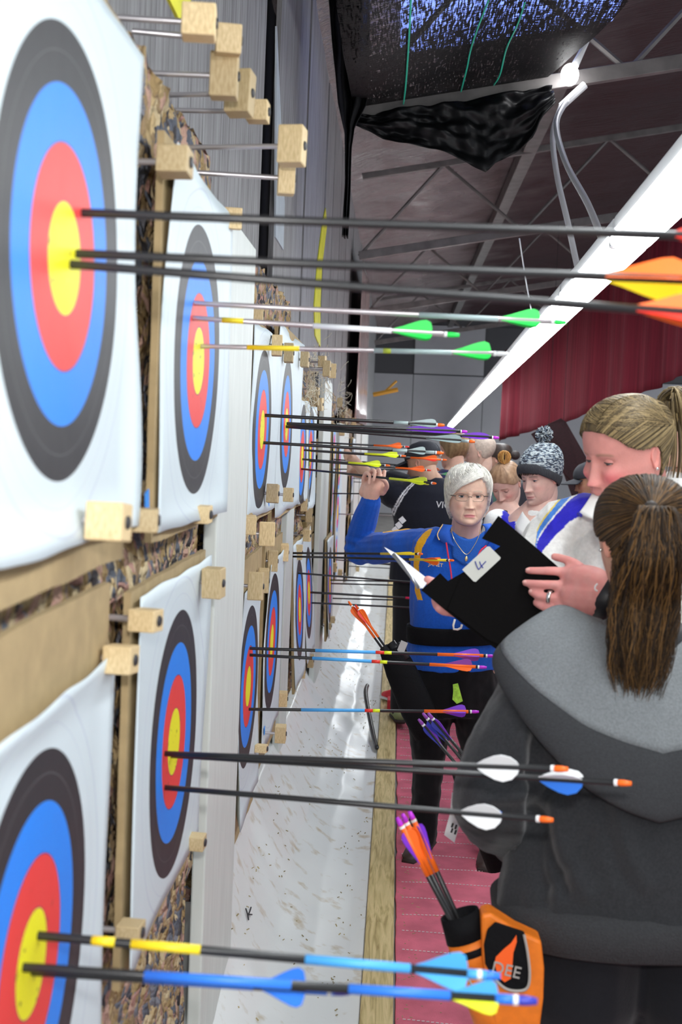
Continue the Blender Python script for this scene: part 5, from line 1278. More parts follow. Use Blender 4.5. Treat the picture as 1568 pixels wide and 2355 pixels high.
# glasses
M_frame = mat('glasses_frame', (.22, .19, .16), .3, metal=.6)
gl = MB()
def eyerim(sx):
    c = (sx*.133, .378, -.012); out = []
    for k in range(25):
        a = 2*math.pi*k/24; x = .108*math.copysign(abs(math.cos(a))**.6, math.cos(a)); z = .058*math.copysign(abs(math.sin(a))**.6, math.sin(a)); out.append(jH.L(c[0]+x, c[1]-.35*max(0, abs(c[0]+x)-.1), c[2]+z))
    return out
for sx in (-1, 1): gl.tube(eyerim(sx), .0008, 6, cap=False)
gl.tube([jH.L(-.03, .395, .0), jH.L(0, .41, .012), jH.L(.03, .395, .0)], .0013, 6)
go = gl.build('glasses', M_frame, je, smooth=True)
for sx in (-1, 1): MB().tube([jH.L(sx*.238, .335, .012), jH.L(sx*.31, .26, .014), jH.L(sx*.345, .0, .0)], .0026, 6).build('temple_arm', M_frame, go)
m, nt, b = nodes('spectacle_glass'); b.inputs['Transmission Weight'].default_value = 1; b.inputs['Roughness'].default_value = .0; b.inputs['IOR'].default_value = 1.02; b.inputs['Alpha'].default_value = .25
for sx in (-1, 1):
    r_ = eyerim(sx)[:-1]; MB().add(r_, [tuple(range(len(r_)))]).build('lens', m, go)

# hip quiver with two orange arrows (its own thing, hung on the belt)
M_qblk = mat('quiver_black', (.005, .005, .006), .8, bump=.25, bscale=120, spec=.15)
qv = thing('quiver', 'black tube quiver on a belt, with orange-vaned arrows standing in it', 'quiver', J(930, 1600, -.1))
qa, qb = J(900, 1492, -.17), J(985, 1690, -.19)
mb = MB(); mb.loft([(qa, .048, .036, (1, 0, 0)), (qa.lerp(qb, .25), .060, .042, (1, 0, 0)), (qa.lerp(qb, .7), .066, .045, (1, 0, 0)), (qb, .055, .04, (1, 0, 0))], 20); mb.build('pouch', M_qblk, qv, smooth=True)
for (x, y) in ((886, 1493), (902, 1484), (914, 1488)):
    t = (J(803, 1384, -.12)-J(887, 1500, -.175)).normalized(); p = J(x, y, -.172); MB().tube([p-t*.06, p+t*.012], .017, 14, cap=False).build('arrow_tube', M_blk, qv, smooth=True, thick=.003)
MB().box(J(925, 1488, -.20), (.028, .006, .045), rot('Y', 20)).build('label_patch', mat('grey_patch', (.45, .45, .44), .7), qv)
def stuck(px0, px1, Y0, Y1, lab, **k):
    return arrow(PY(*px0, Y0), PY(*px1, Y1), lab, **k)
stuck((885, 1500), (801, 1383), Yj-.167, Yj-.112, 'orange-vaned black arrow in the black quiver, the one further from the belt', wraps=((.28, .95, 'orange'),), v0=.50, v1=.88, vane=('red', 'orange', 'red'), nockc='orange', r=.0045, vh=.014, embed=.12, spin=40)
stuck((893, 1498), (817, 1391), Yj-.182, Yj-.127, 'orange-vaned black arrow in the black quiver, the one nearer the belt', wraps=((.30, .95, 'orange'),), v0=.50, v1=.88, vane=('orange', 'red', 'orange'), nockc='red', r=.0045, vh=.014, embed=.12)
o = MB().prism([J(1041, 1574, -.15), J(1053, 1571, -.15), J(1058, 1590, -.15), J(1064, 1612, -.15), J(1050, 1618, -.15), J(1040, 1608, -.15), J(1042, 1590, -.15)], (0, -1, -.1), .004).build('green_tag', mat('lime_tag', (.42, .80, .06), .5, var=.4, scale=90), je)
# ================================================================== person with the folder, in a white and blue polo
Yb2 = 2.72
def B(px, py, dy=0): return PY(px, py, Yb2+dy)
be = thing('person', 'smiling fair-haired person in white and blue polo, holding a black folder', 'person', (B(1470, 1300).x, Yb2, 0))
bh = .242
bM = head_M(B(1441, 1042, .0), 180-62, -16, -4)
bH = Head(bh, bM, skin=(.70, .30, .26), lip=(.62, .18, .19), brow=(.36, .20, .13), blush=(.74, .14, .16), blush_a=.8, full=.6, smile=1.0, eye_open=.42, jaw=1.06, nose=1.0, iris=(.10, .13, .15), gaze=(-.1, 1, -.5))
nF = Vector((-.10, -1, .22)).normalized()
def Q(px, py, dd=0): # the folder's own plane: slightly turned from the camera
    n = Vector((-.10, -1, .22)).normalized(); c0 = B(1200, 1360, -.17); d = ray(px, py); s_ = (c0-CAMP).dot(n)/d.dot(n); return CAMP+d*s_+n*dd
body = MB()
body.chain([(bH.L(0, -.08, -.05), .062), (bH.L(0, -.10, -.36), .060), (B(1480, 1195, .02), .068), (B(1490, 1240, .03), .10)])
bl = B(1490, 1400)
body.loft([(Vector((bl.x, Yb2, .78)), .14, .10, (1, 0, 0)), (Vector((bl.x, Yb2, 1.05)), .13, .09, (1, 0, 0)), (Vector((bl.x, Yb2, 1.35)), .15, .10, (1, 0, 0)), (Vector((bl.x, Yb2, 1.46)), .10, .07, (1, 0, 0))], 18)
for sx in (-1, 1): body.chain([(Vector((bl.x+sx*.09, Yb2, .85)), .085), (Vector((bl.x+sx*.10, Yb2, .45)), .055), (Vector((bl.x+sx*.10, Yb2, .07)), .04)])
# left hand on the folder: back of the hand to the camera, thumb on top
w0 = Q(1400, 1378, .042)
body.chain([(B(1600, 1430, -.02), .045), (B(1490, 1402, -.12), .042), (w0, .034)])
body.chain([(w0, .034), (Q(1362, 1350, .040), .038), (Q(1330, 1338, .036), .034), (Q(1312, 1328, .026), .024)])
body.chain([(Q(1388, 1386, .040), .032), (Q(1352, 1378, .042), .040), (Q(1318, 1374, .036), .034), (Q(1300, 1370, .026), .024)])
body.chain([(Q(1365, 1400, .030), .024), (Q(1325, 1402, .028), .026), (Q(1295, 1400, .024), .022)])
fing(body, [Q(1318, 1322, .024), Q(1285, 1318, .030), Q(1248, 1316, .026), Q(1215, 1314, .014)], .0112)
fing(body, [Q(1308, 1350, .028), Q(1272, 1349, .034), Q(1236, 1346, .028), Q(1208, 1342, .014)], .0112)
fing(body, [Q(1302, 1380, .026), Q(1266, 1378, .032), Q(1240, 1373, .026), Q(1222, 1363, .014)], .0112)
fing(body, [Q(1305, 1402, .022), Q(1268, 1403, .026), Q(1246, 1396, .020), Q(1232, 1387, .012)], .0112)
fing(body, [Q(1352, 1330, .03), Q(1326, 1304, .030), Q(1300, 1290, .022), Q(1274, 1282, .012)], .0118)
# right hand under the folder's far corner
body.chain([(B(1330, 1330, .0), .045), (Q(1150, 1390, -.10), .036), (Q(1060, 1385, -.06), .030), (Q(1025, 1375, -.045), .034)])
fing(body, [Q(1030, 1350, -.04), Q(1000, 1338, -.035), Q(982, 1332, -.02)], .0125)
fing(body, [Q(1030, 1365, -.04), Q(1005, 1352, -.04), Q(990, 1345, -.02)], .0120)
fing(body, [Q(1040, 1400, -.04), Q(1022, 1402, -.03), Q(1008, 1396, -.02)], .0130)
def bcol(p, n):
    q = RC.transposed() @ (p-CAMP); px = CX+F*q.x/-q.z; py = CY-F*q.y/-q.z
    c = (.70, .30, .26)
    if py > 1280:
        k = .25*sstep(.2, .7, nz(p, 60)+.5); c = tuple(lerp(a, b_, k) for a, b_ in zip((.72, .32, .29), (.68, .20, .19)))
    return c
skin('body', body, .0038, M_skin, be, 3, colfn=bcol, extra=bH.mb); bH.add_eyes(be)
M_nail = mat('fingernail', (.68, .36, .32), .35)
for (x, y, dy) in ((1213, 1313, .022), (1206, 1341, .022), (1220, 1362, .022)): MB().ball(Q(x, y, dy), (.0050, .0022, .0040), 10, 8).build('fingernail', M_nail, be, smooth=True)
M_silver = mat('silver_ring', (.75, .74, .72), .2, metal=.9)
t = (Q(1240, 1373, .026)-Q(1266, 1378, .032)).normalized(); c = Q(1263, 1377, .0315)
MB().tube([c-t*.004, c+t*.004], .0138, 16, cap=False).build('ring', M_silver, be, smooth=True, thick=.002)
# watch
M_watch = mat('watch_black', (.012, .012, .014), .4)
wa = MB(); wt = (Q(1412, 1388, .03)-Q(1380, 1368, .03)).normalized(); wc = Q(1388, 1376, .042)
wa.loft([(wc-wt*.014, .047, .040, (0, 0, 1)), (wc-wt*.011, .050, .043, (0, 0, 1)), (wc+wt*.022, .049, .042, (0, 0, 1)), (wc+wt*.026, .046, .039, (0, 0, 1))], 22)
wo = wa.build('watch', M_watch, be, smooth=True)
MB().tube(spline([Q(1367, 1352, .082), Q(1362, 1358, .084), Q(1362, 1365, .084), Q(1367, 1368, .082)]), .0018, 6).build('watch_mark', mat('white_mark', (.85, .85, .85), .4), wo)
# polo
sh = MB()
sx_ = Vector((math.cos(math.radians(-20)), math.sin(math.radians(-20)), 0))
sh.loft([(Vector((bl.x+.01, Yb2, .86)), .20, .15, sx_), (Vector((bl.x, Yb2, 1.00)), .195, .145, sx_), (Vector((bl.x, Yb2, 1.15)), .20, .15, sx_), (Vector((bl.x, Yb2, 1.27)), .215, .155, sx_), (B(1485, 1300), .220, .15, sx_), (B(1482, 1255), .218, .125, sx_), (B(1480, 1225), .185, .105, sx_), (B(1478, 1200), .125, .085, sx_), (B(1478, 1185), .085, .075, sx_)], 34)
sh.chain([(B(1300, 1230, .05), .075), (B(1268, 1262, .05), .074), (B(1262, 1330, -.02), .070), (B(1290, 1400, -.06), .062)])
sh.chain([(B(1350, 1195, .03), .06), (B(1300, 1222, .05), .075)])
sh.chain([(B(1640, 1240, -.03), .075), (B(1680, 1330, -.08), .07), (B(1600, 1405, -.10), .055)])
WHT, BLU2, SKY, YEL = (.80, .79, .76), (.030, .025, .50), (.06, .22, .66), (.80, .62, .10)
def pcol(p, n):
    q = RC.transposed() @ (p-CAMP); px = CX+F*q.x/-q.z; py = CY-F*q.y/-q.z
    # curved panels of the yoke, from collar to underarm
    yb_ = interp([(1225, 1340), (1235, 1268), (1250, 1242), (1280, 1205), (1310, 1172), (1340, 1150), (1362, 1135), (1400, 1118)], px)[0]
    wd = interp([(1225, 38), (1245, 42), (1275, 46), (1310, 50), (1345, 54), (1370, 54), (1400, 40)], px)[0]
    d = py-yb_+22
    if 1200 < px < 1400 and d > -60:
        if 0 <= d < wd and px < 1376: return BLU2
        if -24 <= d < -6 and px < 1312: return SKY
        if -30 <= d < -24 and px < 1312: return YEL
    return WHT
skin('polo_shirt', sh, .0031, M_cloth, be, 3, colfn=pcol, disp=lambda p, n: .006*nz(p, 8)+.0035*nz(p, 24, 2))
M_whitek = mat('white_knit', (.80, .79, .76), .8, bump=.3, bscale=400)
co = MB()
a = spline([B(1392, 1118, -.05), B(1372, 1165, -.085), B(1364, 1180, -.095)], 8); b_ = spline([B(1398, 1120, -.03), B(1420, 1178, -.12), B(1400, 1200, -.13)], 8); n = len(a)-1
a2 = spline([B(1332, 1182, -.10), B(1352, 1190, -.135), B(1378, 1196, -.15), B(1405, 1192, -.16)], 6); b2 = spline([B(1366, 1128, .02), B(1382, 1142, -.02), B(1402, 1154, -.05), B(1425, 1162, -.07)], 6); n2 = len(a2)-1
co.grid(lambda u, v: a2[int(round(u*n2))].lerp(b2[int(round(u*n2))], v)+Vector((0, -.01*math.sin(3.14*v), 0)), n2, 8)
co.build('collar', M_whitek, be, smooth=True, thick=.006)
MB().tube([B(1330, 1181, -.105), B(1336, 1186, -.115)], .004, 8).build('collar_tip', mat('navy_tip', (.03, .03, .30), .6), be)
MB().loft([(B(1478, 1190, .02), .092, .082, (1, 0, 0)), (B(1480, 1160, .03), .078, .072, (1, 0, 0))], 22, cap=False).build('collar_stand', M_whitek, be, smooth=True, thick=.006)
tr = MB(); tr.loft([(Vector((bl.x, Yb2, .98)), .18, .13, (1, 0, 0)), (Vector((bl.x, Yb2, .84)), .19, .14, (1, 0, 0)), (Vector((bl.x, Yb2, .74)), .18, .13, (1, 0, 0))], 20)
for sx in (-1, 1):
    tr.chain([(Vector((bl.x+sx*.09, Yb2, .82)), .105), (Vector((bl.x+sx*.10, Yb2, .45)), .075), (Vector((bl.x+sx*.10, Yb2, .07)), .06)])
    shoe(be, (bl.x+sx*.10, Yb2+.06, 0), (bl.x+sx*.11-.08, Yb2-.16, 0), m=M_brshoe)
skin('trousers', tr, .012, M_cloth, be, 3, colfn=lambda p, n: (.012, .012, .015))
# hair: parted, drawn back into a bun
def bz(a):
    d = abs(math.degrees(a)); return interp([(0, .285), (25, .27), (45, .21), (62, .12), (75, .085), (100, .07), (110, -.10), (122, -.22), (150, -.30), (180, -.32)], d)[0]
def bc(a, t, k):
    g = .55+.45*k; dk = (.06, .042, .022); lt = (.26, .18, .075); return tuple(lerp(p, q, min(1, max(0, .35+.8*k))) for p, q in zip(dk, lt))
hair_cap(bH, bz, lambda a, t: -.005+.02*math.sin(math.pi*t), be, bc, streak=.006, sf=40)
bun = bH.L(.02, -.56, .22)
paths = []
for i in range(1700):
    side = random.choice((-1, 1)); u = random.random(); p = []; k0 = random.uniform(.05, .075)
    dB = (bH.M.inverted() @ bun/bh-Vector((0, -.03, .06))).normalized()
    if u < .62:            # from the parting, over the side of the head
        ph = math.radians(random.uniform(38, 118)); d0 = Vector((-.16+side*.012, math.cos(ph), math.sin(ph))).normalized()
        lw = random.uniform(.0, .9); dm = Vector((side*.95, lerp(.55, -.25, random.random()), lerp(.75, -.05, lw))).normalized()
    else:
        a0 = side*math.radians(random.uniform(12, 128)); d0 = bH.dirof(bz(a0)+random.uniform(0, .03), a0); dm = (d0+dB*.6+Vector((side*.25, 0, .1))).normalized()
    for j in range(15):
        s_ = j/14; d = (d0*(1-s_)**2+dm*(2*s_*(1-s_))+dB*s_**2).normalized(); p.append(bH.over(d, 1+k0+.02*math.sin(math.pi*s_)).lerp(bun, s_**8))
    p.append(bun+Vector((random.gauss(0, .012), random.gauss(0, .012), random.gauss(0, .012)))); paths.append(p)
def blond(q):
    v = random.random(); return tuple(lerp(a, c, v**1.3) for a, c in zip((.055, .038, .020), (.34, .245, .115)))
strands(paths, .0011, be, blond)
paths = []
for i in range(200):                      # the bun and its loose tail
    c = bun+bH.M.to_3x3() @ Vector((0, -.02, .01)); r_ = random.uniform(.028, .052); ph = random.uniform(0, 6.28); tl = random.gauss(0, .5); p = []
    for j in range(10):
        q = ph+j*.45; p.append(c+bH.M.to_3x3() @ Vector((r_*math.cos(q)*math.cos(tl), r_*math.sin(tl)*math.cos(q)*.9, r_*math.sin(q))))
    paths.append(p)
for i in range(90):
    p = []; o_ = random.gauss(0, .016); o2 = random.gauss(0, .01)
    for j in range(9):
        s_ = j/8; p.append(bun+Vector((.012+o_*(1+s_)+.02*math.sin(s_*2), -.015+o2, .03-.19*s_+.02*s_*s_)))
    paths.append(p)
strands(paths, .0016, be, lambda q: tuple(lerp(a, c, random.random()) for a, c in zip((.30, .17, .06), (.68, .44, .18))) if False else blond(q), name='hair_bun')
MB().ball(bH.L(-bH.jw(-.1)*hp(-.1)[2]-.03, -.035, -.118), .0038, 10, 8).build('earring', M_silver, be, smooth=True)

# fingers of the person behind, at the folder's far edge
# black folder with the number card and score sheets
fd = thing('score_folder', 'large black score folder with a white card numbered 4, held up', 'folder', B(1150, 1340, -.28))
M_fold = mat('black_folder', (.004, .0035, .0035), .9, bump=.15, bscale=300, spec=.1)
poly = [Q(1146, 1186), Q(1236, 1262), Q(1330, 1345), Q(1352, 1368), Q(1335, 1450), Q(1250, 1560), Q(1150, 1500), Q(1060, 1432), Q(968, 1357), Q(1012, 1318), Q(1030, 1336), Q(1075, 1310), Q(1150, 1256), Q(1108, 1238)]
MB().prism(poly, -nF, .004).build('cover', M_fold, fd)
poly = [Q(1136, 1192, .006), Q(1240, 1275, .006), Q(1345, 1372, .006), Q(1250, 1480, .006), Q(1100, 1400, .006), Q(1040, 1345, .006), Q(1075, 1312, .006)]
poly = [Q(1062, 1322, .005), Q(1157, 1258, .005), Q(1330, 1395, .005), Q(1230, 1520, .005), Q(1120, 1470, .005), Q(1030, 1400, .005)]
MB().prism(poly, -nF, .003).build('flap', M_fold, fd)
card = [Q(1063, 1311, .0075), Q(1120, 1258, .0075), Q(1126, 1258, .0075), Q(1151, 1283, .0075), Q(1150, 1287, .0075), Q(1094, 1339, .0075), Q(1089, 1338, .0075)]
co_ = MB().prism(card, -nF, .0012).build('number_card', mat('grey_card', (.55, .55, .50), .7), fd)
M_bink = mat('blue_ink', (.03, .04, .28), .6)
for pl in (((1092.6, 1292), (1096.9, 1304), (1100.2, 1310), (1102, 1309.6), (1107.6, 1302.6), (1117.6, 1292)), ((1103, 1292.5), (1105.6, 1300), (1111, 1307.3))):
    MB().tube(spline([Q(x, y, .0088) for x, y in pl], 4), .0012, 6).build('digit_stroke', M_bink, co_)
M_paper = mat('white_paper', (.86, .87, .88), .7)
poly = [Q(880, 1254, -.03), Q(906, 1268, -.03), Q(930, 1288, -.03), Q(965, 1315, -.03), Q(986, 1332, -.02), Q(972, 1352, -.01), Q(962, 1352, -.012), Q(935, 1318, -.02), Q(905, 1282, -.025)]
MB().prism(poly, nF, .003).build('score_sheet', M_paper, fd)
M_grey = mat('clip_metal', (.35, .36, .38), .3, metal=.8)
MB().tube([Q(902, 1272, -.014), Q(945, 1326, -.010), Q(962, 1352, -.006)], .004, 8).build('clip_bar', M_grey, fd, smooth=True)
# ================================================================== person in the grey hoodie, back to the camera
Yg = 2.30
def Gp(px, py, dy=0): return PY(px, py, Yg+dy)
ge = thing('person', 'person in a dark grey hooded jacket with a long brown ponytail, seen from behind', 'person', (Gp(1470, 1500).x, Yg, 0))
gh = .240
gH = Head(gh, head_M(Gp(1478, 1245, .03), 14, -10, -3), skin=(.66, .36, .25), brow=(.1, .07, .05))
body = MB(); body.chain([(gH.L(0, -.06, -.05), .058), (gH.L(0, -.08, -.36), .055), (Gp(1482, 1430, .02), .060), (Gp(1482, 1480, .02), .09)])
gx = Gp(1490, 1700).x
body.loft([(Vector((gx, Yg, .80)), .13, .09, (1, 0, 0)), (Vector((gx, Yg, 1.05)), .12, .08, (1, 0, 0)), (Vector((gx, Yg, 1.25)), .13, .08, (1, 0, 0)), (Vector((gx, Yg, 1.33)), .09, .06, (1, 0, 0))], 16)
for sx in (-1, 1): body.chain([(Vector((gx+sx*.09, Yg, .85)), .08), (Vector((gx+sx*.10, Yg, .45)), .05), (Vector((gx+sx*.10, Yg, .07)), .04)])
body.chain([(Gp(1130, 1880, .10), .035), (Gp(1190, 1935, .30), .028), (Gp(1215, 1945, .36), .034), (Gp(1235, 1950, .40), .028)])
for q in range(4): body.chain([(Gp(1232, 1935+q*9, .40), .010), (Gp(1245, 1935+q*9, .45), .009), (Gp(1252, 1940+q*9, .47), .008)], n=8)
skin('body', body, .006, M_skin, ge, 3, colfn=lambda p, n: (.66, .36, .25), extra=gH.mb); gH.add_eyes(ge)
sh = MB()
GK = 1.06
def gt(py, hw, hd, cx=1485, dy=0): return (Gp(cx, py, dy), hw*GK, hd, (1, 0, 0), 2.3)
sh.loft([gt(2120, .262, .165, 1488), gt(2080, .268, .17, 1488), gt(2030, .262, .168, 1488), gt(1970, .248, .162, 1488), gt(1880, .230, .152, 1486), gt(1780, .205, .145, 1485), gt(1680, .210, .145, 1485), gt(1620, .212, .140, 1485), gt(1570, .205, .125, 1484), gt(1520, .165, .105, 1483), gt(1470, .11, .085, 1482), gt(1430, .075, .07, 1482)], 44)
sh.chain([(Gp(1310, 1585, .03), .080), (Gp(1250, 1602, .02), .082), (Gp(1205, 1665, -.01), .084), (Gp(1170, 1755, -.03), .086), (Gp(1146, 1825, -.03), .080), (Gp(1150, 1880, .04), .070), (Gp(1180, 1915, .16), .060), (Gp(1200, 1940, .27), .050)])
sh.chain([(Gp(1670, 1585, .03), .080), (Gp(1740, 1665, -.01), .084), (Gp(1800, 1820, -.02), .075), (Gp(1765, 1900, .06), .06), (Gp(1725, 1945, .13), .048)])
HG = (.030, .031, .034)
def gdisp(p, n):
    q = RC.transposed() @ (p-CAMP); px = CX+F*q.x/-q.z; py = CY-F*q.y/-q.z
    d = .015*nz((p.x*7, p.y*5, p.z*2.6), 1, 1)+.009*nz((p.x*16, p.y*12, p.z*6), 1, 4)+.0018*nz(p, 45)
    def fold(pl, wd, amp):
        best = 9e9
        for (x0, y0), (x1, y1) in zip(pl, pl[1:]):
            dx, dy = x1-x0, y1-y0; t = max(0, min(1, ((px-x0)*dx+(py-y0)*dy)/(dx*dx+dy*dy))); best = min(best, math.hypot(px-x0-t*dx, py-y0-t*dy))
        return 1.1*amp*math.exp(-(best/wd)**2)
    if n.y < .3:
        d += fold([(1255, 1640), (1230, 1720), (1225, 1850), (1235, 2000), (1250, 2080)], 17, -.011)
        d += fold([(1205, 1700), (1195, 1850), (1185, 1980), (1165, 2080)], 18, .014)
        d += fold([(1270, 1850), (1290, 1950), (1350, 2060)], 22, .010)
        d += fold([(1240, 1880), (1262, 1960), (1300, 2050)], 14, -.010)
        d += fold([(1240, 1640), (1330, 1600), (1400, 1640)], 20, -.008)
        d += fold([(1120, 1790), (1180, 1800), (1220, 1780)], 14, -.010) + fold([(1110, 1840), (1170, 1840), (1215, 1815)], 12, .007)
        d += fold([(1300, 1700), (1420, 1760), (1560, 1780)], 30, .007)
        d += fold([(1295, 1660), (1262, 1740), (1240, 1830)], 16, .010) + fold([(1350, 1930), (1300, 2000), (1255, 2040)], 18, -.008) + fold([(1420, 1850), (1440, 1950), (1480, 2030)], 24, .008) + fold([(1380, 1780), (1400, 1900), (1430, 2020)], 20, -.007)
        d += fold([(1560, 1690), (1500, 1740), (1520, 1850)], 25, -.006)
    
    return d
skin('hooded_jacket', sh, .0062, M_knit, ge, 14, colfn=lambda p, n: HG, disp=gdisp)
# ribbed hem
hm = MB(); hm.loft([gt(2136, .256, .164, 1488), gt(2126, .276, .180, 1488), gt(2056, .281, .185, 1488), gt(2036, .262, .168, 1488)], 60)
hm.build('hem_band', mat('hem_grey', (.036, .037, .040), .95, bump=.5, bscale=300, var=.25, scale=220), ge, smooth=True)
# hood lying over the shoulders, lining uppermost
def hoodp(u, v):
    a = lerp(math.radians(168), math.radians(372), u)             # around the neck, over the back
    ri = .082; ro = interp([(0, .262), (.12, .280), (.35, .268), (.5, .25), (.65, .268), (.88, .280), (1, .262)], u)[0]
    bulge = math.sin(math.pi*v)
    r_ = lerp(ri, ro, v); c = Gp(1484, 1478, .03)
    zi = .035-.02*math.sin(math.pi*u); zo = interp([(0, -.01), (.1, -.018), (.2, -.055), (.35, -.125), (.5, -.170), (.65, -.125), (.8, -.055), (.9, -.018), (1, -.01)], u)[0]
    z = lerp(zi, zo, v**1.25)+.036*bulge+.010*nz((u*7, v*3, 2))
    return c+Vector((r_*math.cos(a), r_*math.sin(a)*.78, z))
M_lin = mat('hood_lining', (.20, .215, .225), .95, var=.25, scale=240, bump=.3, bscale=300)  # light grey lining, coloured paler still for lamplight from above
hob = MB().grid(hoodp, 64, 24).build('hood', M_lin, ge, smooth=True, thick=.008)
def rimp(u, v):
    p = hoodp(u, 1.0); b_ = hoodp(u, .86); d = (p-b_).normalized(); g_ = .35+2.2*math.sin(math.pi*u)**2; a = lerp(-.3, 3.6, v)
    return p+d*(.018*math.sin(a))*(1+.3*g_)+Vector((0, 0, (-.022+.022*math.cos(a))*g_))
MB().grid(rimp, 64, 12).build('hood_rim', mat('hood_grey', (.040, .042, .046), .95, var=.25, scale=220, bump=.3, bscale=400), hob, smooth=True, thick=.006)
# jeans
tr = MB(); tr.loft([(Vector((gx, Yg, .96)), .18, .11, (1, 0, 0)), (Vector((gx, Yg, .84)), .205, .125, (1, 0, 0)), (Vector((gx, Yg, .74)), .21, .13, (1, 0, 0))], 24)
for sx in (-1, 1):
    tr.chain([(Vector((gx+sx*.105, Yg, .80)), .120), (Vector((gx+sx*.115, Yg, .62)), .128), (Vector((gx+sx*.11, Yg, .40)), .085), (Vector((gx+sx*.11, Yg, .07)), .065)])
    shoe(ge, (gx+sx*.11, Yg-.08, 0), (gx+sx*.12, Yg+.16, 0), m=M_brshoe)
skin('trousers', tr, .010, M_cloth, ge, 3, colfn=lambda p, n: (.010, .011, .014), disp=lambda p, n: .005*nz(p, 10))
# hair drawn up to the ponytail
def gz(a):
    d = abs(math.degrees(a)); return interp([(0, .30), (40, .24), (65, .10), (85, .02), (97, .0), (106, -.12), (125, -.28), (150, -.36), (180, -.38)], d)[0]
def gc(a, t, k): return tuple(lerp(p, q, min(1, max(0, .3+.7*k))) for p, q in zip((.030, .017, .009), (.11, .065, .028)))
hair_cap(gH, gz, lambda a, t: .0+.02*math.sin(math.pi*t), ge, gc, streak=.006, sf=40)
knot = PY(1500, 1168, Yg-.115)
kn = gH.M.inverted() @ knot      # in head space, metres
paths = []
def brown(q):
    v = random.random(); return tuple(lerp(a, c, v**2.0) for a, c in zip((.014, .008, .0045), (.17, .085, .024)))
for i in range(1500):
    a0 = random.uniform(-math.pi, math.pi); z0 = gz(a0)+random.uniform(0, .02) if random.random() < .6 else random.uniform(.1, .49)
    d0 = gH.dirof(z0, a0); d1 = (kn/gh-Vector((0, -.03, .06))).normalized(); p = []; k0 = random.uniform(.06, .085)
    ang = d0.angle(d1); ax = d0.cross(d1)
    if ax.length < 1e-6: continue
    ax.normalize()
    for j in range(13):
        s_ = j/12; d = Matrix.Rotation(ang*s_, 3, ax) @ d0; p.append(gH.over(d, 1+k0).lerp(knot, s_**5))
    paths.append(p)
strands(paths, .0011, ge, brown)
paths = []
for i in range(2600):
    o1, o2 = max(-1.9, min(1.9, random.gauss(0, 1))), max(-1.9, min(1.9, random.gauss(0, 1))); L = random.uniform(.24, .345) if random.random() < .75 else random.uniform(.15, .24); ph = random.uniform(0, 6.28); p = []; wv = random.uniform(.002, .007)
    lock = math.sin(o1*5)*.004; fr = random.uniform(12, 20)
    for j in range(16):
        s_ = j/15; sp = interp([(0, .008), (.1, .016), (.3, .025), (.6, .029), (.85, .025), (1, .016)], s_)[0]
        dn = L*s_; out = -.045*math.sin(math.pi*min(1, s_*1.7+.1))*(1-s_*.5)
        p.append(knot+Vector((o1*sp+wv*math.sin(ph+s_*fr)+lock*s_*4-.012*s_, out+o2*sp*.45-.012, -dn+.018*math.sin(math.pi*min(1, s_*5))*(1 if s_ < .2 else 0))))
    paths.append(p)
_lk = [brown(0) for _ in range(60)]
strands(paths, .0010, ge, lambda q: _lk[int((paths[q][8].x*900) % 60)] if random.random() < .6 else brown(q), name='ponytail')
MB().tube([knot+Vector((0, .014, 0)), knot+Vector((0, -.006, -.004))], .013, 14).build('hair_tie', mat('hair_tie', (.02, .012, .008), .7), ge, smooth=True)
for px, py in ((1557, 1318), (1381, 1265)): MB().ball(Gp(px, py, .02), .004, 10, 8).build('earring', M_silver, ge, smooth=True)
MB().grid(lambda u, v: Gp(lerp(1400, 1570, u), 1425+10*math.sin(u*3)+v*30, -.02+.04*v), 8, 4).build('inner_collar', mat('pale_lining', (.55, .57, .58), .9), ge, smooth=True, thick=.004) if False else None

# orange and black hip quiver with arrows
M_orq = mat('orange_nylon', (.85, .20, .008), .55, var=.15, scale=60); M_greyp = mat('grey_piping', (.38, .35, .32), .6)
hq = thing('quiver', 'orange and black hip quiver hanging below the grey hooded jacket', 'quiver', Gp(1170, 2250, -.05))
def ring(c, ax, a, b_, n=26): return None
t0, t1 = Gp(1056, 2100, -.13), Gp(1165, 2420, -.15)
mb = MB(); mb.loft([(t0, .034, .030, (1, 0, 0)), (t0.lerp(t1, .18), .038, .033, (1, 0, 0))], 24, cap=False); mb.build('mouth_band', M_qblk, hq, smooth=True, thick=.004)
mb = MB(); mb.loft([(t0.lerp(t1, .17), .0375, .032, (1, 0, 0)), (t0.lerp(t1, .40), .040, .034, (1, 0, 0))], 24, cap=False); mb.build('orange_sleeve', M_orq, hq, smooth=True, thick=.003)
mb = MB(); mb.loft([(t0.lerp(t1, .23), .0392, .034, (1, 0, .35)), (t0.lerp(t1, .28), .0398, .0345, (1, 0, .35))], 24, cap=False); mb.build('black_stripe', M_qblk, hq, smooth=True, thick=.003)
mb = MB(); mb.loft([(t0.lerp(t1, .40), .041, .035, (1, 0, 0)), (t0.lerp(t1, 1), .040, .034, (1, 0, 0))], 24); mb.build('lower_sleeve', M_orq, hq, smooth=True)
MB().tube(spline([Gp(1060, 2255, -.185), Gp(1076, 2252, -.19), Gp(1084, 2268, -.19), Gp(1078, 2290, -.185)]), .002, 6).build('loop', M_greyp, hq)
def pk(pl, dd): return [Gp(x, y, -.20+dd) for x, y in pl]
out = [(1106, 2105), (1128, 2100), (1190, 2140), (1245, 2165), (1252, 2230), (1250, 2300), (1235, 2420), (1150, 2420), (1122, 2300), (1108, 2200)]
MB().prism(pk(out, .02), (0, 1, 0), .05).build('pocket', M_orq, hq, bevel=.006)
inn = [(1112, 2170), (1120, 2135), (1138, 2118), (1205, 2140), (1213, 2180), (1218, 2240), (1212, 2272), (1190, 2278), (1160, 2270), (1130, 2240), (1115, 2215)]
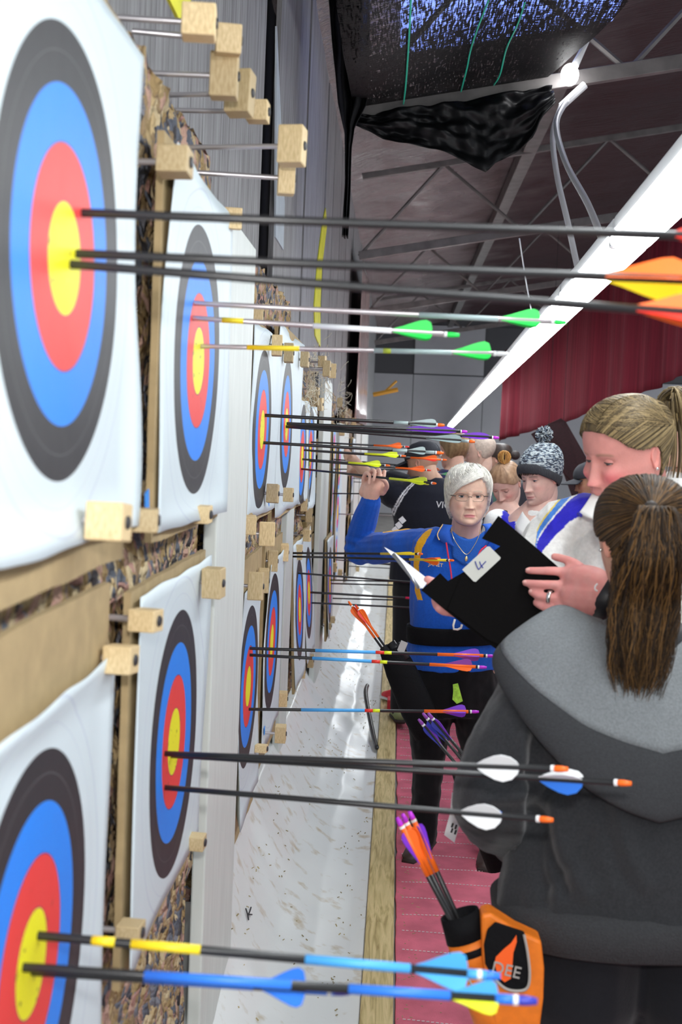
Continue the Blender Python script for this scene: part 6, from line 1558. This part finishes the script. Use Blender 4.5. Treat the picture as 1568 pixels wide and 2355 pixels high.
MB().prism(pk(inn, .018), (0, -1, 0), .006).build('badge_panel', M_qblk, hq, bevel=.003)
MB().tube(spline([Gp(x, y, -.190) for x, y in ((1205, 2150), (1213, 2190), (1218, 2240), (1212, 2272), (1188, 2279), (1160, 2272), (1132, 2246))], 5), .0026, 6).build('panel_piping', M_greyp, hq)
fl_ = [(1187, 2150), (1188, 2165), (1180, 2190), (1177, 2230), (1174, 2250), (1160, 2258), (1145, 2245), (1137, 2215), (1140, 2200), (1158, 2182), (1175, 2168)]
MB().prism(pk(fl_, .0115), (0, -1, 0), .002).build('flame_emblem', mat('flame_orange', (.95, .12, .01), .5), hq)
text('DEE', .030, Gp(1164, 2232, -.192), (1, 0, -.18), (0, 0, 1), M_greyp, hq, 'pocket_lettering', ext=.001)
for i, (tp, nk, lab) in enumerate((((1034, 2110), (913, 1880), 'orange-wrapped arrow with purple nock in the orange quiver, furthest from the hoodie'), ((1040, 2110), (925, 1872), 'orange-wrapped arrow in the orange quiver, between the other two'), ((1050, 2105), (941, 1865), 'orange-wrapped arrow in the orange quiver, nearest the grey hoodie'))):
    stuck(tp, nk, Yg-.15+.02*i, Yg-.15+.03*i, lab, wraps=((.42, .92, 'orange'),), v0=.52, v1=.86, vane=('orange', 'purple', 'orange') if i < 2 else ('purple', 'orange', 'purple'), nockc='magenta', r=.0048, vh=.014, embed=.06, spin=30*i, nl=.018)
for i, (tp, nk, lab) in enumerate((((1046, 1754), (962, 1654), 'black arrow with dark purple vanes slung behind the hoodie elbow, the lowest'), ((1056, 1740), (972, 1640), 'black arrow with dark purple vanes slung behind the hoodie elbow, the middle'), ((1068, 1738), (984, 1640), 'black arrow with dark purple vanes slung behind the hoodie elbow, the highest'))):
    stuck(tp, nk, 3.3-.025*i, 3.3-.025*i, lab, v0=.35, v1=.84, vane=('purple', 'navy', 'purple'), nockc='violet', r=.0045, vh=.012, embed=.12, spin=25*i, nl=.02)
bq = thing('quiver', 'plain black quiver mostly hidden behind the grey hooded jacket', 'quiver', PY(1110, 1880, 3.3))
MB().loft([(PY(1070, 1768, 3.3), .040, .034, (1, 0, 0)), (PY(1085, 1800, 3.3), .046, .038, (1, 0, 0)), (PY(1160, 1990, 3.3), .05, .04, (1, 0, 0))], 20).build('pouch', M_qblk, bq, smooth=True)
MB().tube(spline([PY(1120, 1880, 3.28), PY(1250, 1850, 3.0), PY(1400, 1840, 2.85)]), .012, 8).build('belt_strap', M_qblk, bq, smooth=True)
# paper tags behind the elbow
tg = thing('paper_tag', 'white printed paper strip and tag hanging beside the hoodie elbow', 'tag', PY(1060, 1880, 2.6))
MB().prism([PY(1039, 1822, 2.6), PY(1063, 1840, 2.6), PY(1061, 1880, 2.6), PY(1045, 1938, 2.6), PY(1021, 1920, 2.6), PY(1035, 1870, 2.6)], (0, 1, 0), .001).build('strip', M_paper, tg)
MB().prism([PY(1078, 1872, 2.6), PY(1098, 1884, 2.6), PY(1091, 1925, 2.6)], (0, 1, 0), .001).build('tag', M_paper, tg)
for (x, y) in ((1040, 1898), (1048, 1902), (1039, 1910), (1047, 1914)): MB().box(PY(x, y, 2.597), (.004, .0008, .010), rot('Y', 15)).build('print_line', M_ink, tg)
# ================================================================== the people further down the line
# --- young man in the beanie
Y5 = 5.55
hc = PY(1243, 1100, Y5)
bw = (.80, .79, .76)
def boycol(p, n):
    x, y, z = p; Ht = 1.70
    # blue shoulder panels with white piping
    s_ = abs(x); 
    if 1.24 < z < 1.42 and y > -.03:
        if .095 < s_ < .155+(1.42-z)*.10: return (.03, .028, .50)
    if z > 1.18 and s_ > .165 and s_ < .20 and y > -.05: return (.80, .79, .76)
    return bw
e5, f5, h5 = std_person('young person in a knitted pom-pom beanie and white and blue polo', hc, 180-12, .232, bw, (.015, .015, .02), dict(skin=(.72, .46, .38), brow=(.10, .07, .05), lip=(.62, .26, .25), eye_open=.55, stubble=.25, nose=1.1, blush_a=.3, gaze=(-.1, 1, -.35)), head_yaw=180-48, pitch=-10, roll=4, shirtcol=boycol, shirt_name='polo_shirt', kw=1.0, vox=.008, sdz=-.024)
M_beanie = None
m, nt, b = nodes('beanie_knit'); M_beanie = m
tc = nt.nodes.new('ShaderNodeTexCoord'); mp = nt.nodes.new('ShaderNodeMapping'); mp.inputs['Scale'].default_value = (55, 55, 190); n1 = nt.nodes.new('ShaderNodeTexNoise'); n1.inputs['Scale'].default_value = 1; n1.inputs['Detail'].default_value = 2
lk(nt, tc.outputs['Object'], mp.inputs[0]); lk(nt, mp.outputs[0], n1.inputs['Vector']); rp = nt.nodes.new('ShaderNodeValToRGB'); rp.color_ramp.interpolation = 'CONSTANT'
els = rp.color_ramp.elements; els[0].color = (.03, .035, .05, 1); els[1].position = .52; els[1].color = (.42, .46, .47, 1); q = els.new(.46); q.color = (.10, .14, .20, 1)
lk(nt, n1.outputs['Fac'], rp.inputs[0]); lk(nt, rp.outputs[0], b.inputs['Base Color']); b.inputs['Roughness'].default_value = .95
bp = nt.nodes.new('ShaderNodeBump'); bp.inputs['Strength'].default_value = .8; bp.inputs['Distance'].default_value = .006; lk(nt, n1.outputs['Fac'], bp.inputs['Height']); lk(nt, bp.outputs[0], b.inputs['Normal'])
def beanz(a): d = abs(math.degrees(a)); return interp([(0, .17), (40, .14), (80, .0), (110, -.12), (180, -.18)], d)[0]
bo = MB(); 
def bean(u, v):
    a = -math.pi+2*math.pi*u; t = v; z = lerp(.5, beanz(a)+.10, t**.75); k = 1.12+.06*math.sin(math.pi*t)
    p = h5.S(z, a, k); up_ = (h5.M.to_3x3() @ Vector((0, -.75, 1))).normalized(); return p+up_*.045*(1-t)**2
bo.grid(bean, 48, 20); bob = bo.build('beanie', M_beanie, e5, smooth=True)
M_rib = mat('beanie_cuff', (.035, .036, .042), .95, bump=.6, bscale=260, stretch=(1, 1, .1))
MB().grid(lambda u, v: h5.S(beanz(-math.pi+2*math.pi*u)+.15*v-.01, -math.pi+2*math.pi*u, 1.145+.035*math.sin(math.pi*v)), 60, 8).build('cuff', M_rib, bob, smooth=True, thick=.006)
pm = MB(); pc = h5.L(0, -.20, .5)+(h5.M.to_3x3() @ Vector((0, -.012, .075)))
for i in range(420):
    d = Vector((random.gauss(0, 1), random.gauss(0, 1), random.gauss(0, 1))).normalized(); v = random.choice(((.55, .60, .62), (.12, .15, .2), (.35, .38, .4), (.03, .03, .04)))
    r_ = random.uniform(.034, .044); pm.tube([pc+d*.008, pc+d*r_*.6+Vector((random.gauss(0, .003), 0, random.gauss(0, .003))), pc+d*r_], .0022, 4, col=v)
pm.build('pompom', vmat('yarn', .95, .1), bob)
fr = []
for i in range(110):
    a = random.uniform(-1.0, 1.1); p = [h5.S(lerp(.22, .105+.03*random.random(), j/5), a+.10*j/5, 1.07+.015*math.sin(j)) for j in range(6)]; fr.append(p)
strands(fr, .0018, e5, lambda q: tuple(random.uniform(.7, 1.3)*c for c in (.075, .05, .035)) if False else (.07, .048, .034), name='fringe')
M_whk = mat('white_polo_knit', (.80, .79, .76), .85)
def polo_collar(e, f, Ht, z0=.825, m=M_whk, w=.085):
    for sx in (-1, 1):
        a = [f.P(sx*.022, .130, z0*Ht-.085), f.P(sx*.080, .105, z0*Ht-.062), f.P(sx*.112, .02, z0*Ht-.01)]; b_ = [f.P(sx*.026, .088, z0*Ht-.015), f.P(sx*.062, .060, z0*Ht+.022), f.P(sx*.076, 0, z0*Ht+.040)]
        A_, B_ = spline(a, 5), spline(b_, 5); n = len(A_)-1
        MB().grid(lambda u, v: A_[int(round(u*n))].lerp(B_[int(round(u*n))], v)+Vector((0, 0, .004*math.sin(3.1*v))), n, 5).build('collar', m, e, smooth=True, thick=.006)
polo_collar(e5, f5, f5.Ht, z0=.818)

# --- girl looking down, hair tied up
hc = PY(1163, 1112, 6.45)
def gcol(p, n): return (.70, .70, .72) if .10 < abs(p[0]) < .135 and p[2] > 1.1 else ((.05, .05, .075) if abs(p[0]) > .135 else (.025, .025, .03))
e6, f6, h6 = std_person('person with reddish tied-up hair looking down, in a dark jacket with white stripe', hc, 180-20, .222, (.03, .03, .04), (.02, .02, .03), dict(skin=(.76, .48, .40), brow=(.35, .2, .12), lip=(.68, .25, .24), eye_open=.25, blush=(.8, .28, .26), blush_a=.6, full=.4, gaze=(-.2, 1, -.7)), head_yaw=180-30, pitch=-34, roll=2, shirtcol=gcol, shirt_name='jacket', vox=.010, sdz=-.022)
def fz(a): d = abs(math.degrees(a)); return interp([(0, .27), (40, .20), (65, .08), (95, .05), (110, -.12), (180, -.30)], d)[0]
hair_cap(h6, fz, lambda a, t: .01, e6, lambda a, t, k: tuple(lerp(p, q, min(1, max(0, .45+.6*k))) for p, q in zip((.20, .105, .055), (.50, .32, .20))), streak=.008)
tp = h6.L(0, -.25, .58); pa = []
for i in range(160):
    ph = random.uniform(0, 6.28); r_ = random.uniform(.015, .036); tl = random.gauss(0, .8); pa.append([tp+Vector((r_*math.cos(ph+j*.5)*math.cos(tl), r_*math.sin(tl), r_*math.sin(ph+j*.5))) for j in range(8)])
strands(pa, .0016, e6, lambda q: random.choice(((.55, .27, .07), (.40, .18, .05), (.65, .38, .12))), name='hair_knot')

# --- man in the dark cap and black team jacket, reaching to the targets
Yv = 7.0
def V(px, py, dy=0): return PY(px, py, Yv+dy)
ve = thing('person', 'person in dark cap and black jacket lettered VIC, reaching to the targets', 'person', (V(985, 1300).x, Yv, 0))
vH = Head(.235, head_M(V(972, 1066), 58, -12, 0), skin=(.50, .29, .20), brow=(.10, .07, .055), stubble=.9, lip=(.45, .17, .14), eye_open=.5)
body = MB(); body.chain([(vH.L(0, -.06, -.05), .062), (vH.L(0, -.10, -.38), .062), (V(995, 1115, .03), .07), (V(990, 1150, .03), .10)])
vx = V(975, 1400).x
body.loft([(Vector((vx, Yv, .8)), .14, .1, (1, 0, 0)), (Vector((vx, Yv, 1.1)), .14, .1, (1, 0, 0)), (Vector((vx+.02, Yv, 1.36)), .14, .1, (1, 0, 0))], 16)
arms = [[V(905, 1135, -.02), V(878, 1122, .14), V(822, 1068, .22)], [V(1005, 1140, .08), V(905, 1108, .25), V(838, 1090, .32)]]
for (a, b_, c) in arms:
    body.chain([(a, .045), (b_, .042), (b_.lerp(c, .5), .040), (c, .030)]); d = (c-b_).normalized()
    body.chain([(c, .03), (c+d*.05, .036), (c+d*.085, .03)])
    for q in range(4): u = Vector((0, .6, .8)).normalized(); body.chain([(c+d*.08+u*(-.03+.02*q), .0115), (c+d*.11+u*(-.03+.02*q)+Vector((0, -.02, .01)), .0105), (c+d*.10+u*(-.03+.02*q)+Vector((0, -.045, -.01)), .0095)], n=8)
    body.chain([(c+d*.03, .014), (c+d*.06+Vector((0, -.04, .02)), .012), (c+d*.085+Vector((0, -.05, .0)), .010)], n=8)
for sx in (-1, 1): body.chain([(Vector((vx+sx*.09, Yv, .85)), .08), (Vector((vx+sx*.1, Yv, .45)), .055), (Vector((vx+sx*.1, Yv, .11 if sx < 0 else .07)), .04)])
skin('body', body, .008, M_skin, ve, 3, colfn=lambda p, n: (.52, .32, .23), extra=vH.mb); vH.add_eyes(ve)
sh = MB()
sh.loft([(Vector((vx, Yv, .86)), .21, .15, (1, 0, 0)), (Vector((vx, Yv, 1.05)), .20, .145, (1, 0, 0)), (Vector((vx+.01, Yv, 1.2)), .205, .15, (1, 0, 0)), (V(982, 1170), .205, .14, (1, 0, 0)), (V(986, 1130), .19, .115, (1, 0, 0)), (V(990, 1108), .13, .09, (1, 0, 0)), (V(992, 1095), .08, .075, (1, 0, 0))], 28)
for (a, b_, c) in arms: sh.chain([(a, .085), (a.lerp(b_, .5), .078), (b_.lerp(c, .05), .064)])
sh.chain([(V(905, 1150, -.02), .075), (V(885, 1210, .02), .06)]) if False else None
NV = (.012, .013, .022)
def vcol(p, n):
    q = RC.transposed() @ (p-CAMP); px = CX+F*q.x/-q.z; py = CY-F*q.y/-q.z
    if n.y < .4:
        c = interp([(1090, 975), (1105, 955), (1120, 938), (1140, 922), (1170, 905), (1185, 899)], py)[0]
        if 1090 < py < 1186 and (abs(px-c) < 2.2 or abs(px-c-6) < 1.8): return (.75, .75, .78)
    return NV
skin('jacket', sh, .0065, M_cloth, ve, 3, colfn=vcol, disp=lambda p, n: .006*nz(p, 10))
for i, (x, y) in enumerate(((925, 1196), (917, 1208), (909, 1219))):
    text(('ARC', 'HER', 'Y')[i], .040, V(x, y, -.165), (.55, 0, .83), (-.83, 0, .55), mat('white_print', (.8, .8, .8), .6), ve, 'sleeve_lettering') if False else MB().box(V(x, y, -.155), (.030, .003, .034), rot('Y', -42)).build('sleeve_print', mat('white_print', (.72, .72, .74), .6), ve)
text('VIC', .052, V(1019, 1162, -.158), (1, 0, -.05), (0, 0, 1), mat('white_print', (.72, .72, .74), .6), ve, 'back_lettering')
tr = MB(); tr.loft([(Vector((vx, Yv, .95)), .18, .13, (1, 0, 0)), (Vector((vx, Yv, .8)), .19, .14, (1, 0, 0)), (Vector((vx, Yv, .72)), .18, .13, (1, 0, 0))], 20)
for sx in (-1, 1): tr.chain([(Vector((vx+sx*.09, Yv, .8)), .10), (Vector((vx+sx*.10, Yv, .45)), .075), (Vector((vx+sx*.11, Yv, .12 if sx < 0 else .08)), .062)])
skin('trousers', tr, .012, M_cloth, ve, 3, colfn=lambda p, n: (.010, .010, .012))
M_gsh = mat('green_grey_shoe', (.25, .30, .14), .6)
shoe(ve, (vx-.11, Yv-.06, .039), (vx-.14, Yv+.18, .039), m=M_gsh); shoe(ve, (vx+.11, Yv-.06, 0), (vx+.10, Yv+.2, 0), m=M_gsh)
M_cap = mat('dark_cap', (.018, .019, .026), .8, bump=.3, bscale=300)
cp = MB().grid(lambda u, v: vH.S(lerp(.5, .13-.10*abs(math.sin(math.pi*u))**2*0, v**.8), -math.pi+2*math.pi*u, 1.10+.02*math.sin(math.pi*v)), 40, 14)
cpo = cp.build('cap', M_cap, ve, smooth=True, thick=.004)
def brim(u, v): a = lerp(-.95, .95, u); r_ = lerp(.40, .80, v); return vH.L(r_*.72*math.sin(a), .02+r_*math.cos(a), .145-.10*v-.08*math.sin(a)**2)
MB().grid(brim, 20, 8).build('brim', M_cap, cpo, smooth=True, thick=.005)
MB().tube([vH.L(.352, .10, .15), vH.L(.355, .05, .30), vH.L(.29, .02, .42)], .004, 6).build('piping', mat('cap_piping', (.7, .7, .7), .6), cpo)
MB().ball(vH.L(.10, -.46, .17), (.012, .008, .018), 10, 8).build('badge', mat('cap_badge', (.55, .56, .55), .5), cpo, smooth=True)

# --- bald man in glasses, green shirt
e8, f8, h8 = std_person('bald person in glasses and dark green shirt, further along the line', PY(1104, 1042, 8.1), 60, .235, (.015, .10, .075), (.02, .02, .025), dict(skin=(.70, .46, .36), brow=(.35, .28, .22), old=.4), head_yaw=75, pitch=-6, vox=.013)
hair_cap(h8, lambda a: interp([(0, .46), (70, .42), (85, .10), (110, -.15), (180, -.22)], abs(math.degrees(a)))[0], lambda a, t: -.035 if abs(a) < 1.4 else -.02, e8, lambda a, t, k: (.50, .40, .33), streak=.004, name='grey_hair')
go = MB().tube([h8.L(.33, -.05, .02), h8.L(.30, .28, .02), h8.L(.20, .40, .0), h8.L(.08, .43, .0)], .003, 6).build('glasses', M_frame, e8)
# --- man with light brown hair, navy collar edged red
e9, f9, h9 = std_person('person with short light brown hair and navy top edged red, behind dark cap', PY(1043, 1036, 7.5), 10, .232, (.035, .035, .10), (.02, .02, .03), dict(skin=(.70, .42, .32), eyes=True), head_yaw=35, vox=.013, shoes=(.55, .03, .03))
hair_cap(h9, lambda a: interp([(0, .30), (60, .15), (88, .05), (105, -.15), (180, -.32)], abs(math.degrees(a)))[0], lambda a, t: .02, e9, lambda a, t, k: tuple(lerp(p, q, min(1, max(0, .5+.6*k))) for p, q in zip((.16, .09, .045), (.38, .25, .13))), streak=.014)
MB().tube(spline([f9.P(-.12, -.075, .825*f9.Ht), f9.P(0, -.10, .83*f9.Ht), f9.P(.12, -.075, .825*f9.Ht)]), .008, 8).build('red_edging', mat('red_edging', (.55, .02, .06), .7), e9)
# --- dark haired person with a bun
e10, f10, h10 = std_person('person with dark hair in a bun, beyond the bald person', PY(1148, 1056, 8.9), 20, .22, (.05, .05, .06), (.02, .02, .03), dict(skin=(.62, .38, .28)), head_yaw=60, pitch=-10, vox=.014)
hair_cap(h10, lambda a: interp([(0, .28), (60, .12), (90, .05), (108, -.12), (180, -.32)], abs(math.degrees(a)))[0], lambda a, t: .03, e10, lambda a, t, k: tuple(c*(1+.5*k) for c in (.045, .03, .025)), streak=.012)
MB().ball(h10.L(0, -.58, .05), (.036, .036, .034), 14, 10).build('hair_bun', mat('dark_hair', (.03, .02, .018), .6, bump=.6, bscale=120), e10, smooth=True)
# --- person in a black cap by the maroon cloth
e11, f11, h11 = std_person('tan-faced person in a black peaked cap looking down, beside the maroon cloth', PY(1356, 1106, 7.6), 100, .222, (.02, .02, .025), (.02, .02, .025), dict(skin=(.52, .28, .17), brow=(.05, .035, .03), lip=(.45, .18, .15), eye_open=.35), head_yaw=98, pitch=-14, vox=.012)
cpo = MB().grid(lambda u, v: h11.S(lerp(.5, .12, v**.8), -math.pi+2*math.pi*u, 1.10), 36, 12).build('cap', M_cap, e11, smooth=True, thick=.004)
def brim2(u, v): a = lerp(-.95, .95, u); r_ = lerp(.40, .80, v); return h11.L(r_*.72*math.sin(a), .02+r_*math.cos(a), .135-.06*v-.08*math.sin(a)**2)
MB().grid(brim2, 20, 8).build('brim', M_cap, cpo, smooth=True, thick=.005)
# --- team mate at the right in the same polo
def tcol(p, n): return (.03, .028, .50) if .10 < abs(p[0]) < .17 and 1.15 < p[2] < 1.50 else (.80, .79, .76)
e12, f12, h12 = std_person('team mate in white and blue polo behind the fair-haired person', PY(1585, 985, 3.7), 120, .235, (.8, .79, .76), (.02, .02, .03), dict(skin=(.68, .42, .30)), head_yaw=110, shirtcol=tcol, shirt_name='polo_shirt', vox=.011)
hair_cap(h12, lambda a: interp([(0, .28), (60, .12), (90, .05), (108, -.15), (180, -.34)], abs(math.degrees(a)))[0], lambda a, t: .03, e12, lambda a, t, k: tuple(c*(1+.5*k) for c in (.12, .075, .04)), streak=.012)
polo_collar(e12, f12, f12.Ht)
# red shoe box-like cushion and lone red trainer at the end of the plank
rt = thing('trainer', 'red and white canvas trainer standing on the pine plank', 'shoe', PZ(905, 1605, .06))
a, c = PZ(928, 1622, .045)+Vector((.05, 0, 0)), PZ(884, 1606, .045); t = (c-a).normalized(); x_ = t.cross(Vector((0, 0, 1))).normalized(); L_ = (c-a).length
MB().loft([(a+Vector((0, 0, .06)), .035, .045, x_), (a+t*L_*.4+Vector((0, 0, .055)), .042, .045, x_), (a+t*L_*.75+Vector((0, 0, .035)), .044, .032, x_), (a+t*L_+Vector((0, 0, .025)), .03, .02, x_)], 18).build('upper', mat('red_canvas', (.75, .02, .04), .6), rt, smooth=True)
MB().loft([(a-t*.01+Vector((0, 0, .012)), .038, .012, x_, 3), (a+t*L_*.6+Vector((0, 0, .012)), .05, .012, x_, 3), (a+t*(L_+.012)+Vector((0, 0, .012)), .034, .012, x_, 3)], 16).build('sole', mat('white_rubber', (.75, .73, .72), .6), rt, smooth=True)
text('CP', .05, a+t*L_*.45+Vector((0, -.052, .062)), (1, 0, 0), (0, 0, 1), mat('white_print', (.72, .72, .74), .6), rt, 'trainer_lettering')
p = PZ(903, 1628, .04); o = MB().box(p+Vector((.03, 0, .029)), (.13, .12, .06)).build('red_block', mat('red_foam', (.75, .03, .06), .7), bevel=.006, loc=p); tag(o, 'red foam block on the pine plank just before the red trainer', 'block')
for o in bpy.data.objects:
    if '_base' in o: del o['_base']
